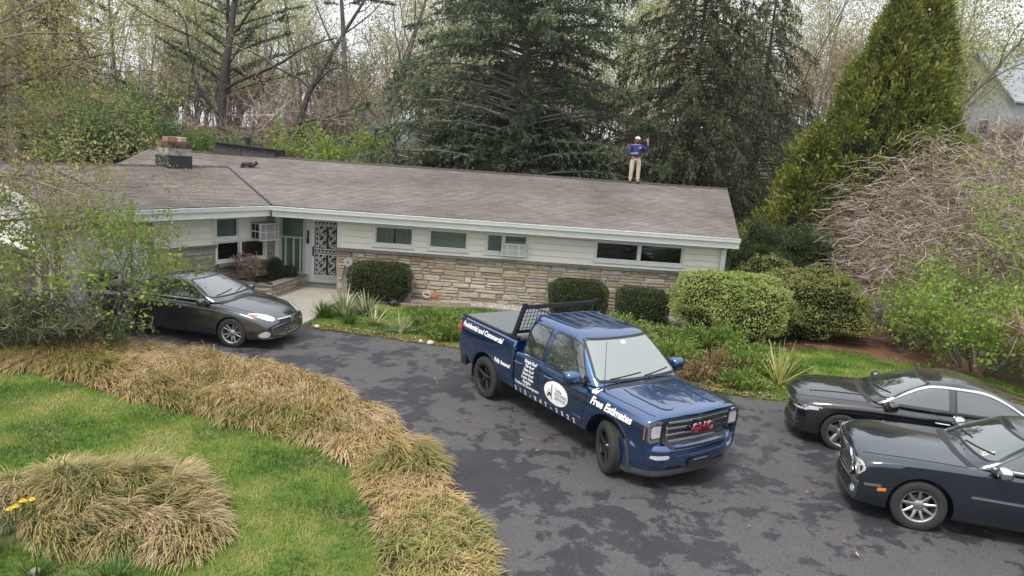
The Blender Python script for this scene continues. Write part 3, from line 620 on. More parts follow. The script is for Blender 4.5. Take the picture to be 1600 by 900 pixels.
# --- wing wall
mb = MB()
FW.box(mb, .18, 7.0, -.02, .80, -.25, -.004); FW.box(mb, 2.30, 7.0, .80, 2.5, -.25, -.004); FW.box(mb, .18, .50, .80, 2.5, -.25, -.004); FW.box(mb, .50, 2.30, 2.26, 2.5, -.25, -.004); mb.build('wing_wall', M_mortar, HOUSE)
stone_wall(FW, .20, .48, 0, 2.4, HOUSE, wmin=.14, wmax=.3); stone_wall(FW, .50, 2.28, 0.0, .78, HOUSE, wmin=.3, wmax=.7); stone_wall(FW, 2.30, 4.3, 0.0, 1.34, HOUSE, wmin=.3, wmax=.8)
siding(FW, 2.34, 7.0, 1.44, 2.42, HOUSE)
for a, b in ((2.28, 3.3), (3.3, 4.35)):
    mb = MB(); FW.box(mb, a+.003, b-.003, 1.345, 1.435, -.02, .10); mb.build('cap_stone', M_cap, HOUSE, bevel=.008)
for a, b in ((.30, 1.2), (1.2, 2.30)):
    mb = MB(); FW.box(mb, a+.003, b-.003, .785, .865, -.05, .22); mb.build('cap_stone', M_cap, HOUSE, bevel=.008)
window(FW, 1.45, 2.32, 1.56, 2.27, HOUSE, 1, M_glass, 'curtain'); window(FW, .50, 2.30, .875, 1.555, HOUSE, 2, M_glassd, 'clutter', splits=[1.44])
mb = MB(); FW.box(mb, .50, 1.44, 1.56, 2.26, -.2, .012); mb.build('blank_panel', M_siding, HOUSE)
mb = MB(); FW.box(mb, -.0, .18, .0, 2.42, -.25, .02); mb.build('corner_board', M_trim, HOUSE); mb = MB(); FW.box(mb, 2.31, 2.40, 1.44, 2.42, -.02, .045); mb.build('corner_board', M_trim, HOUSE)
gd = MB()
FW.box(gd, 4.3, 6.55, .06, 2.1, -.05, .02); GD = gd.build('garage_door', mat('garage_white', (.78,.79,.80), .45), HOUSE)
for r in range(4):
    for c in range(5):
        mb = MB(); FW.box(mb, 4.36+c*.435, 4.75+c*.435, .12+r*.50, .55+r*.50, .0, .032); mb.build('panel', MATS['garage_white'], GD, bevel=.012)
mb = MB(); FW.box(mb, 6.58, 6.68, 0, 2.2, -.05, .06); FW.box(mb, 4.2, 4.3, 0, 2.2, -.05, .06); FW.box(mb, 4.2, 6.68, 2.1, 2.2, -.05, .055); mb.build('garage_trim', mat('weathered_post', (.34,.29,.22), .8, var=.5, nscale=6), HOUSE)
mb = MB(); FW.box(mb, 6.73, 6.83, .12, 2.35, .03, .13); mb.bar(FW.P(6.78,.13,.08), FW.P(6.95,.04,.35), .1, .08); mb.build('downspout', M_trim, HOUSE)
# garage gable end
mb = MB(); FG.box(mb, 0, 7.0, 0, 2.5, -.25, -.004); mb.add([FG.P(-.2,2.5,-.1), FG.P(3.5,3.32,-.1), FG.P(7.2,2.5,-.1), FG.P(-.2,2.5,-.25), FG.P(3.5,3.32,-.25), FG.P(7.2,2.5,-.25)], [(0,2,1), (3,4,5)]); mb.build('gable_wall', M_mortar, HOUSE)
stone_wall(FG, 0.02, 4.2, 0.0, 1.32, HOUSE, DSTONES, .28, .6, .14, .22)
siding(FG, 0.02, 6.9, 1.42, 2.9, HOUSE)
mb = MB(); FG.box(mb, -.03, 4.4, 1.33, 1.42, -.02, .09); mb.build('cap_stone', M_cap, HOUSE)
# --- entry: glazed side panel, door behind a scrolled iron security door
mb = MB(); FE.box(mb, -7.6, -5.3, 0, .36, -.3, -.02); FE.box(mb, -7.6, -5.3, 2.2, 2.5, -.3, -.02); FE.box(mb, -6.72, -6.50, .36, 2.2, -.1, -.01); mb.build('entry_wall', M_trim, HOUSE)
mb = MB(); FE.box(mb, -7.56, -7.48, .36, 2.2, -.1, .03); FE.box(mb, -6.80, -6.72, .36, 2.2, -.1, .03); FE.box(mb, -7.48, -6.80, .36, .44, -.1, .028); FE.box(mb, -7.48, -6.80, 1.52, 1.57, -.1, .026)
for c in (-7.36, -7.10, -6.88): FE.box(mb, c-.025, c+.025, .44, 1.52, -.1, .02)
SIDE = mb.build('entry_sidelight', mat('pale_green_frame', (.50,.55,.51), .5), HOUSE)
mb = MB(); FE.box(mb, -7.48, -6.80, .44, 2.2, -.06, -.05); mb.build('pane', glass_mat('ribbed_glass', (.72,.8,.76), 1.5, .12), SIDE)
mb = MB(); FE.box(mb, -7.5, -6.78, .4, 2.2, -.11, -.10); mb.build('screen_panel', M_doorgreen, SIDE)
mb = MB(); FE.box(mb, -6.66, -6.60, 1.60, 1.80, -.012, .05); FE.box(mb, -6.67, -6.59, 1.38, 1.58, -.012, .07); mb.build('letter_box', M_black, HOUSE)
FD = Fr((-6.50, 23.2), (1, 0), (0, -1)); DW_, DZ0, DZ1 = 1.0, .13, 2.18
mb = MB(); FD.box(mb, 0, DW_+.08, .05, DZ1, -.10, -.06); DLEAF = mb.build('front_door', mat('dark_door', (.022,.018,.018), .5), HOUSE)
mb = MB(); fwd = .07
for q in ((0, fwd, DZ0, DZ1), (DW_-fwd, DW_, DZ0, DZ1), (fwd, DW_-fwd, DZ1-fwd, DZ1), (fwd, DW_-fwd, DZ0, DZ0+.11)): FD.box(mb, *q, -.03, .02)
for zz in (DZ1-.20, 1.22, 1.06, DZ0+.24): FD.box(mb, fwd, DW_-fwd, zz-.014, zz+.014, -.018, .012)
for ss in (.20, .80):
    for z0, z1 in ((DZ0+.25, 1.05), (1.235, DZ1-.215)): FD.box(mb, ss-.012, ss+.012, z0, z1, -.016, .010)
SDOOR = mb.build('security_door', M_iron, HOUSE)
mb = MB()
def spiral(cx, cz, r, turns, a0, sgn):
    pts = []
    for i in range(19):
        t = i/18; rr = r*(1-.82*t); a = a0+sgn*turns*2*math.pi*t; pts.append(FD.P(cx+rr*math.cos(a), cz+rr*math.sin(a), .0))
    mb.tube(pts, .0135, 4)
for z0, z1 in ((DZ0+.25, 1.05), (1.235, DZ1-.215)):
    n = 4; h = (z1-z0)/n
    for cx in (.34, .64):
        for k in range(n):
            zc = z0+h*(k+.5); sg = 1 if k % 2 else -1
            spiral(cx+sg*.038, zc+.035, .072, 1.2, math.pi/2, -sg); spiral(cx-sg*.038, zc-.045, .062, 1.2, -math.pi/2, -sg)
            mb.tube([FD.P(cx-.09,zc-.085), FD.P(cx,zc), FD.P(cx+.09,zc+.085)], .009, 4); mb.tube([FD.P(cx-.10*sg,zc+.09), FD.P(cx-.11*sg,zc), FD.P(cx-.10*sg,zc-.09)], .009, 4)
    for cx in (.135, .865):
        k = 0; zz = z0
        while zz < z1-.05:
            mb.tube([FD.P(cx-.055,zz), FD.P(cx+.055,zz+.08), FD.P(cx-.055,zz+.155)], .009, 4); spiral(cx, zz+.08, .036, 1.0, 0, 1); zz += .155
for zz in (DZ1-.135, 1.14, DZ0+.175):
    sx = .10
    while sx < .88: mb.tube([FD.P(sx,zz-.055), FD.P(sx+.06,zz+.055), FD.P(sx+.12,zz-.055)], .009, 4); spiral(sx+.06, zz-.01, .036, 1.0, 0, 1); sx += .12
mb.build('scrollwork', M_iron, SDOOR)
mb = MB(); FD.box(mb, .015, .065, .98, 1.30, .02, .035); mb.tube([FD.P(.04,1.22,.03), FD.P(.04,1.22,.08)], .022, 8); mb.tube([FD.P(.04,1.08,.03), FD.P(.04,1.08,.09)], .028, 8); mb.build('lock', M_black, SDOOR)
mb = MB(); FD.box(mb, DW_, DW_+.10, 0, 2.42, -.1, .03); FD.box(mb, -.09, 0, .0, 2.42, -.1, .03); FD.box(mb, 0, DW_, DZ1+.01, 2.42, -.1, .025); mb.build('door_casing', M_trim, HOUSE)
mb = MB(); mb.box2(-6.72,-5.45,22.72,23.18,.02,.125); mb.build('door_step', M_cap, HOUSE, bevel=.01)
# return wall of the stone pier beside the door
FP = Fr((-5.45, 23.2), (0, -1), (-1, 0)); mb = MB(); FP.box(mb, 0, .9, 0, 2.45, -.2, -.004); mb.build('pier_wall', M_mortar, HOUSE); stone_wall(FP, .03, .88, 0, 1.36, HOUSE, wmin=.25, wmax=.6)
# --- chimney, vent box, plumbing vent
CH = Vector((*V1, 0))-Vector((*Dw, 0))*1.93; CM = Matrix.Rotation(math.atan2(Dw.y, Dw.x), 4, 'Z'); CM.translation = (CH.x, CH.y, 0)
def cbox(mb, x0, x1, y0, y1, z0, z1): mb.add([CM @ Vector((x, y, z)) for z in (z0, z1) for x, y in ((x0,y0), (x1,y0), (x1,y1), (x0,y1))], [(0,3,2,1), (4,5,6,7), (0,1,5,4), (1,2,6,5), (2,3,7,6), (3,0,4,7)])
M_chim = mat('weathered_painted_brick', (.42,.40,.36), .9, var=1.0, nscale=4.5, col2=(.07,.06,.058), bump=.4, bscale=14)
M_brick = mat('old_red_brick', (.17,.082,.065), .9, var=.9, nscale=3, col2=(.035,.032,.030), bump=.5, bscale=30, objvar=.3)
mb = MB(); cbox(mb, -.42, .42, -.36, .36, 3.2, 3.86); CHIM = mb.build('chimney', M_black, HOUSE, bevel=.01)
mb = MB(); cbox(mb, -.40, .40, -.34, .34, 3.86, 4.08); mb.build('painted_course', M_chim, CHIM)
for lv in range(3):                                       # top courses of real bricks, corbelled
    z0 = 4.08+lv*.075; e = .41 if lv else .40; ey = .35 if lv else .34
    n = 4
    for k in range(n):
        a = -e+2*e*k/n+.004; b = -e+2*e*(k+1)/n-.004
        for y0, y1 in ((-ey, -ey+.2), (ey-.2, ey)):
            mb = MB(); cbox(mb, a, b, y0, y1, z0+.003, z0+.07); mb.build('brick', M_brick, CHIM)
    for k in range(2):
        for x0, x1 in ((-e, -e+.2), (e-.2, e)):
            mb = MB(); cbox(mb, x0+.003, x1-.003, -ey+.21+k*(2*ey-.42)/2, -ey+.205+(k+1)*(2*ey-.42)/2, z0+.003, z0+.07); mb.build('brick', M_brick, CHIM)
mb = MB(); cbox(mb, -.36, .36, -.30, .30, 4.08, 4.285); mb.build('crown', M_chim, CHIM)
for x0, x1, c in ((-.30, .03, (.34,.19,.12)), (.04, .19, (.62,.58,.50)), (.20, .34, (.52,.40,.22))):
    mb = MB(); cbox(mb, x0, x1, -.16, .14, 4.28, 4.44); mb.build('flue_tile', mat('flue_%d' % int(x0*100+50), c, .9, var=.5, nscale=8), CHIM, bevel=.01)
zb_ = zmain(0, 27.05)
mb = MB(); mb.add([(-11.35,26.9,zb_-.15), (-8.98,26.9,zb_-.15), (-8.98,28.3,zb_-.3), (-11.35,28.3,zb_-.3), (-11.15,27.0,zb_+.40), (-9.0,27.0,zb_+.28), (-9.0,28.2,zb_+.28), (-11.15,28.2,zb_+.40)], [(0,3,2,1), (4,5,6,7), (0,1,5,4), (1,2,6,5), (2,3,7,6), (3,0,4,7)])
VB = mb.build('roof_curb', M_black, HOUSE)
mb = MB(); mb.bar((-11.25,26.95,zb_+.43), (-8.94,26.95,zb_+.30), .16, .05); mb.build('curb_rim', M_black, VB)
for k in range(4):
    x = -10.75+k*.48; mb = MB(); mb.bar((x,26.92,zb_-.1), (x,26.965,zb_+.36-.025*k), .03, .02); mb.build('standing_seam', mat('seam_%d' % k, (.06,.055,.055), .6), VB)
mb = MB(); mb.lathe([(.0,0), (.10,0), (.10,.28), (.17,.28), (.17,.33), (.0,.36)], 14, 'Z', (-10.2,27.6,zb_+.34)); mb.build('roof_vent', M_black, VB)
pv = Vector((-9.38, 25.45, zmain(0, 25.45))); mb = MB(); mb.tube([pv+Vector((-.22,0,.0)), pv+Vector((-.2,0,.13)), pv+Vector((.1,0,.15))], .08, 8); mb.tube([pv+Vector((.0,0,.1)), pv+Vector((.16,.02,.12)), pv+Vector((.28,.04,.22))], .07, 8); mb.build('plumbing_vent', M_black, HOUSE, smooth=True)
# --- window air conditioners (things that sit in the windows)
def aircon(fr, s0, s1, z0, z1, depth, label, tilt=.02):
    c = fr.P((s0+s1)/2, z0, 0); root = empty('air_conditioner', tuple(c), label=label, cat='air conditioner')
    mb = MB(); fr.box(mb, s0, s1, z0, z1, -.08, depth); mb.build('casing', M_acw, root, bevel=.012)
    mb = MB(); fr.box(mb, s0+.035, s1-.035, z0+.04, z1-.04, depth-.01, depth+.008); g = mb.build('front_grille', M_acg, root)
    mb = MB()
    for k in range(1, 3): a = s0+.035+(s1-s0-.07)*(.22 if k == 1 else .74); fr.box(mb, a-.012, a+.012, z0+.04, z1-.04, depth+.006, depth+.016)
    fr.box(mb, s0+.035, s1-.035, (z0+z1)/2-.012, (z0+z1)/2+.012, depth+.006, depth+.014)
    n = 16
    for k in range(n): zz = z0+.05+(z1-z0-.1)*k/n; fr.box(mb, s0+.04, s1-.04, zz, zz+.009, depth+.005, depth+.012)
    mb.build('louvre', M_acw, g)
    for sd in (s0-.004, s1-.012):
        for k in range(2):
            for j in range(2): mb = MB(); fr.box(mb, sd, sd+.016, z0+.07+k*(z1-z0)*.45, z0+.05+(z1-z0)*.40+k*(z1-z0)*.45, depth*.25+j*depth*.33, depth*.52+j*depth*.33); mb.build('side_vent', M_dark, root)
    return root
aircon(FM, -.40, .34, 1.60, 1.98, .30, 'white window air conditioner on the long front wall')
aircon(FW, .44, 1.12, 1.52, 2.06, .55, 'white boxy air conditioner jutting out beside the front door')
# --- planter by the door
PL = empty('stone_planter', (-7.4, 22, 0), label='low stone planter with slate cap beside the front door', cat='planter')
pp = [(-6.62, 22.95), (-7.02, 20.95), (-7.55, 20.85), (-8.75, 21.35)]
def pwall(a, b, h):
    d = Vector(b)-Vector(a); f = Fr(a, d, (-d.y, d.x) if False else (d.y, -d.x)); L_ = d.length; mid = (Vector(a)+Vector(b))/2
    if (Vector((-7.8, 22.3))-mid).dot(f.n.xy) > 0: f = Fr(b, -d, (-d.y, d.x))
    mb = MB(); f.box(mb, 0, L_, 0, h, -.22, -.004); mb.build('wall_core', M_mortar, PL); stone_wall(f, .01, L_-.01, 0, h, PL, wmin=.2, wmax=.5, hmin=.09, hmax=.15)
    s = 0
    while s < L_-.01: e = min(s+.75, L_); mb = MB(); f.box(mb, s+.003, e-.003, h+.002, h+.062, -.27, .06); mb.build('cap_stone', M_cap, PL, bevel=.008); s = e
pwall(pp[0], pp[1], .36); pwall(pp[1], pp[2], .36); pwall(pp[2], pp[3], .36)
mb = MB(); mb.prism([(-6.85,22.95), (-7.25,21.1), (-7.6,21.05), (-8.6,21.5), (-7.6,23.1)], 'Z', .05, .35); mb.build('soil', M_mulch, PL)
# ================================================================ vehicles
def paint(name, col, metal=.35, rough=.32, ior=2.0):
    m, t, b = new_mat(name); b.inputs['Base Color'].default_value = (*col, 1); b.inputs['Metallic'].default_value = metal; b.inputs['Roughness'].default_value = rough
    b.inputs['Coat Weight'].default_value = 1.0; b.inputs['Coat Roughness'].default_value = .025; b.inputs['Coat IOR'].default_value = ior
    N = t.nodes; tc = N.new('ShaderNodeTexCoord'); no = N.new('ShaderNodeTexNoise'); no.inputs['Scale'].default_value = 2.5; no.inputs['Detail'].default_value = 5; t.links.new(tc.outputs['Object'], no.inputs['Vector'])
    mr = N.new('ShaderNodeMapRange'); mr.inputs[3].default_value = .008; mr.inputs[4].default_value = .035; t.links.new(no.outputs[0], mr.inputs[0]); t.links.new(mr.outputs[0], b.inputs['Coat Roughness'])   # road film
    return m
M_tyre = mat('tyre_rubber', (.018,.018,.019), .78, var=.5, nscale=9, col2=(.035,.034,.033))
M_chrome = mat('chrome', (.72,.73,.75), .12, 1.0)
M_alloy = mat('alloy_silver', (.42,.42,.43), .32, .9)
M_alloyd = mat('alloy_black', (.012,.012,.013), .35, .2, coat=.5)
M_plast = mat('black_plastic', (.016,.016,.017), .55)
M_plastg = mat('grey_plastic', (.045,.046,.05), .6)
M_seam = mat('panel_gap', (.006,.006,.007), .8)
M_vglass = mat('car_glass', (.012,.018,.016), .02, spec=1.0, coat=1.0); MATS['car_glass'].node_tree.nodes['Principled BSDF'].inputs['Coat IOR'].default_value = 2.0; MATS['car_glass'].node_tree.nodes['Principled BSDF'].inputs['Coat Roughness'].default_value = .01
M_wind = mat('windscreen_glass', (.17,.195,.185), .04, spec=1.0, coat=1.0); MATS['windscreen_glass'].node_tree.nodes['Principled BSDF'].inputs['Coat IOR'].default_value = 2.1  # truck's windscreen: pale base colour stands in for reflections on the glass
M_wind2 = mat('tinted_windscreen', (.025,.042,.036), .02, spec=1.0, coat=1.0); MATS['tinted_windscreen'].node_tree.nodes['Principled BSDF'].inputs['Coat IOR'].default_value = 2.2; MATS['tinted_windscreen'].node_tree.nodes['Principled BSDF'].inputs['Coat Roughness'].default_value = .01
M_lamp = mat('lamp_lens', (.80,.81,.82), .12, .35, coat=1.0, var=.45, nscale=22, col2=(.36,.37,.39))
M_amber = mat('amber_lens', (.65,.19,.03), .15, coat=1.0)
M_red = mat('red_lens', (.42,.012,.014), .15, coat=1.0)
M_white = mat('white_vinyl', (.83,.84,.85), .5)
M_disc = mat('brake_steel', (.14,.13,.13), .4, .8)
M_tonneau = mat('tonneau_vinyl', (.135,.145,.155), .7, bump=.25, bscale=300)
def cage(rings, close_ends=True):
    """rings: list of full closed rings (lists of points, same count) -> bmesh of quads with capped ends"""
    bm = bmesh.new(); vv = [[bm.verts.new(p) for p in r] for r in rings]; n = len(rings[0])
    for a, b in zip(vv, vv[1:]):
        for k in range(n): bm.faces.new((a[k], a[(k+1) % n], b[(k+1) % n], b[k]))
    bm.faces.new(list(reversed(vv[0]))); bm.faces.new(vv[-1])
    return bm, vv
def subdivide(bm, vv, creases=(), end_crease=.6, level=2):
    cl = bm.edges.layers.float.get('crease_edge') or bm.edges.layers.float.new('crease_edge')
    for k, c in creases:
        for a, b in zip(vv, vv[1:]):
            e = bm.edges.get((a[k], b[k]))
            if e: e[cl] = c
    for r in (vv[0], vv[-1]):
        for k in range(len(r)):
            e = bm.edges.get((r[k], r[(k+1) % len(r)]))
            if e: e[cl] = end_crease
    bmesh.ops.recalc_face_normals(bm, faces=bm.faces)
    me = bpy.data.meshes.new('tmp'); bm.to_mesh(me); bm.free(); o = bpy.data.objects.new('tmp', me); COL.objects.link(o)
    md = o.modifiers.new('s', 'SUBSURF'); md.levels = level; md.render_levels = level
    return o
def bake(o, cutters=()):
    for c in cutters:
        md = o.modifiers.new('b', 'BOOLEAN'); md.operation = 'DIFFERENCE'; md.object = c; md.solver = 'EXACT'
    dg = bpy.context.evaluated_depsgraph_get(); me = bpy.data.meshes.new_from_object(o.evaluated_get(dg)); old = o.data
    bpy.data.objects.remove(o); bpy.data.meshes.remove(old)
    me.polygons.foreach_set('use_smooth', [True]*len(me.polygons)); me.set_sharp_from_angle(angle=R(32)); return me
def mirror_ring(half):
    """half: points from bottom centre up the y<0 side to top centre; returns the closed ring"""
    return half + [(x, -y, z) for x, y, z in reversed(half[1:-1])]
def cyl(x, z, r, y0, y1, n=40):
    mb = MB(); mb.prism([(x+r*math.cos(2*math.pi*k/n), z+r*math.sin(2*math.pi*k/n)) for k in range(n)], 'Y', y0, y1); o = mb.build('tmpc', None); return o
class Vehicle:
    def __init__(s, name, loc, yaw, label, paint_mat, scale=1.0):
        s.root = empty(name, loc, yaw, label, 'car'); WLOC[s.root.name] = Vector((0,0,0)); s.paint = paint_mat; s.meshes = []; s.root.scale = (scale,)*3
    def part(s, name, me, m, parent=None):
        me.materials.clear(); me.materials.append(m); me.name = name; return link_mesh(name, me, None, parent or s.root)
    def bvh(s):
        vs_, fs = [], []
        for me in s.meshes:
            b = len(vs_); vs_ += [v.co.copy() for v in me.vertices]; fs += [tuple(i+b for i in p.vertices) for p in me.polygons]
        s.B = BVHTree.FromPolygons(vs_, fs)
    def hit(s, ax, a, b):
        if ax == 'R': o, d = Vector((a, -4, b)), Vector((0, 1, 0))
        elif ax == 'L': o, d = Vector((a, 4, b)), Vector((0, -1, 0))
        elif ax == 'F': o, d = Vector((6, a, b)), Vector((-1, 0, 0))
        elif ax == 'B': o, d = Vector((-6, a, b)), Vector((1, 0, 0))
        else: o, d = Vector((a, b, 5)), Vector((0, 0, -1))
        p, n, i, dist = s.B.ray_cast(o, d)
        if p is None:
            mid = o + d*(4 if ax in 'RL' else (5 if ax in 'FB' else 4)); p, n, i, dist = s.B.find_nearest(mid)
        if n.dot(d) > 0: n = -n
        return p, n
    def drape(s, bm, ax, off, thick):
        hits = {v: s.hit(ax, v.co.x, v.co.y) for v in bm.verts}
        od = {'R': Vector((0,-1,0)), 'L': Vector((0,1,0)), 'F': Vector((1,0,0)), 'B': Vector((-1,0,0)), 'T': Vector((0,0,1))}[ax]
        for v in bm.verts: p, n = hits[v]; v.co = p + (n*.6+od*.5)*off
        if thick > 0:
            be = [e for e in bm.edges if e.is_boundary]; nm = {v: hits[v][1] for v in bm.verts}
            src = {}
            ex = bmesh.ops.extrude_edge_only(bm, edges=be)
            for v in [g for g in ex['geom'] if isinstance(g, bmesh.types.BMVert)]:
                best = None
                for e in v.link_edges:
                    q = e.other_vert(v)
                    if q in nm: best = q
                if best is not None: v.co = best.co - nm[best]*thick
        return bm
    def patch(s, name, poly, ax, m, off=.004, thick=.006, grid=.09, parent=None, smooth_it=0):
        if smooth_it: poly = smooth_poly(list(poly), smooth_it, True)
        bm = bmesh.new(); bm.faces.new([bm.verts.new((a, b, 0)) for a, b in poly])
        for i in (0, 1):
            lo = min(p[i] for p in poly); hi = max(p[i] for p in poly); k = lo+grid
            while k < hi-1e-3:
                nn = Vector((1,0,0)) if i == 0 else Vector((0,1,0)); bmesh.ops.bisect_plane(bm, geom=bm.verts[:]+bm.edges[:]+bm.faces[:], plane_co=nn*k, plane_no=nn); k += grid
        s.drape(bm, ax, off, thick); return s._fin(bm, name, m, parent)
    def strip(s, name, pts, wd, ax, m, off=.004, thick=.004, parent=None, step=.06, closed=False):
        """a ribbon of width wd along a polyline, draped on the body"""
        if closed: pts = list(pts)+[pts[0]]
        P = []
        for a, b in zip(pts, pts[1:]):
            a = Vector(a); b = Vector(b); n = max(1, int((b-a).length/step)); P += [a.lerp(b, i/n) for i in range(n)]
        P.append(Vector(pts[-1])); bm = bmesh.new(); prev = None; first = None
        for i, p in enumerate(P):
            if closed: d = P[(i+1) % (len(P)-1)]-P[(i-1) % (len(P)-1)]
            else: d = P[min(i+1, len(P)-1)]-P[max(i-1, 0)]
            if d.length < 1e-6: continue
            sd = Vector((-d.y, d.x)).normalized()*wd/2; a, b = bm.verts.new((*(p+sd), 0)), bm.verts.new((*(p-sd), 0))
            if prev: bm.faces.new((prev[0], prev[1], b, a))
            prev = (a, b)
        s.drape(bm, ax, off, thick); return s._fin(bm, name, m, parent)
    def _fin(s, bm, name, m, parent):
        bmesh.ops.recalc_face_normals(bm, faces=bm.faces); me = bpy.data.meshes.new(name); bm.to_mesh(me); bm.free()
        me.polygons.foreach_set('use_smooth', [True]*len(me.polygons)); me.set_sharp_from_angle(angle=R(50))
        # outward check against the first face
        return s.part(name, me, m, parent)
    def text(s, body, x, z, size, ax='R', m=None, italic=0.0, bold=.0, align='LEFT', off=.006, spacing=1.0, name='lettering', parent=None, slope=0.0):
        cu = bpy.data.curves.new('t', 'FONT'); cu.body = body; cu.size = size; cu.shear = italic; cu.offset = bold; cu.align_x = align; cu.space_character = spacing; cu.resolution_u = 3
        o = bpy.data.objects.new('t', cu); COL.objects.link(o); dg = bpy.context.evaluated_depsgraph_get(); me = bpy.data.meshes.new_from_object(o.evaluated_get(dg)); bpy.data.objects.remove(o)
        bm = bmesh.new(); bm.from_mesh(me); bpy.data.meshes.remove(me); bmesh.ops.triangulate(bm, faces=bm.faces)
        for i in (0, 1):
            lo = min(q.co[i] for q in bm.verts); hi = max(q.co[i] for q in bm.verts); k = lo+.05; nn = Vector((1,0,0)) if i == 0 else Vector((0,1,0))
            while k < hi: bmesh.ops.bisect_plane(bm, geom=bm.verts[:]+bm.edges[:]+bm.faces[:], plane_co=nn*k, plane_no=nn); k += .05
        for v in bm.verts: v.co = Vector((x+v.co.x, z+v.co.y+slope*v.co.x, 0))
        s.drape(bm, ax, off, 0); return s._fin(bm, name, m or M_white, parent)
    def wheel(s, x, y, r, rim_r, width, style, rim_mat, steer=0.0, nsp=10, dish=.03):
        sg = -1 if y < 0 else 1
        mb = MB(); mb.lathe([(.05, -.02), (rim_r*.62, -.02), (rim_r*.62, .0), (.05, .0)], 24, 'Y', closed=True)
        me_o = mb.build('wheel', M_disc, s.root, smooth=True); w_ = me_o; w_.location = (x, y, r); w_.rotation_euler = (0, 0, steer + (math.pi if sg > 0 else 0))   # wheel outer face is -y locally
        h = width/2; tr = r-rim_r
        prof = [(rim_r*.97, -h*.80), (rim_r+tr*.12, -h*.95), (rim_r+tr*.45, -h*1.0), (rim_r+tr*.78, -h*.95), (rim_r+tr*.94, -h*.84), (r-.002, -h*.66)]
        for k in range(4): c = -h*.5+h*.333*k; prof += [(r, c-.02), (r, c+.012), (r-.009, c+.014), (r-.009, c+.024)]
        prof += [(r-.002, h*.66), (rim_r+tr*.9, h*.86), (rim_r+tr*.45, h), (rim_r*.97, h*.8)]
        mb = MB(); mb.lathe(prof, 48, 'Y'); mb.build('tyre', M_tyre, w_, smooth=True, angle=30)
        f = -h*.86
        mb = MB(); mb.lathe([(rim_r*.985, h*.8), (rim_r*.86, h*.5), (rim_r*.86, f+.05), (rim_r*.90, f+.012), (rim_r*.985, f), (rim_r*1.0, f+.01), (rim_r*.995, f+.03)], 48, 'Y')
        mb.lathe([(0, f+dish-.012), (.055, f+dish-.012), (.075, f+dish), (.085, f+dish+.03)], 24, 'Y')
        def spoke(a, w0, w1, r0, r1, tw=0.0, dep=.03):
            n = 5; rows = []
            for i in range(n+1):
                t = i/n; rr = r0+(r1-r0)*t; wd = w0+(w1-w0)*t; yy = f+dish*(1-t)**1.5 + .006; aa = a+tw*t
                c = Vector((math.cos(aa), 0, math.sin(aa)))*rr; sd = Vector((-math.sin(aa), 0, math.cos(aa)))*wd/2
                rows.append([c+sd+Vector((0, yy+.010, 0)), c+sd*.55+Vector((0, yy, 0)), c-sd*.55+Vector((0, yy, 0)), c-sd+Vector((0, yy+.010, 0)), c-sd*.8+Vector((0, yy+dep, 0)), c+sd*.8+Vector((0, yy+dep, 0))])
            b = len(mb.v)
            for rw in rows: mb.v += [tuple(p) for p in rw]
            for i in range(n):
                for k in range(6): mb.f.append((b+i*6+k, b+i*6+(k+1) % 6, b+(i+1)*6+(k+1) % 6, b+(i+1)*6+k))
            mb.f.append(tuple(b+k for k in range(6))); mb.f.append(tuple(b+n*6+k for k in reversed(range(6))))
        for k in range(nsp):
            a = 2*math.pi*k/nsp + .2
            if style == 'multi': spoke(a, .05, .036, .05, rim_r*.93)
            elif style == 'pair': spoke(a+(.10 if k % 2 else -.10), .035, .034, .06, rim_r*.93)
            elif style == 'blade': spoke(a, .07, .13, .05, rim_r*.92, .18); 
            elif style == 'five': spoke(a-.09, .055, .05, .05, rim_r*.93, .06); spoke(a+.09, .055, .05, .05, rim_r*.93, -.06)
        mb.build('rim', rim_mat, w_, smooth=True, angle=35)
        mb = MB()
        for k in range(5): a = 2*math.pi*k/5; mb.lathe([(0, f+dish-.004), (.009, f+dish-.004), (.010, f+dish+.02)], 6, 'Y', (.045*math.cos(a), 0, .045*math.sin(a)))
        mb.build('lug_nut', M_disc, w_)
        return w_
    def mirror(s, x, y, z, m, stalk_to, size=(.10,.22,.16)):
        sg = -1 if y < 0 else 1; bm = bmesh.new()
        bmesh.ops.create_icosphere(bm, subdivisions=3, radius=1)
        for v in bm.verts:
            c = v.co; q = Vector([math.copysign(abs(t)**.62, t) for t in c]); c.x = q.x*size[0]*(1.0 if q.x > 0 else .55); c.y = q.y*size[1]/2*(1+.0*q.z); c.z = q.z*size[2]/2
        me = bpy.data.meshes.new('mirror'); bm.to_mesh(me); bm.free(); me.polygons.foreach_set('use_smooth', [True]*len(me.polygons))
        o = s.part('mirror', me, m); o.location = (x, y, z); o.rotation_euler = (0, 0, sg*.12)
        mb = MB(); mb.tube([(stalk_to[0]-x, stalk_to[1]-y, stalk_to[2]-z), (0, -sg*size[1]*.3, -size[2]*.42)], [.045, .035], 8); st = mb.build('mirror_stalk', M_plast, o, smooth=True)
        mb = MB(); mb.box2(-size[0]*.60, -size[0]*.52, -size[1]*.40, size[1]*.40, -size[2]*.36, size[2]*.36); mb.build('mirror_glass', M_chrome, o, bevel=.004)
        mb = MB(); mb.box2(-size[0]*.5, size[0]*.75, -size[1]*.40, size[1]*.40, -size[2]*.56, -size[2]*.40); mb.build('mirror_base', M_plast, o, bevel=.012)
        return o
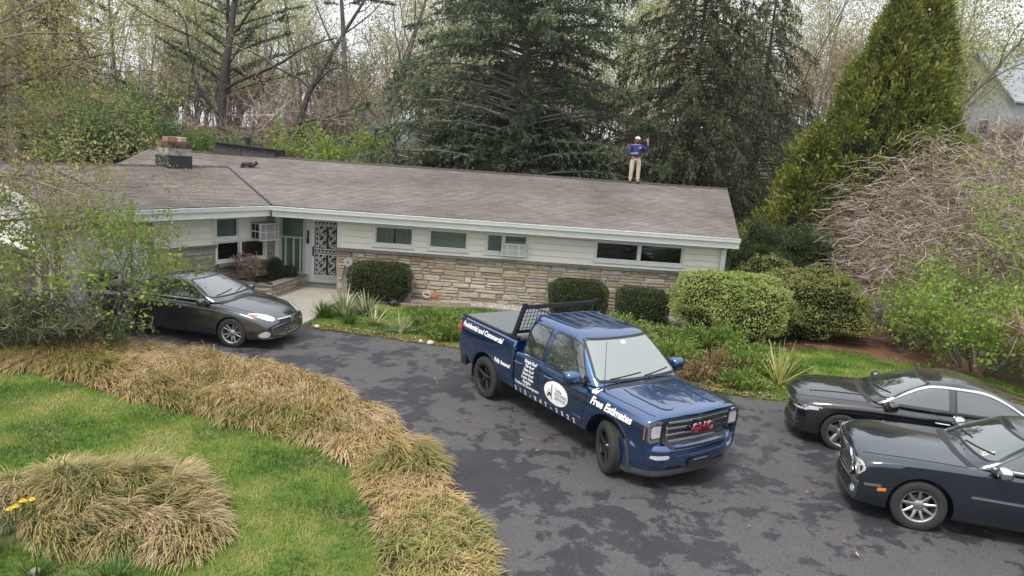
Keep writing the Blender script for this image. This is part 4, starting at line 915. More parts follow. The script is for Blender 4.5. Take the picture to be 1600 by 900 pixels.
    def wells(s, spots, hw, m=M_plast):
        for x, z, r in spots:
            for sg in (-1, 1):
                mb = MB(); n = 20; y0, y1 = sg*(hw-.34), sg*(hw-.03)
                for k in range(n+1): a = math.pi*(k/n)*1.16-.08*math.pi; mb.v += [(x+r*math.cos(a), y0, z+r*math.sin(a)), (x+r*math.cos(a), y1, z+r*math.sin(a))]
                mb.f += [(2*k, 2*k+1, 2*k+3, 2*k+2) for k in range(n)]; mb.f.append(tuple(2*k for k in range(n+1)))
                mb.build('wheel_liner', m, s.root, fixn=False)

# ---------------------------------------------------------------- blue pickup truck
TRUCK_LOC = (1.42, 12.73, .004); TRUCK_YAW = -.985
def build_truck():
    P = paint('deep_blue_paint', (.010,.066,.205), .88, .28); v = Vehicle('pickup_truck', TRUCK_LOC, TRUCK_YAW, 'deep blue pickup truck with white roofing lettering and a black cab rack', P, 1.01); v.root['category'] = 'pickup truck'
    WB = 1.8225
    def sec(x, zb, w2, w3, w4, z4, w5, z5, w6, z6, zt):
        return mirror_ring([(x,0,zb), (x,-.70,zb), (x,-w2,zb+.04), (x,-w3,.72), (x,-w4,z4), (x,-w5,z5), (x,-w6,z6), (x,0,zt)])
    rings = [sec(-.80,.44,.93,1.0,.995,1.08,.965,1.22,.70,1.25,1.25), sec(-.72,.44,.93,1.0,.995,1.08,.965,1.22,.70,1.25,1.25), sec(.3,.43,.93,1.005,.995,1.07,.96,1.21,.70,1.24,1.24), sec(1.12,.43,.93,1.005,.995,1.06,.955,1.20,.70,1.245,1.25),
             sec(1.40,.43,.93,1.005,.995,1.05,.945,1.185,.72,1.275,1.30), sec(1.80,.43,.93,1.005,1.0,1.05,.94,1.165,.72,1.255,1.285), sec(2.25,.42,.93,1.005,1.0,1.06,.945,1.165,.72,1.235,1.265), sec(2.52,.42,.93,1.0,.995,1.07,.94,1.155,.72,1.215,1.245),
             sec(2.70,.42,.93,.99,.985,1.07,.93,1.145,.72,1.205,1.23), sec(2.765,.42,.925,.98,.975,1.06,.92,1.13,.71,1.185,1.205), sec(2.785,.42,.92,.97,.965,1.05,.905,1.11,.70,1.16,1.175)]
    def bend(p): x, y, z = p; t = min(max((x-1.9)/.8, 0), 1); t = t*t*(3-2*t); return (x-.13*t*(y/.95)**2*(1 if abs(y) < .95 else 1), y, z)
    rings = [[bend(p) for p in r] for r in rings]
    bm, vv = cage(rings); o = subdivide(bm, vv, [(2,.6), (12,.6), (4,.3), (10,.3), (5,.4), (9,.4), (6,.35), (8,.35)], .9)
    cut = [cyl(WB, .41, .525, -1.3, -.62), cyl(WB, .41, .525, .62, 1.3)]
    me = bake(o, cut); v.meshes.append(me); BODY = v.part('body', me, P)
    for c in cut: bpy.data.objects.remove(c)
    # bed
    def bsec(x, k=1.0, zt=1.395): return mirror_ring([(x,0,.52), (x,-.75,.50), (x,-.94*k,.50), (x,-1.005*k,.74), (x,-1.0*k,1.08), (x,-.985*k,1.30), (x,-.955*k,zt), (x,0,zt)])
    rb = [bsec(-2.90,.965), bsec(-2.84,.985), bsec(-2.4), bsec(-1.6), bsec(-.95), bsec(-.845)]
    bm, vv = cage(rb); o = subdivide(bm, vv, [(2,.6), (12,.6), (6,.75), (8,.75), (4,.1)], .85)
    cut = [cyl(-WB, .40, .51, -1.3, -.62), cyl(-WB, .40, .51, .62, 1.3)]; me = bake(o, cut); v.meshes.append(me); v.part('cargo_bed', me, P)
    for c in cut: bpy.data.objects.remove(c)
    # greenhouse
    def gring(z, xf, xr, hw, zf=0.0):
        L_ = xf-xr; half = [(xf,0,z+zf), (xf-.025,-hw*.50,z+zf), (xf-.085,-hw*.86,z+zf*.8), (xf-.19,-hw,z+zf*.5), (xf-.19-(L_-.25)*.33,-hw*1.005,z), (xf-.19-(L_-.25)*.66,-hw*1.005,z), (xr+.07,-hw*.995,z), (xr+.015,-hw*.88,z), (xr,-hw*.5,z), (xr,0,z)]
        return mirror_ring(half)
    rg = [gring(1.16,1.60,-.79,.945), gring(1.24,1.53,-.785,.94), gring(1.52,1.20,-.765,.86), gring(1.80,.88,-.735,.745), gring(1.885,.74,-.71,.69), gring(1.925,.50,-.62,.54), gring(1.935,.2,-.4,.28)]
    bm, vv = cage(rg); o = subdivide(bm, vv, [(3,.15), (15,.15)], .0); me = bake(o); v.meshes.append(me); CAB = v.part('cab', me, P)
    # bumpers (plan curve extruded through a profile)
    def bumper(name, xc, prof, hw, wrap, m, sign=1, k2=.30):
        rings = []
        for i in range(13):
            y = -hw+2*hw*i/12; t = abs(y)/hw; x = xc-sign*(.13*t*t+wrap*max(0, (t-.72)/.28)**2.2); rings.append([(x+sign*dx, y, z) for dx, z in prof])
        bm, vv = cage(rings); o = subdivide(bm, vv, [(i, .5) for i in range(len(prof))], .6); me = bake(o); v.meshes.append(me); return v.part(name, me, m)
    bumper('front_bumper', 2.79, [(-.25,.34), (-.02,.34), (.03,.44), (.05,.58), (.045,.68), (.0,.735), (-.25,.735)], 1.01, .30, P)
    bumper('front_valance', 2.76, [(-.25,.22), (-.04,.22), (.015,.26), (.02,.355), (-.25,.355)], .98, .26, M_plastg)
    bumper('rear_bumper', -2.99, [(-.18,.42), (0,.43), (.03,.50), (.02,.60), (-.02,.63), (-.18,.63)], .98, .12, M_plast, -1)
    v.bvh()
    # arches
    for ax in 'RL':
        for cx, r0 in ((WB, .525), (-WB, .51)):
            pts = [(cx+(r0+.022)*math.cos(a), .40+(r0+.022)*math.sin(a)) for a in np.linspace(-.22, math.pi+.22, 26)]; v.strip('arch_moulding', pts, .058, ax, M_plastg, .010, .03)
        v.strip('sill_trim', [(1.28,.47), (-.78,.47)], .02, ax, M_plast, .004, .004)
    v.wells([(WB, .41, .53), (-WB, .40, .515)], 1.0)
    # glass
    sw_f = [(1.20,1.265), (.06,1.25), (.08,1.74), (.16,1.80), (.58,1.80), (.80,1.74)]; sw_r = [(-.04,1.25), (-.62,1.245), (-.66,1.31), (-.58,1.74), (-.50,1.80), (-.02,1.80)]
    for ax in 'RL':
        for pl, wn in ((sw_f, 'side_window'), (sw_r, 'rear_side_window')):
            v.patch(wn+'_seal', [(a*1.0+(.03 if a > pl[0][0]-.5 and False else 0), b) for a, b in pl], ax, M_plast, .003, .004, .08)
            c = Vector((sum(p[0] for p in pl)/len(pl), sum(p[1] for p in pl)/len(pl))); v.patch(wn, [tuple(c+(Vector(p)-c)*.94) for p in pl], ax, M_vglass, .006, .004, .08)
        v.strip('window_trim', [(1.26,1.238), (.0,1.228), (-.64,1.224)], .018, ax, M_chrome, .008, .006)
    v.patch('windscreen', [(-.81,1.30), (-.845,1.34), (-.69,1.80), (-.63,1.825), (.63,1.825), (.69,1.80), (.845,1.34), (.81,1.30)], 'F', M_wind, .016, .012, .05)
    v.strip('windscreen_border', [(-.80,1.30), (-.835,1.345), (-.685,1.795), (-.63,1.815), (.63,1.815), (.685,1.795), (.835,1.345), (.80,1.30)], .03, 'F', M_plast, .019, .008, closed=True, step=.04); v.patch('inspection_sticker', [(-.05,1.74), (-.05,1.78), (.04,1.78), (.04,1.74)], 'F', M_white, .020, .002, .05)
    v.patch('rear_window', [(-.62,1.42), (-.56,1.72), (.56,1.72), (.62,1.42)], 'B', M_vglass, .005, .006, .12)
    v.strip('cowl_panel', [(1.52,-.80), (1.60,-.4), (1.62,0), (1.60,.4), (1.52,.80)], .10, 'T', M_plast, .004, .006)
    for y0, y1 in ((-.62,.02), (.06,.66)):
        mb = MB(); pts = []
        for i in range(9): y = y0+(y1-y0)*i/8; p, n = v.hit('F', y, 1.315+.045*(i/8)); pts.append(p+n*.02)
        mb.tube(pts, .010, 5); p, n = v.hit('F', y0+.08, 1.29); mb.tube([p+n*.03+Vector((.05,0,-.03)), pts[2]], .014, 5); mb.build('wiper', M_plast, v.root)
    # doors: raised panels over dark gaps
    dF = smooth_poly([(1.18,.50), (.04,.50), (-.005,.60), (-.005,1.17), (.02,1.215), (1.20,1.21), (1.30,1.12), (1.30,.95), (1.22,.75)], 1, True); dR = smooth_poly([(-.025,.50), (-.72,.50), (-.765,.62), (-.765,1.16), (-.72,1.205), (-.05,1.215), (-.025,1.17)], 1, True)
    for ax in 'RL':
        for pl in (dF, dR):
            v.patch('door_gap', pl, ax, M_seam, .0025, .003, .1); c = Vector((sum(p[0] for p in pl)/len(pl), sum(p[1] for p in pl)/len(pl)))
            sx = (max(p[0] for p in pl)-min(p[0] for p in pl)); d = v.patch('door', [(c.x+(p[0]-c.x)*(1-.022/sx), c.y+(p[1]-c.y)*.972) for p in pl], ax, P, .005, .006, .1)
            hx = c.x-(.42 if pl is dF else .20); ay = -1 if ax == 'R' else 1
            p, n = v.hit(ax, hx, 1.06); mb = MB(); mb.tube([p+Vector((-.10,ay*.005,0)), p+Vector((-.08,ay*.045,.004)), p+Vector((.08,ay*.045,.004)), p+Vector((.10,ay*.005,0))], .016, 6); mb.build('door_handle', P, d, smooth=True)
        v.strip('door_crease', [(1.15,.585), (-.75,.585)], .012, ax, P, .012, .010)
    # bonnet and fenders
    v.strip('bonnet_gap', [(1.52,-.87), (2.0,-.86), (2.5,-.83), (2.62,-.80)], .010, 'T', M_seam, .003, .003); v.strip('bonnet_gap', [(1.52,.87), (2.0,.86), (2.5,.83), (2.62,.80)], .010, 'T', M_seam, .003, .003)
    for sg in (-1, 1): v.patch('bonnet_bulge', smooth_poly([(1.66,sg*.46), (2.56,sg*.36), (2.60,sg*.50), (2.48,sg*.60), (1.70,sg*.64)], 1, True), 'T', P, .012, .014, .10)
    v.strip('bonnet_crease', [(1.80,0), (2.56,0)], .014, 'T', M_seam, .002, .003)
    # front: dark surround, chrome bars, lamps
    v.patch('grille', [(-.66,.76), (-.71,.88), (-.71,1.09), (-.67,1.12), (.67,1.12), (.71,1.09), (.71,.88), (.66,.76), (.56,.68), (-.56,.68)], 'F', M_plast, .012, .03, .11)
    v.bvh()
    for z, hw in ((1.085,.63), (.985,.64), (.885,.64), (.785,.58), (.715,.50)):
        mb = MB(); pts = []
        for i in range(13): y = -hw+2*hw*i/12; p, n = v.hit('F', y, z); pts.append(Vector((p.x+.022, y, z)))
        for a, b in zip(pts, pts[1:]): mb.bar(a, b, .032, .034 if z != .715 else .018)
        mb.build('grille_bar', M_chrome if z != .715 else P, v.root, bevel=.004)
    for sg in (-1, 1):
        mb = MB(); p, n = v.hit('F', sg*.605, .88); mb.bar((p.x+.02,sg*.63,1.095), (p.x+.02,sg*.61,.79), .028, .034); mb.build('grille_end', M_chrome, v.root)
        hl = [(sg*.715,.79), (sg*.715,1.10), (sg*.75,1.12), (sg*.93,1.105), (sg*.965,1.07), (sg*.965,.84), (sg*.92,.78)]
        h = v.patch('headlight', hl, 'F', M_plastg, .008, .03, .06); v.strip('lamp_surround', [(sg*.73,1.085), (sg*.76,1.095), (sg*.905,1.08), (sg*.935,1.05), (sg*.935,.86), (sg*.90,.815), (sg*.73,.82)], .046, 'F', M_chrome, .018, .012, h); v.patch('lamp_lens', [(sg*.73,.865), (sg*.73,1.04), (sg*.86,1.045), (sg*.895,1.01), (sg*.895,.89), (sg*.87,.86)], 'F', M_lamp, .020, .012, .05, h)
        v.patch('side_marker', [(2.655,.84), (2.66,1.06), (2.615,1.06), (2.61,.85)], 'R' if sg < 0 else 'L', M_amber, .010, .012, .05)
        v.patch('fog_lamp', [(sg*.62,.55), (sg*.60,.59), (sg*.64,.605), (sg*.86,.595), (sg*.875,.565), (sg*.80,.54)], 'F', M_lamp, .010, .01, .05)
        v.strip('bumper_crease', [(sg*.98,.66), (sg*.62,.655), (sg*.50,.57), (sg*.0,.57)], .020, 'F', P, .016, .016)
        v.patch('tow_recess', [(sg*.30,.35), (sg*.34,.41), (sg*.58,.42), (sg*.60,.36)], 'F', M_seam, .006, .006, .06)
        v.patch('tail_light', [(-2.885,1.05), (-2.885,1.31), (-2.80,1.33), (-2.79,1.05)], 'R' if sg < 0 else 'L', M_red, .008, .01, .06); v.patch('tail_light', [(sg*.86,1.02), (sg*.86,1.32), (sg*.94,1.32), (sg*.94,1.02)], 'B', M_red, .008, .01, .06)
    mb = MB(); mb.box2(2.82,2.86,-.22,.22,.36,.49); mb.box2(2.83,2.868,-.20,.20,.485,.505); mb.build('plate_bracket', M_plast, v.root); mb = MB(); mb.box2(2.865,2.872,-.17,.12,.488,.51); mb.build('plate_rim', M_chrome, v.root)
    # badge
    for ch, y, in (('GMC', 0),):
        b_ = MB(); cu = bpy.data.curves.new('t', 'FONT'); cu.body = 'GMC'; cu.size = .175; cu.offset = .009; cu.extrude = .014; cu.align_x = 'CENTER'; cu.space_character = 1.02; cu.resolution_u = 3
        for nm, m, ex, of, dx in (('badge_surround', M_chrome, .010, .016, .0), ('badge_letters', mat('badge_red', (.20,.010,.018), .3, coat=.6), .012, .003, .010)):
            cu.extrude = ex; cu.offset = of; o = bpy.data.objects.new('t', cu); COL.objects.link(o); dg = bpy.context.evaluated_depsgraph_get(); me = bpy.data.meshes.new_from_object(o.evaluated_get(dg)); bpy.data.objects.remove(o)
            for q in me.vertices: c = q.co; q.co = Vector((2.812+dx+c.z, -0.0+c.x*1.12, .905+c.y))       # read from the front: letter x runs to the truck's left
            v.part(nm, me, m)
    # roof ribs, mast antenna, third brake light blade
    for y in (-.52,-.31,-.10,.10,.31,.52): v.strip('roof_rib', [(.36,y*1.05), (-.60,y*1.05)], .020, 'T', mat('roof_rib_blue', (.10,.17,.32), .25, .3, coat=1) if 'roof_rib_blue' not in MATS else MATS['roof_rib_blue'], .007, .008)
    mb = MB(); mb.add([(.56,.52,1.87), (.30,.52,1.89), (.38,.52,1.955), (.56,.555,1.87), (.30,.555,1.89), (.38,.555,1.955)], [(0,1,2), (5,4,3), (0,3,4,1), (1,4,5,2), (2,5,3,0)]); mb.build('roof_fin', M_plast, v.root)
    p, n = v.hit('T', 1.54, -.86); mb = MB(); mb.tube([p, p+Vector((-.02,0,.35)), p+Vector((-.05,0,.78))], [.007,.005,.004], 5); mb.lathe([(.022,0), (.016,.03), (.008,.05)], 8, 'Z', tuple(p)); mb.build('antenna', M_plast, v.root)
    # mirrors
    for sg in (-1, 1): v.mirror(1.06, sg*1.15, 1.325, P, (1.12, sg*.93, 1.25), (.13,.29,.21))
    # bed: tonneau, rails, rack
    mb = MB(); mb.box2(-2.85,-.93,-.86,.86,1.385,1.425); mb.build('tonneau_cover', M_tonneau, v.root, bevel=.015)
    for sg in (-1, 1): mb = MB(); mb.box2(-2.86,-.86,sg*.895-.03,sg*.895+.03,1.39,1.432); mb.build('bed_rail', M_plast, v.root, bevel=.006); mb = MB(); mb.box2(-2.80,-2.74,sg*.935-.02,sg*.935+.02,1.39,1.402); mb.build('stake_pocket', M_seam, v.root)
    rk_ = MB()
    for sg in (-1, 1): rk_.bar((-1.02,sg*.91,1.40), (-.84,sg*.82,2.04), .07, .07); rk_.box2(-1.16,-.84,sg*.90-.05,sg*.90+.05,1.428,1.455); rk_.box2(-.865,-.805,sg*.82-.04,sg*.82+.04,2.01,2.08)
    rk_.box2(-.868,-.812,-.82,.82,1.975,2.045); rk_.bar((-.98,-.86,1.52), (-.98,.86,1.52), .05, .05)
    RK = rk_.build('cab_rack', mat('rack_black', (.018,.02,.024), .4, .3), v.root)
    mb = MB()
    for k in range(22): y = -.80+1.6*k/21; mb.bar((-.975,y*1.04,1.52), (-.845,y,1.98), .008, .008)
    for k in range(7): t = k/6; mb.bar((-.975+.13*t,-.83,1.52+.46*t), (-.975+.13*t,.83,1.52+.46*t), .008, .008)
    mb.build('rack_mesh', MATS['rack_black'], RK)
    # lettering on the visible side and its twin
    v.bvh()
    T = lambda *a, **k: v.text(*a, **k)
    T('Residential and Commercial', -2.74, 1.235, .138, italic=.35, bold=.0055, off=.010, spacing=.96)
    T('Fully Insured', -1.46, .86, .105, italic=.30, bold=.005, off=.012)
    for i, (ln, sz) in enumerate((('Shingle Roof',.085), ('Tile Roof',.085), ('Slate Roof',.085), ('Metal Roof',.085), ('Cedar Shake',.085), ('Skylights',.085), ('Gutters & Downspouts',.092))): T(ln, -.33+.012*(3-i), 1.12-.074*i, sz*.86, italic=.3, bold=.0022, align='CENTER', off=.014)
    x = -.74
    for ch in '215-847-3522': T(ch, x, .515, .115, bold=.004, align='CENTER', off=.014, name='phone_digit'); x += .158
    T('Free Estimates', 1.40, 1.0, .165, italic=.35, bold=.007, off=.014, slope=-.02, spacing=.97); T('4x4', 1.36, 1.155, .085, italic=.35, bold=.005, off=.012)
    el = [(.52+.33*math.cos(a), .845+.20*math.sin(a)) for a in np.linspace(0, 2*math.pi, 40, endpoint=False)]; LOGO = v.patch('logo_oval', el, 'R', M_white, .016, .004, .08)
    M_ink = mat('grey_ink', (.22,.23,.25), .6); M_inkd = mat('dark_ink', (.03,.04,.06), .6)
    for ln, zz in (('Tulley', .895), ('ROOFING', .825), ('SERVICES', .755)): v.text(ln, .50, zz, .075, m=M_ink, bold=.001, off=.024, parent=LOGO)
    v.strip('logo_figure', [(.41,.98), (.405,.72)], .016, 'R', M_inkd, .023, .001, LOGO); v.strip('logo_figure', [(.28,.76), (.34,.90), (.40,.77)], .008, 'R', M_ink, .023, .001, LOGO); v.patch('logo_figure', [(.29,.76), (.33,.82), (.37,.84), (.40,.80), (.38,.765), (.34,.79), (.31,.745)], 'R', M_inkd, .023, .001, .1, LOGO)
    v.patch('door_badge', [(.93,.655), (.93,.68), (1.20,.68), (1.20,.655)], 'R', M_chrome, .012, .006, .1)
    v.wheel(WB, -.865, .405, .262, .27, 'five', M_alloyd, .40 if False else -.40, 5, .02); v.wheel(WB, .865, .405, .262, .27, 'five', M_alloyd, -.40, 5, .02)
    v.wheel(-WB, -.865, .405, .262, .27, 'five', M_alloyd, 0, 5, .02); v.wheel(-WB, .865, .405, .262, .27, 'five', M_alloyd, 0, 5, .02)
    mb = MB(); mb.box2(-2.8,2.4,-.55,.55,.36,.56); mb.build('chassis', M_plast, v.root)
    return v
build_truck()
# ---------------------------------------------------------------- sedans
def ipl(x, tab):
    """smooth interpolation in a table of (x, value)"""
    tab = sorted(tab)
    if x <= tab[0][0]: return tab[0][1]
    for (a, va), (b, vb) in zip(tab, tab[1:]):
        if x <= b: t = (x-a)/(b-a); return va+(vb-va)*t
    return tab[-1][1]
def sedan_shell(v, S):
    """S: dict of tables along x (front positive): W half width, top, shoulder, bottom"""
    def sec(x):
        W, zt, zs, zb = ipl(x, S['W']), ipl(x, S['top']), ipl(x, S['sh']), ipl(x, S['bot']); cr = S.get('crown', .055)
        return mirror_ring([(x,0,zb), (x,-.62*W,zb), (x,-.95*W,zb+.03), (x,-1.0*W,zb+.17), (x,-1.0*W,(zb+zs)/2+.10), (x,-.975*W,zs), (x,-.91*W,zs+(zt-zs)*.60), (x,-.72*W,zt-.010), (x,-.36*W,zt+cr*.72), (x,0,zt+cr)])
    rings = [sec(x) for x in S['xs']]; fx, rx = S['xs'][-1], S['xs'][0]
    def bend(p):
        x, y, z = p; t = min(max((x-(fx-.75))/.75, 0), 1); u = min(max(((rx+.7)-x)/.7, 0), 1)
        return (x-S.get('fb',.20)*t*t*(y/.9)**2+S.get('rb',.14)*u*u*(y/.9)**2, y, z)
    rings = [[bend(p) for p in r] for r in rings]; bm, vv = cage(rings); n = len(rings[0])
    o = subdivide(bm, vv, [(2,.5), (n-2,.5), (5,S.get('crease',.45)), (n-5,S.get('crease',.45)), (7,.2), (n-7,.2)], S.get('ec', .4))
    cut = []
    for x in (S['wf'], -S['wf'] if 'wr' not in S else S['wr']):
        for sg in (-1, 1): a, b = sorted((sg*.58, sg*1.2)); cut.append(cyl(x, S['r'], S['r']+S.get('gap',.045), a, b))
    me = bake(o, cut); v.meshes.append(me); v.part('body', me, v.paint)
    for c in cut: bpy.data.objects.remove(c)
    def gring(z, xf, xr, hw, bow=.10):
        L_ = xf-xr; return mirror_ring([(xf,0,z), (xf-bow*.25,-hw*.48,z), (xf-bow*.8,-hw*.84,z), (xf-bow*2.0,-hw,z), (xf-bow*2-(L_-bow*3)*.30,-hw*1.01,z), (xf-bow*2-(L_-bow*3)*.62,-hw*1.01,z), (xr+bow*1.6,-hw*.985,z), (xr+bow*.6,-hw*.84,z), (xr+bow*.15,-hw*.48,z), (xr,0,z)])
    bm, vv = cage([gring(*q) for q in S['green']]); o = subdivide(bm, vv, [(3,.1), (15,.1)], 0); me = bake(o); v.meshes.append(me); v.part('roof', me, v.paint)
    v.bvh(); v.wells([(S['wf'], S['r'], S['r']+S.get('gap',.045)+.005), (S.get('wr', -S['wf']), S['r'], S['r']+S.get('gap',.045)+.005)], ipl(0, S['W']))
def sedan_trim(v, S):
    for ax in 'RL':
        for pl, nm in zip(S['windows'], ('side_window', 'rear_side_window', 'quarter_window')):
            v.patch('window_seal', pl, ax, M_plast, .003, .004, .07); c = Vector((sum(p[0] for p in pl)/len(pl), sum(p[1] for p in pl)/len(pl)))
            v.patch(nm, [tuple(c+(Vector(p)-c)*.95) for p in pl], ax, M_vglass, .006, .004, .07)
        for pl in S['doors']:
            pl = smooth_poly(pl, 1, True); v.strip('door_gap', pl, .010, ax, M_seam, .003, .003, closed=True)
        for hx, hz in S['handles']:
            ay = -1 if ax == 'R' else 1; p, n = v.hit(ax, hx, hz); mb = MB(); mb.tube([p+Vector((-.11,ay*.0,0)), p+Vector((-.09,ay*.035,.003)), p+Vector((.09,ay*.035,.003)), p+Vector((.11,ay*.0,0))], .014, 6); mb.build('door_handle', S.get('handle_mat', v.paint), v.root, smooth=True)
        if 'chrome' in S: v.strip('window_trim', S['chrome'], S.get('chw',.022), ax, M_chrome, .007, .005, step=.03)
        v.strip('rocker_trim', [(S['wf']-S['r']-.12, ipl(0,S['bot'])+.06), (-S['wf']+S['r']+.12, ipl(0,S['bot'])+.06)], .05, ax, M_plast, .005, .006)
    v.patch('windscreen', S['wind'], 'F', M_wind2, .010, .010, .05); v.strip('windscreen_border', S['wind'], .016, 'F', M_plast, .0115, .006, closed=True, step=.04); v.patch('rear_window', S['rearw'], 'B', M_vglass, .005, .006, .1)
    if 'sun' in S: v.patch('sunroof', S['sun'], 'T', M_vglass, .006, .006, .1)
    v.strip('cowl_panel', S['cowl'], .10, 'T', M_plast, .004, .006)
    for y0, y1, zz in S['wipers']:
        mb = MB(); pts = []
        for i in range(8): y = y0+(y1-y0)*i/7; p, n = v.hit('F', y, zz+.05*i/7); pts.append(p+n*.016)
        mb.tube(pts, .009, 5); mb.build('wiper', M_plast, v.root)
    for sg in (-1, 1): v.strip('bonnet_gap', [(a, sg*b) for a, b in S['bonnet']], .009, 'T', M_seam, .003, .003)
    for sg in (-1, 1): v.mirror(S['mir'][0], sg*S['mir'][1], S['mir'][2], S.get('mir_mat', v.paint), (S['mir'][0]+.08, sg*(S['mir'][1]-.18), S['mir'][2]-.06), S.get('mirs', (.09,.21,.14)))
    for x in (S['wf'], S.get('wr', -S['wf'])):
        for sg in (-1, 1): v.wheel(x, sg*S['trk'], S['r'], S['rim'], .225, S['style'], S['rimmat'], S.get('steer', 0) if x > 0 else 0, S['nsp'], S.get('dish', .025))
    mb = MB(); mb.box2(-1.9,1.9,-.55,.55,.20,.34); mb.build('underbody', M_plast, v.root)
def ring_pts(cx, cz, rx, rz, n=20): return [(cx+rx*math.cos(a), cz+rz*math.sin(a)) for a in np.linspace(0, 2*math.pi, n, endpoint=False)]

# dark grey sedan by the garage
def build_grey_sedan():
    v = Vehicle('sedan', (-7.42, 17.0, .004), R(-12.4), 'dark grey sedan with silver ten spoke wheels in front of the garage', paint('graphite_paint', (.044,.050,.060), .8, .30, 2.0)); v.root['group'] = 'parked sedans'
    S = dict(xs=[-2.54,-2.46,-2.15,-1.4,-.5,.4,1.0,1.5,1.95,2.22,2.38,2.42], wf=1.41, r=.335, rim=.235, trk=.79, style='pair', nsp=10, rimmat=M_alloy, steer=.10,
        W=[(-2.54,.74), (-2.46,.82), (-2.15,.89), (-1.4,.925), (0,.915), (1.4,.92), (1.95,.90), (2.22,.86), (2.38,.78), (2.42,.70)],
        top=[(-2.54,.86), (-2.46,.96), (-2.15,1.03), (-1.4,1.05), (-.5,.98), (.4,.97), (1.0,.985), (1.5,.925), (1.95,.835), (2.22,.745), (2.38,.65), (2.42,.56)],
        sh=[(-2.54,.74), (-2.15,.90), (-1.4,.925), (-.5,.90), (.4,.875), (1.0,.855), (1.5,.80), (1.95,.73), (2.22,.66), (2.42,.50)], bot=[(-2.54,.34), (-2.15,.25), (-1.4,.21), (1.4,.20), (1.95,.20), (2.42,.24)],
        green=[(.90,1.26,-1.72,.83), (.985,1.13,-1.66,.815), (1.14,.80,-1.34,.74), (1.31,.42,-.98,.65), (1.405,.18,-.72,.575), (1.445,-.05,-.5,.45), (1.455,-.2,-.35,.25)],
        windows=[[(.80,1.00), (-.18,1.01), (-.16,1.345), (.02,1.345), (.22,1.30)], [(-.26,1.01), (-1.12,1.02), (-1.16,1.06), (-.80,1.31), (-.66,1.345), (-.24,1.345)]],
        doors=[[(.92,.30), (-.22,.30), (-.22,.96), (.96,.94), (1.0,.7)], [(-.24,.30), (-1.0,.30), (-1.2,.62), (-1.16,.97), (-.24,.96)]], handles=[(-.05,.86), (-1.02,.88)],
        chrome=[(.80,.995), (-.2,1.0), (-1.15,1.01)], chw=.018,
        wind=[(-.70,1.058), (-.73,1.085), (-.56,1.345), (-.50,1.37), (.50,1.37), (.56,1.345), (.73,1.085), (.70,1.058)], rearw=[(-.60,1.08), (-.50,1.33), (.50,1.33), (.60,1.08)], sun=[(.0,-.38), (-.34,-.40), (-.34,.40), (.0,.38)],
        cowl=[(1.05,-.74), (1.17,-.4), (1.20,0), (1.17,.4), (1.05,.74)], wipers=[(-.60,.02,1.075), (.05,.62,1.075)], bonnet=[(1.06,.79), (1.6,.76), (2.05,.66), (2.24,.5)], mir=(.72,.99,1.0))
    sedan_shell(v, S)
    # raised front bumper lip and lamps
    v.patch('lower_grille', smooth_poly([(-.56,.31), (-.66,.42), (-.62,.54), (.62,.54), (.66,.42), (.56,.31)], 1, True), 'F', M_plast, .008, .02, .07)
    v.bvh()
    for z, hw in ((.345,.58), (.385,.62), (.425,.645), (.465,.645), (.505,.63)): v.strip('grille_slat', [(-hw,z), (hw,z)], .014, 'F', M_chrome, .012, .012)
    v.strip('grille_frame', smooth_poly([(-.57,.305), (-.68,.42), (-.635,.548), (.635,.548), (.68,.42), (.57,.305)], 1, True), .02, 'F', M_chrome, .012, .012, closed=True)
    v.patch('upper_grille', [(-.42,.60), (-.45,.66), (.45,.66), (.42,.60)], 'F', M_plast, .006, .01, .07); v.strip('upper_grille_bar', [(-.46,.672), (.46,.672)], .02, 'F', M_chrome, .012, .01)
    v.strip('emblem', ring_pts(0,.635,.075,.05), .014, 'F', M_chrome, .026, .012, closed=True, step=.01); v.strip('emblem', ring_pts(0,.635,.028,.05), .011, 'F', M_chrome, .026, .012, closed=True, step=.01); v.strip('emblem', ring_pts(0,.66,.05,.02), .011, 'F', M_chrome, .026, .012, closed=True, step=.01)
    for sg in (-1, 1):
        h = v.patch('headlight', smooth_poly([(2.30,sg*.46), (2.05,sg*.60), (1.80,sg*.80), (1.78,sg*.845), (2.06,sg*.80), (2.26,sg*.66)], 1, True), 'T', M_lamp, .008, .012, .06); v.patch('indicator', [(1.98,sg*.735), (1.84,sg*.80), (1.85,sg*.835), (2.0,sg*.80)], 'T', M_amber, .012, .006, .05, h)
        v.patch('fog_lamp', smooth_poly([(sg*.74,.30), (sg*.70,.40), (sg*.80,.46), (sg*.86,.38), (sg*.84,.30)], 1, True), 'F', M_lamp, .010, .012, .05)
        v.patch('tail_light', [(sg*.45,.78), (sg*.48,.90), (sg*.80,.92), (sg*.80,.80)], 'B', M_red, .008, .01, .06)
    v.strip('bumper_lip', [(-.80,.262), (-.5,.25), (.5,.25), (.80,.262)], .03, 'F', M_alloy, .012, .012)
    sedan_trim(v, S)
build_grey_sedan()
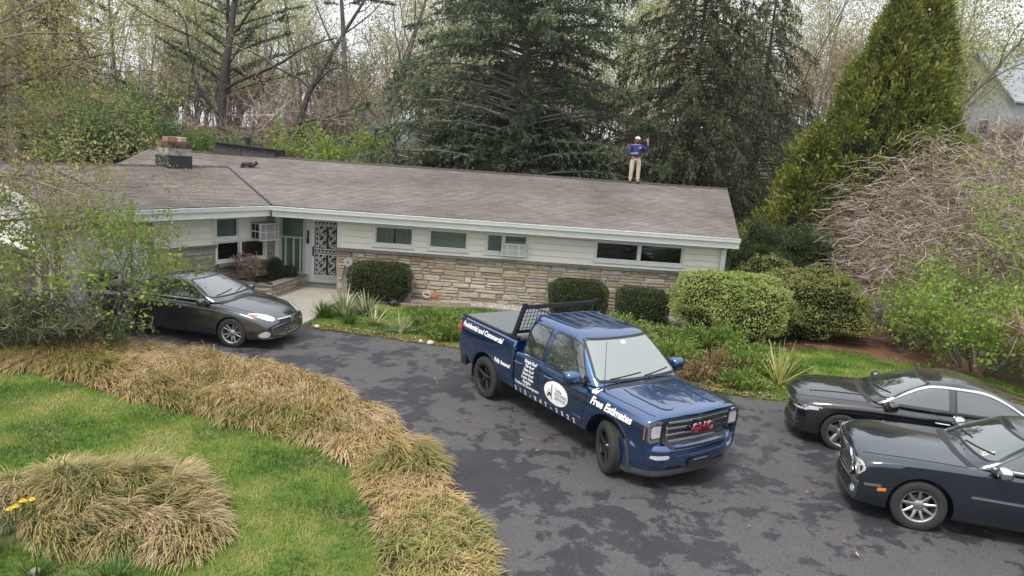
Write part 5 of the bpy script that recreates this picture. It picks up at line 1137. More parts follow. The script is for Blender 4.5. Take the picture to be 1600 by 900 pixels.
# black sedan on the right
def build_black_sedan():
    v = Vehicle('sedan', (7.60, 12.64, .004), R(162), 'glossy black fastback sedan with chrome window arc parked beside the grass', paint('black_paint', (.006,.006,.007), .4, .30, 1.75)); v.root['group'] = 'parked sedans'
    S = dict(xs=[-2.50,-2.42,-2.1,-1.4,-.5,.4,1.0,1.5,1.95,2.2,2.33,2.36], wf=1.415, r=.335, rim=.245, trk=.80, style='blade', nsp=5, rimmat=M_alloy, dish=.02, steer=-.05,
        W=[(-2.50,.74), (-2.42,.84), (-2.1,.90), (-1.4,.93), (0,.925), (1.4,.93), (1.95,.915), (2.2,.885), (2.33,.82), (2.36,.76)],
        top=[(-2.50,.90), (-2.42,1.0), (-2.1,1.05), (-1.4,1.06), (-.5,.97), (.4,.955), (1.0,.975), (1.5,.94), (1.95,.89), (2.2,.845), (2.33,.79), (2.36,.71)],
        sh=[(-2.50,.76), (-2.1,.90), (-1.4,.90), (-.5,.875), (.4,.86), (1.0,.84), (1.5,.81), (1.95,.77), (2.2,.735), (2.36,.60)], bot=[(-2.5,.36), (-2.1,.25), (-1.4,.20), (1.4,.19), (1.95,.19), (2.36,.22)], fb=.24,
        green=[(.89,1.22,-2.0,.83), (.975,1.10,-1.92,.815), (1.13,.78,-1.52,.735), (1.30,.40,-1.06,.645), (1.395,.14,-.72,.57), (1.435,-.1,-.5,.45), (1.445,-.22,-.35,.25)],
        windows=[[(.80,.985), (-.20,.995), (-.18,1.335), (-.02,1.335), (.20,1.285)], [(-.28,.995), (-1.10,1.01), (-1.30,1.06), (-.98,1.24), (-.66,1.335), (-.26,1.335)]],
        doors=[[(.94,.28), (-.24,.28), (-.24,.945), (.98,.93), (1.02,.7)], [(-.26,.28), (-1.0,.28), (-1.2,.62), (-1.18,.955), (-.26,.945)]], handles=[(-.10,.80), (-1.06,.82)], handle_mat=M_chrome,
        chrome=smooth_poly([(.76,1.02), (.52,1.15), (.22,1.30), (.0,1.352), (-.4,1.358), (-.70,1.35), (-1.02,1.25), (-1.36,1.06)], 2), chw=.030,
        wind=[(-.70,1.048), (-.73,1.075), (-.55,1.335), (-.49,1.36), (.49,1.36), (.55,1.335), (.73,1.075), (.70,1.048)], rearw=[(-.60,1.06), (-.48,1.32), (.48,1.32), (.60,1.06)], sun=[(-.10,-.40), (-.50,-.42), (-.50,.42), (-.10,.40)],
        cowl=[(1.02,-.74), (1.13,-.4), (1.16,0), (1.13,.4), (1.02,.74)], wipers=[(-.60,.02,1.065), (.05,.62,1.065)], bonnet=[(1.02,.79), (1.6,.76), (2.02,.68), (2.2,.55)], mir=(.70,1.0,.99), mirs=(.10,.22,.14))
    sedan_shell(v, S)
    v.patch('grille', smooth_poly([(-.50,.42), (-.60,.55), (-.58,.66), (.58,.66), (.60,.55), (.50,.42)], 1, True), 'F', M_plast, .008, .02, .07); v.patch('lower_intake', smooth_poly([(-.62,.25), (-.66,.34), (.66,.34), (.62,.25)], 1, True), 'F', M_seam, .008, .012, .07)
    v.strip('chrome_brow', [(-.86,.695), (-.62,.705), (-.3,.715), (.3,.715), (.62,.705), (.86,.695)], .036, 'F', M_chrome, .012, .015)
    v.strip('emblem', [(-.05,.53), (-.04,.62), (.04,.62), (.05,.53), (-.05,.53)], .014, 'F', M_chrome, .016, .01, step=.02); v.strip('emblem', [(-.025,.545), (-.02,.605)], .012, 'F', M_chrome, .016, .01, step=.02); v.strip('emblem', [(.025,.545), (.02,.605)], .012, 'F', M_chrome, .016, .01, step=.02); v.strip('emblem', [(-.02,.575), (.02,.575)], .012, 'F', M_chrome, .016, .01, step=.02)
    for sg in (-1, 1):
        h = v.patch('headlight', [(sg*.60,.62), (sg*.60,.675), (sg*.885,.685), (sg*.885,.64), (sg*.72,.60)], 'F', M_plastg, .008, .012, .05); v.strip('led_bar', [(sg*.62,.648), (sg*.875,.66)], .03, 'F', M_lamp, .014, .01, h)
        v.strip('headlight_side', [(2.10,.675), (1.84,.705)], .05, 'R' if sg < 0 else 'L', M_lamp, .008, .008)
        v.strip('brow_side', [(2.14,.715), (1.78,.735)], .022, 'R' if sg < 0 else 'L', M_chrome, .010, .008)
        v.strip('fog_slot', [(sg*.60,.36), (sg*.82,.38)], .03, 'F', M_plastg, .01, .01)
        v.patch('tail_light', [(sg*.45,.80), (sg*.46,.94), (sg*.82,.95), (sg*.82,.86)], 'B', M_red, .008, .01, .06)
        v.strip('bonnet_line', [(1.1,sg*.52), (2.0,sg*.45)], .012, 'T', v.paint, .010, .012); v.strip('body_crease', [(2.0,.66), (1.0,.745), (-1.0,.765), (-2.2,.80)], .016, 'R' if sg < 0 else 'L', v.paint, .009, .012)
    sedan_trim(v, S)
build_black_sedan()
# dark teal sedan in front of it
def build_teal_sedan():
    v = Vehicle('sedan', (7.58, 9.93, .004), R(164.4), 'dark blue green square sedan with chrome slatted grille and nine spoke wheels', paint('dark_teal_paint', (.008,.020,.033), .7, .28, 1.8)); v.root['group'] = 'parked sedans'
    S = dict(xs=[-2.58,-2.52,-2.2,-1.5,-.5,.4,1.0,1.5,2.0,2.30,2.42,2.45], wf=1.525, r=.362, rim=.235, trk=.80, style='multi', nsp=9, rimmat=M_alloy, dish=.035, crease=.55, gap=.06,
        W=[(-2.58,.80), (-2.52,.87), (-2.2,.92), (-1.5,.94), (0,.93), (1.5,.94), (2.0,.935), (2.3,.92), (2.42,.895), (2.45,.87)],
        top=[(-2.58,.96), (-2.52,1.05), (-2.2,1.09), (-1.5,1.10), (-.5,1.05), (.4,1.03), (1.0,1.04), (1.5,1.035), (2.0,1.01), (2.3,.97), (2.42,.93), (2.45,.87)],
        sh=[(-2.58,.84), (-2.2,.97), (-1.5,.98), (-.5,.97), (.4,.96), (1.0,.95), (1.5,.945), (2.0,.91), (2.3,.87), (2.45,.78)], bot=[(-2.58,.36), (-2.2,.26), (-1.5,.22), (1.5,.21), (2.0,.21), (2.45,.24)], fb=.13, crown=.06, ec=.75,
        green=[(.94,1.16,-1.80,.85), (1.04,1.02,-1.74,.835), (1.20,.74,-1.42,.765), (1.36,.46,-1.08,.68), (1.45,.28,-.86,.61), (1.49,.02,-.6,.48), (1.50,-.2,-.4,.26)],
        windows=[[(.70,1.065), (-.30,1.075), (-.28,1.375), (.12,1.375), (.24,1.345)], [(-.38,1.075), (-1.12,1.09), (-1.16,1.13), (-.92,1.34), (-.80,1.375), (-.36,1.375)]],
        doors=[[(.86,.30), (-.34,.30), (-.34,1.02), (.88,1.01), (.92,.7)], [(-.36,.30), (-1.02,.30), (-1.24,.66), (-1.2,1.04), (-.36,1.02)]], handles=[(-.14,.93), (-1.06,.95)], handle_mat=M_chrome,
        chrome=[(.70,1.056), (-.3,1.064), (-1.14,1.08)], chw=.022,
        wind=[(-.72,1.122), (-.75,1.15), (-.61,1.385), (-.56,1.41), (.56,1.41), (.61,1.385), (.75,1.15), (.72,1.122)], rearw=[(-.62,1.13), (-.52,1.37), (.52,1.37), (.62,1.13)],
        cowl=[(.95,-.76), (1.06,-.4), (1.09,0), (1.06,.4), (.95,.76)], wipers=[(-.60,.02,1.14), (.05,.64,1.14)], bonnet=[(1.0,.81), (1.6,.79), (2.1,.74), (2.30,.66)], mir=(.62,1.02,1.09), mir_mat=M_chrome, mirs=(.10,.22,.15))
    sedan_shell(v, S)
    G = v.patch('grille', smooth_poly([(-.46,.50), (-.54,.60), (-.55,.84), (-.47,.89), (.47,.89), (.55,.84), (.54,.60), (.46,.50)], 1, True), 'F', M_plast, .02, .04, .07); v.bvh()
    for z in (.56,.62,.68,.74,.80,.85): v.strip('grille_slat', [(-.52,z), (.52,z)], .024, 'F', M_chrome, .036, .014)
    for y in (-.36,-.18,0,.18,.36): v.strip('grille_upright', [(y,.52), (y,.87)], .012, 'F', M_chrome, .034, .012)
    v.strip('grille_frame', smooth_poly([(-.46,.495), (-.555,.60), (-.565,.84), (-.47,.905), (.47,.905), (.565,.84), (.555,.60), (.46,.495)], 1, True), .038, 'F', M_chrome, .038, .03, closed=True)
    for sg in (-1, 1):
        h = v.patch('headlight', smooth_poly([(sg*.63,.66), (sg*.63,.84), (sg*.71,.875), (sg*.85,.86), (sg*.90,.78), (sg*.86,.66), (sg*.71,.63)], 1, True), 'F', mat('lamp_hazy', (.62,.63,.56), .2, .2, coat=1, var=.4, nscale=12) if 'lamp_hazy' not in MATS else MATS['lamp_hazy'], .008, .02, .05)
        v.strip('lamp_bulb_ring', ring_pts(sg*.70,.73,.06,.06), .012, 'F', M_chrome, .014, .008, h, closed=True, step=.02)
        v.strip('bumper_strip', [(sg*.60,.545), (sg*.75,.55), (sg*.88,.56)], .030, 'F', M_chrome, .012, .016); v.strip('bumper_strip', [(2.26,.565), (2.05,.585)], .028, 'R' if sg < 0 else 'L', M_chrome, .012, .016)
        v.patch('side_marker', [(2.09,.50), (2.09,.545), (1.98,.56), (1.98,.515)], 'R' if sg < 0 else 'L', M_amber, .008, .01, .04)
        v.patch('fog_lamp', smooth_poly([(sg*.58,.33), (sg*.58,.41), (sg*.72,.41), (sg*.72,.33)], 1, True), 'F', M_lamp, .010, .01, .04)
        v.strip('side_moulding', [(.93,.645), (.30,.645), (-1.1,.65)], .030, 'R' if sg < 0 else 'L', M_chrome, .012, .012)
        v.patch('tail_light', [(sg*.62,.72), (sg*.64,.98), (sg*.84,.98), (sg*.84,.74)], 'B', M_red, .008, .01, .06)
        v.patch('lower_intake', [(sg*.04,.30), (sg*.04,.42), (sg*.50,.42), (sg*.46,.30)], 'F', M_seam, .006, .01, .06)
    for y, z in ((.50,1.17), (.57,1.155), (.56,1.20)): v.patch('sticker', [(y-.03,z-.015), (y-.03,z+.018), (y+.03,z+.018), (y+.03,z-.015)], 'F', mat('sticker_%d' % int(y*100), (.65,.68,.5), .6), .010, .002, .05)
    sedan_trim(v, S)
build_teal_sedan()
# ================================================================ vegetation
def nrm(v): return v/np.maximum(np.linalg.norm(v, axis=-1, keepdims=True), 1e-9)
def leafquads(C, size, D=None, r=None, aspect=.55, fold=0.0):
    """one small four-sided leaf per point; D optional main direction"""
    r = r or rng; n = len(C); T = nrm(D + r.normal(0, .35, (n, 3))) if D is not None else nrm(r.normal(0, 1, (n, 3)))
    N_ = nrm(np.cross(T, r.normal(0, 1, (n, 3)))); s = np.broadcast_to(np.asarray(size), (n,))[:, None]
    V = np.stack([C-T*s*.5, C+N_*s*aspect*.5+T*s*.05, C+T*s*.5, C-N_*s*aspect*.5+T*s*.05], 1).reshape(-1, 3)
    return V, np.arange(n*4).reshape(-1, 4)
def ribbons(A, B, ra, rb):
    """very fine twigs: one narrow tapered blade each, turned at random"""
    n = len(A); d = nrm(B-A); u = nrm(np.cross(d, rng.normal(0, 1, (n, 3)))); ra = np.broadcast_to(ra, (n,))[:, None]*1.15; rb = np.broadcast_to(rb, (n,))[:, None]*1.15
    return np.stack([A-u*ra, A+u*ra, B+u*rb, B-u*rb], 1).reshape(-1, 3), np.arange(n*4).reshape(-1, 4)
def sticks(A, B, ra, rb):
    """tapered three-sided twigs from A to B"""
    n = len(A); d = nrm(B-A); u = nrm(np.cross(d, np.array([.31, .17, .93])+0*d)); w_ = np.cross(d, u); Vs = []
    ra = np.broadcast_to(ra, (n,))[:, None]; rb = np.broadcast_to(rb, (n,))[:, None]
    for Pp, rr in ((A, ra), (B, rb)):
        for k in range(3): a = 2*math.pi*k/3; Vs.append(Pp + (u*math.cos(a)+w_*math.sin(a))*rr)
    V = np.stack(Vs, 1).reshape(-1, 3); b = np.arange(n)[:, None]*6
    F = np.concatenate([b+np.array([0,1,4,3]), b+np.array([1,2,5,4]), b+np.array([2,0,3,5])], 0)
    return V, F
def join(parts):
    Vs, Fs, o = [], [], 0
    for V, F in parts: Vs.append(V); Fs.append(F+o); o += len(V)
    return np.concatenate(Vs), np.concatenate(Fs)
class Grow:
    """branching skeleton: polylines with radii, level by level"""
    def __init__(s, seed): s.r = random.Random(seed); s.lines = []; s.segs = []; s.tips = []
    def branch(s, p, d, L_, rad, lev, P):
        r = s.r; n = P['steps'][lev]; pts = [Vector(p)]; rr = [rad]; d = Vector(d).normalized(); end = P.get('end', .25) if lev == 0 else .3
        for i in range(n):
            d = (d + Vector((r.gauss(0,1), r.gauss(0,1), r.gauss(0,1)))*P['wig'][lev] + Vector((0,0,P['trop'][lev]))).normalized()
            pts.append(pts[-1]+d*(L_/n)); rr.append(rad*(1-(1-end)*(i+1)/n))
        s.lines.append((pts, rr, lev))
        if lev+1 < len(P['steps']):
            k = P['kids'][lev]; k = int(k*r.uniform(.8, 1.2)+.5); az = r.uniform(0, 6.28)
            for j in range(k):
                t = P['from'][lev]+(1-P['from'][lev])*((j+r.random()*.8)/k); i = min(int(t*n), n-1); f = t*n-i; q = pts[i].lerp(pts[i+1], f); dd = (pts[i+1]-pts[i]).normalized(); az += 2.4+r.gauss(0,.4)
                a = dd.orthogonal().normalized(); b = dd.cross(a); sp = P['ang'][lev]*r.uniform(.75, 1.25); nd_ = dd*math.cos(sp)+(a*math.cos(az)+b*math.sin(az))*math.sin(sp)
                s.branch(q, nd_, L_*P['len'][lev]*r.uniform(.6, 1.2)*(1-.45*t*(lev == 0)), rr[i]*P['rad'][lev], lev+1, P)
        else: s.tips += pts[len(pts)//3:]
    def wood(s, upto=99, sides=(8,6,4,3,3)):
        mb = MB(); A, B, RA, RB = [], [], [], []
        for pts, rr, lev in s.lines:
            if lev > upto: continue
            if sides[min(lev,4)] > 3: mb.tube(pts, [max(q, .004) for q in rr], sides[min(lev,4)], False)
            else:
                for i in range(len(pts)-1): A.append(pts[i]); B.append(pts[i+1]); RA.append(rr[i]); RB.append(rr[i+1])
        parts = []
        if mb.v: parts.append((np.array(mb.v), np.array([f for f in mb.f if len(f) == 4])))
        if A: parts.append(sticks(np.array(A), np.array(B), np.maximum(np.array(RA), .003), np.maximum(np.array(RB), .002)))
        return join(parts)
    def only(s, lev):
        A, B, RA, RB = [], [], [], []
        for pts, rr, l in s.lines:
            if l >= lev:
                for i in range(len(pts)-1): A.append(pts[i]); B.append(pts[i+1]); RA.append(rr[i]); RB.append(rr[i+1])
        return ribbons(np.array(A), np.array(B), np.maximum(np.array(RA), .003), np.maximum(np.array(RB), .002))
def plant(name, base, label, cat, group=None): 
    base = (base[0], base[1], base[2] if len(base) > 2 else float(terrain(np.array(base[0]), np.array(base[1]))))
    return empty(name, base, 0, label, cat, group), np.array(base)
M_bark = mat('grey_bark', (.17,.147,.125), .95, var=.7, nscale=5, col2=(.08,.068,.058), bump=.6, bscale=22)
M_barkd = mat('dark_bark', (.055,.045,.04), .95, var=.6, nscale=5, col2=(.025,.02,.018), bump=.6, bscale=22)
M_twig = ramp_mat('grey_twigs', [(0, (.12,.098,.082)), (.5, (.20,.165,.138)), (1, (.30,.255,.22))], .9)
M_twigp = ramp_mat('mauve_twigs', [(0, (.16,.115,.10)), (.5, (.32,.245,.21)), (1, (.52,.42,.365))], .9)
def leafm(name, cols, trans=.35, nscale=.8, nmix=.4): return ramp_mat(name, [(i/(len(cols)-1), c) for i, c in enumerate(cols)], .55, trans=trans, nscale=nscale, nmix=nmix)
M_hem = leafm('hemlock_needles', [(.036,.056,.032), (.072,.100,.056), (.115,.150,.082), (.19,.215,.115)], .2, .45, .5)
M_spr = leafm('spruce_needles', [(.022,.030,.015), (.045,.055,.025), (.078,.088,.036), (.14,.132,.056)], .15, .5, .45)
M_yew = leafm('yew_needles', [(.010,.018,.009), (.020,.034,.014), (.035,.055,.020)], .1)
M_arb = leafm('golden_arborvitae', [(.030,.048,.010), (.10,.135,.022), (.20,.215,.036), (.35,.30,.07)], .25, 1.1, .5)
M_bud = leafm('yellow_green_buds', [(.20,.20,.06), (.32,.31,.10), (.44,.41,.17), (.38,.28,.14)], .45)
M_fresh = leafm('fresh_spring_leaves', [(.13,.215,.028), (.235,.345,.05), (.36,.47,.09)], .45)
M_green = leafm('mid_green_leaves', [(.045,.10,.016), (.085,.165,.025), (.14,.24,.04)], .4, .6)
M_box = leafm('boxwood_leaves', [(.020,.028,.010), (.045,.060,.020), (.090,.110,.036)], .15, 2.5, .35)
M_lime = leafm('pale_lime_leaves', [(.12,.16,.04), (.26,.32,.085), (.38,.44,.14), (.47,.51,.20)], .35, 1.5, .35)
M_limed = leafm('olive_leaves', [(.085,.105,.028), (.18,.20,.055), (.27,.285,.085), (.30,.265,.11)], .3, 1.5, .4)
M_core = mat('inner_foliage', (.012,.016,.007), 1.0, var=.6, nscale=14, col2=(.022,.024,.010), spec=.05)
M_jun = leafm('juniper_sprays', [(.05,.09,.022), (.11,.175,.034), (.19,.27,.048), (.28,.35,.08)], .25, 1.2, .45)

def conifer(name, base, label, H, R0, cs, nb, m, seed, droop=.35, rise=.15, shape=.8, tw=7, nq=9, nl=(.14,.045), twl=.75, hang=.25, bark=M_bark, lean=(0,0), gaps=.0, low=0.0, group=None, trunk_r=None, top=1.0, cat='tree', tz=.22, clear=False):
    root, B0 = plant(name, base, label, cat, group); r = np.random.default_rng(seed)
    tr = trunk_r or H*.016; mb = MB(); pts = [Vector((B0[0]+lean[0]*t*t, B0[1]+lean[1]*t*t, B0[2]-.1+H*t)) for t in np.linspace(0, 1, 9)]
    mb.tube(pts, [tr*(1.25 if i == 0 else 1)*(1-.88*i/8) for i in range(9)], 10, False)
    hf = cs+(top-cs)*(np.arange(nb)+r.random(nb)*.9)/nb; hf = cs+(top-cs)*((hf-cs)/(top-cs))**1.15; az = np.arange(nb)*2.39996+r.normal(0, .35, nb)
    Lb = R0*np.clip((1-hf)/(1-cs), .03, 1)**shape*r.uniform(.6, 1.15, nb)*np.where(r.random(nb) < gaps, .45, 1)
    if clear: Lb = np.where((hf < .62) & (np.sin(az) < -.25), Lb*.16, Lb)
    O = np.stack([B0[0]+lean[0]*hf*hf, B0[1]+lean[1]*hf*hf, B0[2]+H*hf], -1); dh = np.stack([np.cos(az), np.sin(az), np.zeros(nb)], -1)
    def bp(i, t): return O[i]+dh[i]*(Lb[i]*t)[:, None]+np.stack([0*t, 0*t, Lb[i]*(rise*t-droop*t*t)], -1)
    A, B, RA, RB = [], [], [], []; ii = np.arange(nb)
    for k in range(4): A.append(bp(ii, np.full(nb, k/4.))); B.append(bp(ii, np.full(nb, (k+1)/4.))); RA.append((.012+.012*Lb)*(1-k/4.*.85)); RB.append((.012+.012*Lb)*(1-(k+1)/4.*.85))
    w1 = sticks(np.concatenate(A), np.concatenate(B), np.concatenate(RA), np.concatenate(RB)); w0 = (np.array(mb.v), np.array(mb.f)); V, F = join([w0, w1]); np_mesh('trunk', V, F, bark, root, True)
    ntw = np.maximum((Lb*tw*2).astype(int), 3); bi = np.repeat(ii, ntw); n = len(bi); t = .18+.82*r.random(n)**.75
    P0 = bp(bi, t); side = np.where(r.random(n) < .5, 1, -1)*r.uniform(.5, 1.15, n); c, s_ = np.cos(side), np.sin(side); d0 = dh[bi]
    TD = np.stack([d0[:,0]*c-d0[:,1]*s_, d0[:,0]*s_+d0[:,1]*c, rise-2*droop*t*.8+r.normal(0,tz,n)-hang], -1); TD = nrm(TD); TL = twl*(.35+.65*(1-t))*r.uniform(.5, 1.2, n)*np.clip(Lb[bi]/2.0, .35, 1)
    qi = np.repeat(np.arange(n), nq); u = np.tile((np.arange(nq)+.5)/nq, n)+r.uniform(-.05, .05, n*nq)
    C = P0[qi]+TD[qi]*(TL[qi]*u)[:, None]+np.stack([0*u, 0*u, -hang*.5*TL[qi]*u*u], -1)+r.normal(0, .035, (n*nq, 3))
    D = nrm(TD[qi]+r.normal(0, .55, (n*nq, 3))+np.array([0,0,-hang*.6])); V, F = leafquads(C, nl[0]*r.uniform(.6, 1.4, n*nq), D, r, nl[1]/nl[0])
    np_mesh('crown', V, F, m, root); return root
def shell_shrub(name, base, label, rx, ry, h, n, leaf, m, seed, group=None, power=.5, lump=.12, lumps=1.6, flat=.3, core=True, zc=None, cat='shrub', aspect=.6, bare=.25, fuzz=.03, coremat=None):
    """leaves over a rounded, uneven hull; darker solid-looking inside of leaf-covered branches"""
    root, B0 = plant(name, base, label, cat, group); r = np.random.default_rng(seed)
    def hull(u):                                   # u unit vectors -> surface points
        q = np.sign(u)*np.abs(u)**power; q = q/np.max(np.abs(q)*0+1)
        nn = np.array([noise.noise(Vector(x)*lumps+Vector((seed*3.1,0,0))) for x in u]); nn2 = np.array([noise.noise(Vector(x)*lumps*3.1+Vector((0,seed*1.7,0))) for x in u])
        k = (1+lump*2*nn+lump*.8*nn2)[:, None]; p = q*k*np.array([rx, ry, h*.5]); p[:,2] = p[:,2]+h*.5; return p
    bm = bmesh.new(); bmesh.ops.create_icosphere(bm, subdivisions=5, radius=1); us = nrm(np.array([v.co[:] for v in bm.verts])); FT = np.array([[v.index for v in f.verts] for f in bm.faces]); bm.free(); HV = hull(us)
    tri = HV[FT]; cr_ = np.cross(tri[:,1]-tri[:,0], tri[:,2]-tri[:,0]); ar = np.linalg.norm(cr_, axis=1); fi = r.choice(len(FT), n, p=ar/ar.sum()); w3 = r.dirichlet((1,1,1), n); p = (tri[fi]*w3[:,:,None]).sum(1); u = nrm(cr_[fi]); kk = p[:,2] > .06*h; p = p[kk]; u = u[kk]; depth = 1-np.abs(r.normal(0, fuzz*2.2, len(p)))+fuzz*.6
    C = (p-np.array([0,0,h*.5]))*depth[:, None]+np.array([0,0,h*.5]); C[:,2] = np.maximum(C[:,2], .05); keep = r.random(len(C)) > np.clip((.35-C[:,2]/h)/.35, 0, 1)*bare*2; C = C[keep]; u = u[keep]
    V, F = leafquads(C+B0, leaf*r.uniform(.65, 1.35, len(C)), nrm(u+r.normal(0, .8, u.shape)), r, aspect); np_mesh('crown', V, F, m, root)
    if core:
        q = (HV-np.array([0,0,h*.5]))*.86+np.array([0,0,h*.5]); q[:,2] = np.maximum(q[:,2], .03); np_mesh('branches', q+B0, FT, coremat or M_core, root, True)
    mb = MB()
    for k in range(5): a = k*1.3+seed; mb.tube([(B0[0]+.05*math.cos(a), B0[1]+.05*math.sin(a), B0[2]-.05), (B0[0]+rx*.4*math.cos(a), B0[1]+ry*.4*math.sin(a), B0[2]+h*.5)], [.03,.015], 5, False)
    mb.build('stem', M_barkd, root, fixn=False); return root
def deciduous(name, base, label, P, seed, L_, rad, leafm_=None, nleaf=0, lsize=.08, spread=.15, d0=(0,0,1), bark=M_bark, twig=M_twig, group=None, cat='tree', cut=2, stems=1, sbase=.15, droop=0.0, upto=99, lev_leaf=None):
    root, B0 = plant(name, base, label, cat, group); g = Grow(seed); r = np.random.default_rng(seed)
    for k in range(stems):
        a = k*6.283/max(stems,1)+seed; dd = Vector(d0)+(Vector((math.cos(a), math.sin(a), 0))*P.get('splay', .5) if stems > 1 else Vector((0,0,0)))
        g.branch(Vector(B0)+(Vector((math.cos(a), math.sin(a), 0))*sbase if stems > 1 else Vector((0,0,-.1))), dd, L_*(g.r.uniform(.75, 1.1) if stems > 1 else 1), rad*(g.r.uniform(.6, 1) if stems > 1 else 1), 0, P)
    keep = [l for l in g.lines if l[2] < cut]; rest = [l for l in g.lines if l[2] >= cut]; parts = []
    g2 = Grow(0); g2.lines = keep; V, F = g2.wood(); np_mesh('trunk', V, F, bark, root, True)
    g3 = Grow(0); g3.lines = rest; tw_ = None
    if rest: V, F = g3.only(0); tw_ = np_mesh('twigs' if nleaf else 'crown', V, F, twig, root)
    if nleaf:
        T = np.array([t[:] for t in g.tips]); C = T[r.integers(0, len(T), nleaf)]+r.normal(0, spread, (nleaf, 3)); V, F = leafquads(C, lsize*r.uniform(.6, 1.4, nleaf), None, r, .6); np_mesh('crown', V, F, leafm_, root)
    return root, g
def copy_tree(o, loc, rz, sc, label=None):
    c = o.copy(); COL.objects.link(c); c.location = loc; c.rotation_euler = (0,0,rz); c.scale = sc if isinstance(sc, tuple) else (sc,)*3
    if label: c['label'] = label
    for ch in o.children: k = ch.copy(); COL.objects.link(k); k.parent = c
    return c
def zt(x, y): return float(terrain(np.array(x), np.array(y)))
# ---------------------------------------------------------------- big evergreens behind the house
conifer('hemlock_tree', (-.1, 33.5), 'broad grey green hemlock with a bare lower trunk standing behind the roof', 14.2, 7.2, .24, 330, M_hem, 3, droop=.34, rise=.36, shape=.36, tw=5.5, nq=8, nl=(.21,.06), twl=1.25, hang=.34, gaps=.3, trunk_r=.36, tz=.55, clear=True)
conifer('spruce_tree', (8.3, 37), 'tall dark spruce with drooping branches behind the standing man', 15.5, 5.6, .10, 260, M_spr, 5, droop=.42, rise=.20, shape=.42, tw=5, nq=9, nl=(.20,.055), twl=1.1, hang=.8, gaps=.25, bark=M_barkd)
conifer('spruce_tree', (13.2, 42), 'thinner olive spruce between the dark spruce and the golden cone tree', 15.0, 5.0, .12, 190, M_spr, 6, droop=.5, rise=.2, shape=.45, tw=4, nq=8, nl=(.20,.055), twl=1.1, hang=.9, gaps=.3, bark=M_barkd)
conifer('pine_tree', (-18.6, 47), 'dark pine with an open trunk behind the chimney', 16, 5.5, .42, 46, M_hem, 8, droop=.1, rise=.45, shape=.35, tw=5, nq=9, nl=(.22,.05), twl=.9, hang=0, gaps=.4, bark=M_barkd)
conifer('pine_tree', (-11.8, 50), 'tall slender pine with a bare trunk and flat dark top', 19, 5.0, .66, 34, M_hem, 9, droop=.12, rise=.25, shape=.25, tw=6, nq=10, nl=(.22,.05), twl=1.0, hang=0, gaps=.3, bark=M_bark, lean=(-1.2,0))
conifer('spruce_tree', (-27.5, 44), 'dark evergreen standing at the edge of the wood by the garage roof', 19, 4.6, .15, 110, M_spr, 10, droop=.35, rise=.2, shape=.6, tw=4.5, nq=8, nl=(.22,.06), twl=1.1, hang=.3, bark=M_barkd)
shell_shrub('yew_tree', (-.6, 35.6), 'wide dark yew massed below the hemlock', 4.3, 3.0, 6.4, 26000, .13, M_yew, 21, power=.8, lump=.16, fuzz=.05, cat='tree')
shell_shrub('yew_tree', (6.6, 39.5), 'dark yew thicket behind the ridge beside the spruce', 4.0, 2.4, 4.6, 16000, .13, M_yew, 22, power=.8, lump=.2, fuzz=.06, cat='tree')
# golden arborvitae: dense upright sprays
def arborvitae():
    root, B0 = plant('arborvitae_tree', (14.2, 29.5, 0), 'tall golden green cone shaped arborvitae with two tips', 'tree'); r = np.random.default_rng(31); parts = []; ks = []
    for cx, cy, H, Rr, nc in ((.0,0,11.4,4.7,3300), (1.25,.4,12.3,2.9,1500), (-2.8,-.8,6.2,2.5,900), (2.8,-.8,6.0,2.6,800)):
        h = r.random(nc)**1.2; a = r.uniform(0, 6.283, nc); prof = (1-h)**.9
        lob = np.array([noise.noise(Vector((math.cos(x)*1.7+cx, math.sin(x)*1.7, y*6))) for x, y in zip(a, h)])
        lb2 = np.array([noise.noise(Vector((math.cos(x)*4.5+cx, math.sin(x)*4.5, y*15))) for x, y in zip(a, h)]); rad = Rr*prof*(1+.38*lob+.30*lb2)*r.uniform(.84, 1.05, nc)+.08; C0 = np.stack([cx+rad*np.cos(a), cy+rad*np.sin(a), .25+h*H], -1); O_ = np.stack([np.cos(a), np.sin(a), np.full(nc, .55)], -1)
        per = 21; k = np.repeat(np.arange(nc), per); n = nc*per; sz = r.uniform(.20, .42, nc)*(.6+.4*prof**.3); G = r.normal(0, 1, (n, 3))*np.array([.34,.34,.52]); C = C0[k]+G*sz[k][:,None]+O_[k]*(sz[k]*r.uniform(-.2,.5,n))[:,None]
        D = nrm(O_[k]*.8+G*.6+np.array([0,0,.45])+r.normal(0,.25,(n,3))); parts.append(leafquads(C+B0, r.uniform(.12,.26,n), D, r, .36)); ks.append(np.repeat(r.random(nc)[k], 4))
    V, F = join(parts); np_mesh('crown', V, F, M_arb, root)
    mb = MB()
    for cx, cy, H, Rr in ((.0,0,10.2,2.6), (1.25,.4,11.0,1.5), (-2.8,-.8,5.2,1.3), (2.8,-.8,5.0,1.4)): mb.lathe([(max(Rr*(1-k/14)**.74, .02), .0+H*k/14) for k in range(15)], 18, 'Z', (B0[0]+cx, B0[1]+cy, .02))
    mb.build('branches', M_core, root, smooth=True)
    mb = MB(); mb.tube([tuple(B0+np.array([0,0,-.1])), tuple(B0+np.array([0,0,11]))], [.3,.05], 8, False); mb.build('trunk', M_barkd, root, fixn=False)
arborvitae()
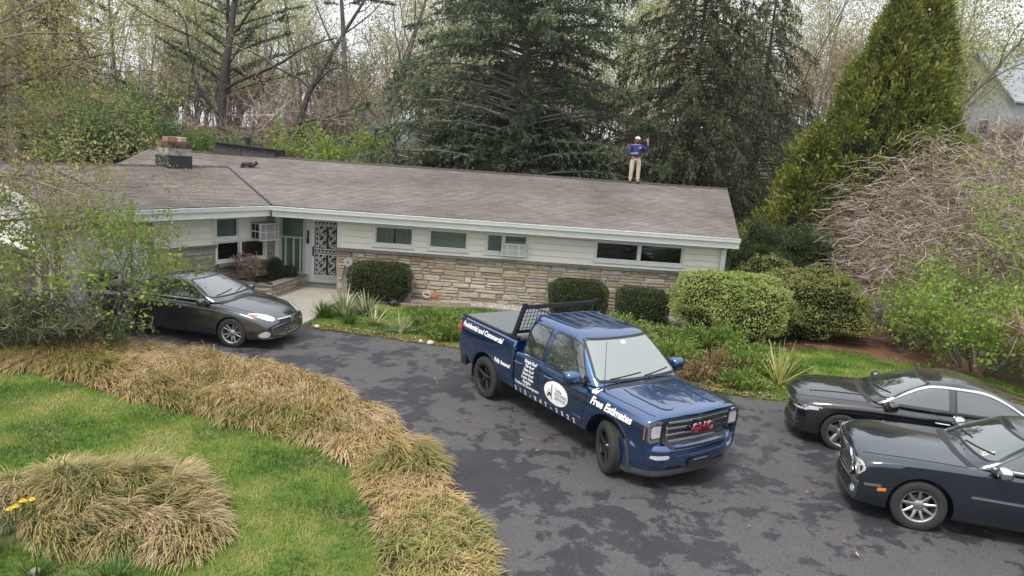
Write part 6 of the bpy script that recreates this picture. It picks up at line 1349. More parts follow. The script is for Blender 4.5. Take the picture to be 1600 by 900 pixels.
# ---------------------------------------------------------------- wood behind the house
PB = dict(steps=(8,5,4,3), wig=(.11,.16,.2,.2), trop=(.03,.06,.03,.02), kids=(13,7,6), ang=(.75,.7,.7), len=(.52,.5,.5), rad=(.42,.5,.5)); PB['from'] = (.28,.25,.2)
protos = []
for k, (sd, nl_, mm) in enumerate(((41, 8000, M_bud), (42, 4500, M_bud), (43, 9000, M_lime), (44, 1500, M_bud))):
    o, g = deciduous('bare_tree', (0, 300), 'slender bare tree with a haze of yellow green buds in the wood', PB, sd, 15, .125, mm, nl_, .145, .45, group='trees of the wood behind', cut=2); protos.append(o)
LBL = ['slender bare tree with hazy yellow green buds', 'grey leafless tree with few pale buds', 'leafing tree with thin pale green crown', 'leafless grey brown tree with fine twigs']
def wood_label(k, s_, y): return ('short ' if s_ < .96 else 'tall ' if s_ > 1.14 else 'middling ')+LBL[k]+(' fronting the wood' if y < 61 else ' amid the wood' if y < 73 else ' deep in the wood')
wood_spots = []
rr_ = random.Random(5)
for y0, cnt in ((56, 13), (66, 15), (78, 16), (92, 16)):
    for k in range(cnt):
        x = (-0.80+1.62*(k+rr_.uniform(.1,.9))/cnt)*y0; y = y0+rr_.uniform(-5,5)
        q = x/y
        if not (.585 < q < .72 or (-.275 < q < -.20)): wood_spots.append((x, y))
used = set()
for i, (x, y) in enumerate(wood_spots):
    k = rr_.choices((0,1,2,3), (5,2.5,3,1.2))[0]
    if x > .35*y and k == 3: k = 0
    s_ = rr_.uniform(.80, 1.30); loc = (x, y, zt(x, y)-.1)
    if k not in used: used.add(k); o = protos[k]; o.location = loc; o.rotation_euler = (0,0,rr_.uniform(0,6)); o.scale = (s_,)*3; o['label'] = wood_label(k, s_, y)
    else: copy_tree(protos[k], loc, rr_.uniform(0,6.28), (s_*rr_.uniform(.8,1.1), s_*rr_.uniform(.8,1.1), s_), wood_label(k, s_, y))
for k in range(4):
    if k not in used: protos[k].location = (-60+30*k, 98, zt(-60, 98)); protos[k]['label'] = wood_label(k, 1, 98)
# far wood reading as one mass
r = np.random.default_rng(77); n = 1300; X = r.uniform(-150, 150, n); Y = r.uniform(104, 150, n); Z = terrain(X, Y); Hh = r.uniform(8, 20, n)*np.where(((X/Y > .56) & (X/Y < .74)) | ((X/Y > -.29) & (X/Y < -.19)), .35, 1.0)
A = np.stack([X, Y, Z], -1); B = A+np.stack([r.normal(0,.7,n), r.normal(0,.7,n), Hh], -1); p1 = sticks(A, B, r.uniform(.05,.14,n), .02)
m_ = 14000; ki = r.integers(0, n, m_); t = r.uniform(.35, 1, m_)[:, None]; S0 = A[ki]*(1-t)+B[ki]*t; p2 = ribbons(S0, S0+nrm(r.normal(0,1,(m_,3))+np.array([0,0,.8]))*r.uniform(1.5,4.5,m_)[:,None], .045, .012)
V, F = join([p1, p2]); tag(np_mesh('distant_wood', V, F, M_twig), 'far grey bare wood behind everything', 'wood', kind='stuff')
m_ = 24000; ki = r.integers(0, n, m_); t = r.uniform(.4, 1.05, m_)[:, None]; C = A[ki]*(1-t)+B[ki]*t+r.normal(0,1.6,(m_,3)); V, F = leafquads(C, r.uniform(.2,.5,m_), None, r); tag(np_mesh('distant_leaves', V, F, M_bud), 'far haze of yellow green spring leaves in the wood', 'leaves', kind='stuff')
# understorey shrubs behind the roof
def bush(name, base, label, rx, ry, h, n, leaf, m, seed, stems=10, twn=260, twig=M_twig, cat='bush', dens=None, droop=0.0, up=.6, group=None):
    """loose bush: arching stems, twigs and leaves through its volume"""
    root, B0 = plant(name, base, label, cat, group); r = np.random.default_rng(seed); A, B, RA, RB, T = [], [], [], [], []
    for k in range(stems):
        a = r.uniform(0, 6.283); e = np.array([math.cos(a)*rx*r.uniform(.2,1), math.sin(a)*ry*r.uniform(.2,1), h*r.uniform(.6,1.0)]); p0 = np.array([math.cos(a)*.12*rx, math.sin(a)*.12*ry, 0]); mid = p0*.5+e*.5+np.array([0,0,h*.22]); prev = p0
        for q in range(1, 7):
            t = q/6; p = p0*(1-t)**2+2*mid*t*(1-t)+(e-np.array([0,0,droop*h*.5]))*t*t+r.normal(0,.03*h,3); A.append(prev); B.append(p); RA.append(.012*h*(1-t*.8)+.006); RB.append(.010*h*(1-t*.8)+.004); prev = p
            if q > 1: T.append(p)
    T = np.array(T); i = r.integers(0, len(T), twn); tl = r.uniform(.12,.34,twn)[:,None]*h; d = nrm(r.normal(0,1,(twn,3))+np.array([0,0,up])); P1 = T[i]; P2 = P1+d*tl+np.stack([0*tl[:,0],0*tl[:,0],-droop*tl[:,0]*.8],-1)
    tw2 = twn*2; j = r.integers(0, twn, tw2); f = r.uniform(.3,1,tw2)[:,None]; P3 = P1[j]*(1-f)+P2[j]*f; P4 = P3+nrm(r.normal(0,1,(tw2,3))+np.array([0,0,up*.5-droop]))*r.uniform(.08,.2,tw2)[:,None]*h
    V, F = join([sticks(np.array(A), np.array(B), np.array(RA), np.array(RB)), ribbons(P1, P2, .010+.002*h, .004), ribbons(P3, P4, .006+.001*h, .003)]); V[:,2] = np.maximum(V[:,2], .0); np_mesh('branches', V+B0, F, twig, root)
    if n:
        ii = r.integers(0, tw2, n); f = r.uniform(.1,1.05,n)[:,None]; C = P3[ii]*(1-f)+P4[ii]*f+r.normal(0,.03*h,(n,3)); C[:,2] = np.maximum(C[:,2], .04); V, F = leafquads(C+B0, leaf*r.uniform(.6,1.4,n), None, r, .6); np_mesh('crown', V, F, m, root)
    return root
bush('leafy_bush', (-16.8, 37), 'bright green bush behind the chimney', 4.2, 2.6, 4.4, 17000, .17, M_green, 51, 22, 700)
bush('leafy_bush', (-11.6, 38), 'green bush behind the black roof curb', 3.0, 2.2, 3.4, 9000, .16, M_green, 52, 16, 500)
bush('leafy_bush', (-9.3, 37), 'vivid green bush beyond the roof left of the pale house', 2.6, 2.0, 4.6, 12000, .15, M_fresh, 53, 18, 500)
bush('leafy_bush', (-20.8, 36), 'green bush beyond the garage roof', 3.6, 2.6, 5.2, 13000, .17, M_green, 54, 18, 600)
bush('leafy_bush', (-13.6, 37.2), 'yellowish green bush between chimney and roof curb', 3.0, 2.0, 3.6, 9000, .16, leafm('yellowish_green_leaves', [(.10,.14,.03), (.19,.24,.05), (.30,.34,.09)]), 505, 18, 500)
bush('leafy_bush', (-23.5, 40), 'tall fresh green bush behind the garage roof', 4.0, 2.6, 6.0, 12000, .18, M_green, 506, 20, 600)
bush('thicket', (-14.0, 43), 'brown leafless thicket between the pines', 3.6, 3.0, 6.0, 900, .10, M_bud, 55, 30, 1500, M_twigp, up=.3)
bush('thicket', (-10.0, 45), 'tall brown twiggy thicket under the slender pine', 3.2, 3.0, 6.0, 700, .10, M_bud, 56, 26, 1200, M_twig, up=.2)
bush('yellow_bush', (-3.9, 35.0), 'small yellow green bush under the weeping tree', 1.2, 1.0, 3.1, 2600, .11, leafm('yellow_leaves', [(.30,.28,.03), (.48,.42,.05), (.40,.38,.10)]), 57, 10, 300)
bush('thicket', (3.6, 40.5), 'olive green thicket between hemlock and spruce', 3.2, 2.0, 4.8, 5200, .13, M_limed, 58, 16, 500)
ub = [bush('woodland_bush', (0, 300), 'x', 3.4, 2.4, 4.2, 2600, .14, M_limed, 590, 20, 700, M_twig, group='undergrowth of the wood behind'), bush('woodland_bush', (0, 300), 'x', 3.4, 2.4, 4.6, 900, .12, M_bud, 591, 22, 900, M_twigp, group='undergrowth of the wood behind')]
UL = ['olive leafy undergrowth at the foot of the wood', 'brown twiggy undergrowth at the foot of the wood']; rr_ = random.Random(8)
for i in range(52):
    far_ = i >= 26; y = rr_.choice((74, 84, 94) if far_ else (50, 56, 63)); x = (-.78+1.6*(i % 26+rr_.random()*.7)/26)*y; k = i % 2; loc = (x, y, zt(x, y)-.1); s_ = rr_.uniform(.8, 1.3)*(1.75 if far_ else 1); k = 0 if far_ and i % 3 else k
    if i < 2: ub[k].location = loc; ub[k].scale = (s_,)*3; ub[k]['label'] = 'low '+UL[k]
    else: copy_tree(ub[k], loc, rr_.uniform(0,6.28), (s_, s_, s_*rr_.uniform(.8,1.2)), ('large ' if far_ else 'low ')+UL[k].replace('at the foot of', 'deep in' if far_ else 'at the foot of'))
# weeping tree, grey and bare
PWp = dict(steps=(5,6,6,4), wig=(.10,.14,.10,.12), trop=(.10,-.10,-.20,-.25), kids=(14,9,6), ang=(.9,.6,.5), len=(.75,.62,.5), rad=(.5,.45,.5)); PWp['from'] = (.35,.2,.15)
deciduous('weeping_tree', (-5.6, 37.5), 'grey bare weeping tree with trailing twigs behind the roof', PWp, 61, 6.2, .16, M_limed, 1500, .09, .2, cut=1, twig=M_twig)
deciduous('weeping_tree', (-8.0, 44), 'taller grey bare tree with fine twigs beside the weeping tree', PB, 62, 15, .22, M_bud, 2200, .12, .3, cut=2)
# big trunks with bare limbs on the left
PO = dict(steps=(8,7,5,4), wig=(.09,.17,.2,.22), trop=(.02,.02,.04,.02), kids=(11,7,6), ang=(1.0,.7,.75), len=(.55,.5,.5), rad=(.42,.5,.5)); PO['from'] = (.22,.25,.2)
deciduous('old_tree', (-17.2, 43), 'thick dark old tree with bare crooked limbs left of the slender pine', PO, 63, 17, .36, M_bud, 4200, .14, .4, cut=2, bark=M_barkd)
deciduous('old_tree', (-14.2, 41), 'leaning bare tree crossing in front of the brown thicket', PO, 64, 15, .26, None, 0, cut=2, d0=(.35,0,1), bark=M_barkd)
def limb():
    root, B0 = plant('tree_limb', (-26.0, 38, 0), 'tall left tree with one long horizontal grey limb', 'tree'); mb = MB()
    mb.tube([(-26,38,0), (-25.9,38,6), (-25.6,38,13.2), (-25.2,38,18)], [.42,.36,.28,.12], 9, False)
    mb.tube([(-25.8,38,13.2), (-23.2,37.6,13.1), (-21.2,37.5,12.35), (-19.0,37.6,12.5), (-17.3,37.8,13.0), (-15.6,38,12.7)], [.24,.22,.2,.19,.15,.05], 8, False)
    mb.tube([(-18.2,37.7,12.75), (-16.8,37.7,11.9), (-15.4,37.9,11.7)], [.12,.08,.03], 6, False); mb.build('trunk', M_bark, root, smooth=True)
    g = Grow(9); P = dict(PO); 
    for p, d in (((-25.6,38,14), (-.5,0,1)), ((-25.4,38,16), (.6,0,1)), ((-22,37.5,12.6), (.2,-.1,1)), ((-19.5,37.6,12.5), (.3,.1,1))): g.branch(p, d, 4.5, .10, 1, P)
    V, F = g.wood(); np_mesh('twigs', V, F, M_twig, root); T = np.array([t[:] for t in g.tips]); C = T[rng.integers(0, len(T), 1500)]+rng.normal(0,.25,(1500,3)); V, F = leafquads(C, .11); np_mesh('crown', V, F, M_bud, root)
limb()
# ---------------------------------------------------------------- right-hand side
PV = dict(steps=(6,7,6,4), wig=(.12,.20,.24,.28), trop=(.04,-.05,-.12,-.10), kids=(14,9,6), ang=(.9,.8,.8), len=(.7,.55,.5), rad=(.5,.45,.5), splay=.7); PV['from'] = (.25,.15,.1)
def tangle(base, label, rx, ry, h, n, seed, leaves=0):
    """mound of arching bare canes"""
    root, B0 = plant('vine_thicket', base, label, 'thicket'); r = np.random.default_rng(seed); A, B = [], []; T = []
    p0 = np.stack([r.uniform(-rx,rx,n)*.85, r.uniform(-ry,ry,n)*.85, r.uniform(0,.72,n)*h], -1); a = r.uniform(0,6.283,n); L_ = r.uniform(.6,2.4,n); up = r.uniform(-.5,1.5,n)
    env = np.sqrt(np.clip(1-(p0[:,0]/rx)**2*.8-(p0[:,1]/ry)**2*.8, .05, 1)); prev = p0.copy(); env = env*(.62+.76*vnoise(p0[:,:2], .55, seed)); p0[:,2] *= env; prev = p0.copy(); st = 6
    for k in range(1, st+1):
        t = k/st; a = a+r.normal(0,.42,n); step = np.stack([np.cos(a)*L_/st, np.sin(a)*L_/st, (up*(1-1.7*t))*L_/st*1.3*env], -1); cur = prev+step+r.normal(0,.05,(n,3)); cur[:,2] = np.clip(cur[:,2], .03, h*1.12); A.append(prev); B.append(cur); prev = cur
    V, F = ribbons(np.concatenate(A), np.concatenate(B), r.uniform(.0035,.010,n*st), .0035); np_mesh('canes', V+B0, F, M_twigp, root)
    if leaves: P_ = np.concatenate(B); C = P_[r.integers(0, len(P_), leaves)]+r.normal(0,.06,(leaves,3)); V, F = leafquads(C+B0, r.uniform(.05,.11,leaves), None, r); np_mesh('crown', V, F, M_limed, root)
    return root
tangle((15.0, 24.6, 0), 'mound of tangled mauve bare vines below the golden cone tree', 4.4, 2.8, 8.2, 13000, 71, 20000)
tangle((13.2, 21.8, 0), 'lower tangle of bare canes above the dirt path', 2.4, 1.8, 5.0, 2400, 72, 6000)
tangle((19.5, 24.0, 0), 'wide bank of mauve bare canes at the edge of the drive', 4.0, 3.0, 5.8, 4000, 70, 4000)
PR = dict(steps=(5,6,5,4), wig=(.10,.16,.2,.22), trop=(.06,.05,.05,.05), kids=(9,7,6), ang=(.7,.65,.7), len=(.7,.55,.5), rad=(.5,.5,.5), splay=.8); PR['from'] = (.2,.2,.2)
deciduous('leafy_shrub', (12.2, 18.4, 0), 'fresh green leafy shrub hanging over the black sedan', PR, 73, 2.5, .05, M_fresh, 11000, .10, .12, cut=1, stems=9, sbase=.35, cat='shrub')
deciduous('leafy_shrub', (15.9, 19.4, 0), 'tall pale stemmed green shrub at the edge of the driveway', PR, 74, 4.2, .06, M_fresh, 11000, .10, .14, cut=1, stems=9, sbase=.4, twig=M_twigp, cat='shrub')
bush('twiggy_shrub', (12.6, 15.9, 0), 'dry twiggy shrub with orange green leaves above the sedan roof', 1.7, 1.1, 1.9, 3600, .06, leafm('orange_leaves', [(.30,.13,.04), (.34,.24,.05), (.22,.22,.05)]), 75, 16, 520, M_twigp)
bush('twiggy_shrub', (11.2, 20.0, 0), 'bare low brush beside the dirt path', 1.2, 1.0, 1.5, 500, .05, M_limed, 76, 14, 420, M_twig)
deciduous('budding_tree', (24.5, 46), 'pale green budding tree rising right of the golden cone tree', PB, 77, 14, .2, M_lime, 5200, .14, .3, cut=2)
deciduous('budding_tree', (14.0, 52), 'bare grey tree with light crown seen between spruce and cone tree', PB, 78, 16, .2, M_bud, 2600, .13, .3, cut=2)
deciduous('budding_tree', (34.5, 48), 'grey twiggy tree beside the far grey house', PB, 79, 7, .12, M_bud, 700, .1, .3, cut=2)
bush('thicket', (25.0, 36), 'pink grey twiggy brush below the far grey house', 5.0, 2.6, 4.4, 900, .09, M_limed, 80, 26, 1500, M_twigp)
# ---------------------------------------------------------------- left foreground
PL_ = dict(steps=(6,8,6,4), wig=(.08,.13,.18,.2), trop=(.05,.0,.01,.0), kids=(12,9,7), ang=(1.0,.65,.7), len=(.72,.5,.48), rad=(.45,.5,.5)); PL_['from'] = (.2,.2,.15)
def over_tree():
    """tree whose limbs reach into the picture from the left"""
    root, B0 = plant('budding_maple', (-13.4, 13.6, 0), 'large tree with grey twigs and small yellow leaves reaching over the garage', 'tree'); g = Grow(81); Pm = dict(steps=(6,8,6,4), wig=(.06,.11,.17,.2), trop=(.03,.015,.01,.0), kids=(10,11,7), ang=(.9,.65,.7), len=(.6,.42,.46), rad=(.42,.5,.5)); Pm['from'] = (.15,.15,.12)
    b = Vector((-13.4,13.6,-.1)); mb = MB(); mb.tube([b, b+Vector((.2,.1,2.2)), b+Vector((.3,.2,5)), b+Vector((.2,.3,9))], [.26,.2,.15,.06], 9, False); mb.build('trunk', M_bark, root, smooth=True)
    for h, d, L0 in ((2.9, (1,.25,.10), 4.2), (3.3, (1,.5,.14), 4.4), (3.9, (1,.35,.16), 4.6), (4.2, (1,-.05,.26), 4.4), (4.2, (1,.25,.30), 4.6), (5.0, (.9,-.1,.40), 4.2), (5.8, (.9,.4,.5), 4.0), (6.8, (.8,.1,.7), 3.6), (4.6, (.6,-.8,.4), 3.6), (4.3, (1,.6,.2), 4.4), (4.5, (1,.1,.18), 4.4), (4.8, (1,.5,.2), 4.6), (5.5, (1,.05,.3), 4.4), (6.3, (1,.3,.45), 4.2), (7.3, (.9,.5,.5), 4.0), (7.8, (1,.0,.35), 4.2)): g.branch(b+Vector((.2,.15,h+.1)), Vector(d), L0*1.14, .05, 1, Pm)
    V, F = g.wood(sides=(8,5,3,3,3)); np_mesh('limbs', V, F, M_twig, root); T = np.array([t[:] for t in g.tips]); n = 32000; C = T[rng.integers(0, len(T), n)]+rng.normal(0,.09,(n,3)); V, F = leafquads(C, rng.uniform(.035,.085,n), None, rng); np_mesh('crown', V, F, M_bud, root)
over_tree()
PSg = dict(steps=(6,6,5,4), wig=(.12,.15,.2,.2), trop=(.02,.02,.0,.0), kids=(8,7,6), ang=(.8,.7,.7), len=(.62,.5,.5), rad=(.5,.5,.5), splay=.55); PSg['from'] = (.3,.2,.15)
deciduous('sapling', (-9.0, 15.7, 0), 'many stemmed young tree with fresh green leaves hiding the sedan tail', PSg, 83, 2.9, .034, M_fresh, 5200, .085, .09, cut=1, stems=8, sbase=.25)
bush('twiggy_bush', (-10.2, 14.5, 0), 'brownish green twiggy bush at the end of the grass border', 2.0, 1.2, 1.05, 7000, .05, M_green, 84, 30, 1000, M_twig)
bush('twiggy_bush', (-8.9, 15.0, 0), 'low green bush under the young tree', 1.3, .7, .65, 5200, .05, M_green, 85, 20, 700, M_twig)
bush('twiggy_bush', (-12.3, 14.2, 0), 'green leafy bush beneath the garage gable', 1.7, 1.2, 1.15, 6000, .06, M_green, 86, 20, 700, M_twig)
# ---------------------------------------------------------------- foundation planting
shell_shrub('boxwood', (-3.95, 21.55, 0), 'dark clipped boxwood beside the garden hose', .93, .62, 1.22, 13000, .042, M_box, 91, 'clipped boxwoods at the wall', .55, .07, 1.6, coremat=M_core)
shell_shrub('boxwood', (2.0, 21.5, 0), 'dark clipped square boxwood under the wide siding between windows', .90, .60, 1.10, 13000, .042, M_box, 92, 'clipped boxwoods at the wall', .45, .05, 1.6)
shell_shrub('boxwood', (3.85, 21.15, 0), 'dark clipped boxwood next to the big lime green mound', .78, .58, 1.05, 11500, .042, M_box, 93, 'clipped boxwoods at the wall', .5, .05, 1.6)
shell_shrub('rounded_shrub', (6.35, 20.35, 0), 'large domed lime green shrub at the house corner', 1.80, 1.4, 1.86, 28000, .060, M_lime, 94, None, 1.0, .12, 2.0, fuzz=.03, bare=.5)
shell_shrub('rounded_shrub', (8.65, 20.75, 0), 'olive green domed shrub right of the lime green mound', 1.55, 1.25, 1.95, 22000, .060, M_limed, 95, None, .95, .20, 2.0, fuzz=.035, bare=.5)
shell_shrub('rounded_shrub', (8.0, 22.6, 0), 'small reddish olive shrub behind the two domed shrubs', .95, .8, 2.05, 7000, .06, M_limed, 96, None, .8, .2, 2.2, fuzz=.05)
shell_shrub('yew_shrub', (9.3, 25.2, 0), 'dark feathery yew at the gable end of the house', 1.7, 1.4, 2.9, 15000, .085, leafm('gable_yew', [(.022,.040,.014), (.040,.070,.022), (.065,.10,.03)], .15), 97, None, .85, .16, 2.4, fuzz=.06, aspect=.3)
def juniper(base, label, rx, ry, h, n, seed, m=M_jun):
    root, B0 = plant('juniper', base, label, 'juniper', 'junipers along the driveway'); r = np.random.default_rng(seed); nb = 60
    a = r.uniform(0,6.283,nb); rad = np.sqrt(r.random(nb)); E_ = np.stack([np.cos(a)*rad*rx, np.sin(a)*rad*ry, h*(.55+.45*r.random(nb))*(1-.45*rad**2)], -1)
    V, F = sticks(np.zeros((nb,3))+E_*np.array([.1,.1,.02]), E_, .014, .004); np_mesh('branches', V+B0, F, M_twig, root)
    i = r.integers(0, nb, n); t = r.uniform(.4,1.08,n)[:,None]; C = E_[i]*t*np.array([1,1,1])+r.normal(0,.06,(n,3)); C[:,2] = np.maximum(C[:,2], .03); D = nrm(E_[i]+np.array([0,0,.25])+r.normal(0,.25,(n,3))); V, F = leafquads(C+B0, r.uniform(.07,.16,n), D, r, .28); np_mesh('crown', V, F, m, root)
    return root
M_jbr = leafm('browned_juniper', [(.10,.06,.03), (.22,.13,.07), (.16,.15,.05), (.30,.20,.12)], .1, 1.5)
for bx, by, rx, ry, h, n, lb, m in ((5.2,15.45,.6,.4,.4,2000,'low green juniper spilling onto the driveway by the yucca',M_jun), (6.6,16.4,.6,.5,.5,2200,'small green juniper between the yucca and the grass patch',M_jun), (-1.5,17.75,.75,.5,.55,3200,'feathery green juniper behind the truck tailgate',M_jun), (-1.9,18.7,.8,.6,.6,3200,'taller green juniper on the front grass strip',M_jun), (-.6,18.6,.8,.6,.6,3000,'green juniper beside the truck bed',M_jun),
        (2.9,19.0,1.0,.7,.75,4200,'bright green juniper behind the truck cab',M_jun), (4.1,18.2,.9,.7,.65,3600,'green juniper in front of the lime mound',M_jun), (5.3,18.3,1.0,.7,.8,4400,'thick green juniper left of the variegated yucca',M_jun), (3.9,16.7,.8,.6,.65,3200,'juniper beside the truck mirror',M_jun),
        (4.9,16.4,.75,.6,.6,2600,'half dead rusty juniper by the driveway edge',M_jbr), (5.6,16.6,.8,.6,.6,3200,'green juniper next to the black sedan nose',M_jun), (4.3,15.75,.6,.4,.4,1700,'low brown juniper remains at the kerb of the driveway',M_jbr), (1.5,17.3,.8,.6,.5,2600,'low green juniper behind the truck door',M_jun), (6.1,17.5,.8,.6,.6,2800,'green juniper behind the variegated yucca',M_jun), (3.3,17.6,.9,.6,.55,2800,'grey green juniper past the truck windscreen',M_limed)):
    juniper((bx,by,0), lb, rx, ry, h, n, int(bx*17+by*31+500), m)
def yucca(base, label, n, ln, m, seed, wd=.04, grp=None):
    root, B0 = plant('yucca', base, label, 'yucca', grp); r = np.random.default_rng(seed); a = r.uniform(0,6.283,n); P_ = np.stack([np.cos(a), np.sin(a)], -1)*.06+B0[:2]
    V, F = blades(P_, np.full(n, B0[2]+.02), ln*r.uniform(.6,1.15,n), np.full(n, wd)*r.uniform(.7,1.2,n), r.uniform(.05,.72,n), a+r.normal(0,.25,n), r.uniform(-.1,.75,n), 3, .12); np_mesh('leaves', V, F, m, root)
    mb = MB(); mb.lathe([(.08,-.02), (.06,.08), (.0,.12)], 8, 'Z', tuple(B0)); mb.build('crown_base', M_twig, root); return root
M_yuc = ramp_mat('variegated_blades', [(0, (.10,.16,.03)), (.35, (.30,.33,.08)), (.7, (.52,.47,.16)), (1, (.68,.62,.35))], .5, trans=.3)
M_yuc2 = ramp_mat('pale_striped_blades', [(0, (.07,.13,.035)), (.4, (.22,.27,.11)), (.75, (.50,.47,.30)), (1, (.66,.62,.46))], .5, trans=.3)
M_iris = ramp_mat('iris_blades', [(0, (.035,.085,.018)), (.6, (.08,.165,.03)), (1, (.16,.24,.05))], .5, trans=.3)
yucca((6.15,15.85,0), 'tall yellow striped yucca at the nose of the black sedan', 95, .95, M_yuc, 1)
yucca((-4.55,19.5,0), 'wide cream striped yucca at the end of the walk', 110, .85, M_yuc2, 2, .045); yucca((-4.0,19.7,0), 'cream striped yucca with fallen blades on the grass strip', 80, .7, M_yuc2, 6, .045)
yucca((-3.55,18.7,0), 'small pale yucca nearest the grey sedan side of the strip', 60, .6, M_yuc2, 3, .03); yucca((-2.75,18.05,0), 'small striped yucca at the driveway edge behind the truck', 60, .6, M_yuc2, 4, .03)
yucca((-5.0,19.1,0), 'clump of green iris blades beside the walk', 150, .55, M_iris, 5, .028); yucca((-4.2,18.6,0), 'green iris clump in front of the cream yucca', 120, .45, M_iris, 7, .028); yucca((-5.72,7.25,0), 'blue green iris clump at the edge of the grass mound', 120, .6, leafm('blue_blades', [(.03,.06,.04), (.06,.11,.08)]), 8, .025); yucca((-4.05,7.0,0), 'grass green iris tuft below the grass mound', 90, .38, M_iris, 9, .02)
DF, B0_ = plant('daffodil', (-5.70,7.80,0), 'small yellow daffodils at the edge of the grass mound', 'flower'); r = np.random.default_rng(4); P_ = np.array([-5.70,7.80])+r.normal(0,.22,(40,2)); V, F = blades(P_, np.full(40,.02), r.uniform(.3,.45,40), np.full(40,.014), r.uniform(.02,.25,40), r.uniform(0,6.28,40), r.uniform(0,.4,40), 2, .2); np_mesh('leaves', V, F, M_iris, DF)
for k in range(6):
    x_, y_, z_ = -5.66+r.normal(0,.16), 7.80+r.normal(0,.16), .34+r.uniform(-.05,.08); mb = MB(); mb.tube([(x_,y_,.02), (x_+.02,y_,z_)], .006, 4); mb.build('stalk', M_iris, DF, fixn=False); mb = MB(); mb.lathe([(.0,.0), (.034,.008), (.036,.014), (.014,.010), (.015,.03), (.018,.034), (.011,.014)], 10, 'Z', (x_+.02,y_,z_)); mb.build('blossom', mat('daffodil_yellow', (.75,.52,.03), .5) if 'daffodil_yellow' not in MATS else MATS['daffodil_yellow'], DF)
yucca((-4.9,7.05,0), 'small weedy green tuft beside the grass mound', 60, .3, M_iris, 12, .02)
# planter plants
shell_shrub('topiary_shrub', (-7.30,22.05,.34), 'small dark pointed topiary in the stone planter', .25, .25, .70, 2600, .035, M_box, 98, None, .9, .06); shell_shrub('topiary_shrub', (-6.98,22.35,.34), 'small dark round topiary in the stone planter', .26, .26, .44, 2200, .035, M_box, 99, None, .9, .06)
M_flow = leafm('coral_blossom', [(.55,.12,.05), (.62,.30,.16), (.55,.50,.42), (.30,.33,.10)], .3, 6)
bush('flowering_shrub', (-7.85,21.45,.34), 'coral and white flowering shrub in the stone planter', .50, .40, .75, 1500, .05, M_flow, 100, 12, 220)
# ivy and leafy ground cover on the wooded slope
r = np.random.default_rng(12); n = 16000; X = r.uniform(-40,44,n); Y = r.uniform(32,70,n); C = np.stack([X, Y, terrain(X,Y)+r.uniform(.02,.5,n)*r.random(n)], -1); V, F = leafquads(C, r.uniform(.12,.32,n), None, r); tag(np_mesh('ground_cover', V, F, M_green), 'green ground cover of the wooded slope', 'ground cover', kind='stuff')
# ================================================================ small things, far houses, the man on the roof
# hose on the stone pier
HS = empty('garden_hose', (-5.08, 22.22, 0), label='coiled grey garden hose hanging on the stone wall by the door', cat='hose'); mb = MB()
for k in range(7):
    pts = []; w_ = .10+.014*k; dp = .62+.07*k+rs.uniform(-.05,.05)
    for i in range(25): a = 2*math.pi*i/24; sx = math.sin(a)*w_*(1+.15*math.sin(a*2)); cz = 1.12-dp/2+math.cos(a)*dp/2; pts.append((-5.08+sx+rs.gauss(0,.006), 22.20-.018*k-.03*math.sin(a*.5), cz))
    mb.tube(pts, .0125, 6)
mb.tube([(-5.20,22.16,.45), (-5.22,22.12,.25), (-5.12,22.05,.06), (-5.0,22.02,.04), (-4.96,22.1,.05), (-5.05,22.16,.06)], .0125, 6); mb.build('hose', mat('grey_hose', (.36,.34,.33), .5, var=.3, nscale=8), HS, smooth=True)
mb = MB(); mb.lathe([(.03,0), (.14,.0), (.14,.01), (.06,.02), (.06,.16), (.13,.17), (.13,.18), (.03,.18)], 20, 'Y', (-5.08,22.06,1.06)); mb.tube([(-5.08,22.28,1.30), (-5.08,22.10,1.30), (-5.08,22.10,1.1)], .012, 6); mb.build('hanger', mat('hanger_metal', (.45,.45,.44), .4, .5), HS, smooth=True)
# terracotta pots
M_terra = mat('terracotta', (.42,.155,.085), .85, var=.4, nscale=12, col2=(.5,.28,.18))
for k, (x, y, tilt, lb) in enumerate(((-2.62, 22.0, .25, 'tipped terracotta pot with a white rim at the stone wall'), (-2.36, 21.98, 0, 'upright terracotta pot at the stone wall'))):
    P_ = empty('flower_pot', (x, y, .03), label=lb, cat='flower pot'); P_.rotation_euler = (tilt, tilt*.6, 0); WLOC[P_.name] = Vector((0,0,0))
    mb = MB(); mb.lathe([(0,0), (.085,0), (.12,.20), (.105,.20), (.075,.03), (0,.03)], 20, 'Z'); mb.build('pot', M_terra, P_, smooth=True); mb = MB(); mb.lathe([(.12,.17), (.138,.17), (.138,.235), (.115,.235), (.115,.17)], 20, 'Z'); mb.build('rim', MATS['terracotta'] if k else mat('lime_crust', (.6,.55,.5), .9), P_, smooth=True)
    mb = MB(); mb.lathe([(0,.19), (.112,.19)], 20, 'Z'); mb.build('soil', M_mulch, P_)
# timber edging of the gravel bed
M_timber = mat('weathered_timber', (.30,.245,.18), .9, var=.7, nscale=7, col2=(.13,.10,.075), objvar=.35)
for a, b, z, lb in (((-4.75,21.22), (-2.6,21.05), .09, 'long weathered timber edging the gravel bed nearest the walk'), ((-2.62,21.12), (-.75,21.42), .08, 'second weathered timber edging the gravel bed behind the juniper'), ((-3.0,21.32), (-1.2,21.52), .15, 'loose weathered plank lying on the gravel bed'), ((-.7,21.46), (1.0,21.12), .07, 'short dark timber edging the bed behind the truck')):
    mb = MB(); mb.bar((*a, z-.02), (*b, z-.02), .10, .09); o = mb.build('edging_timber', M_timber, bevel=.012); tag(o, lb, 'timber', 'edging timbers')
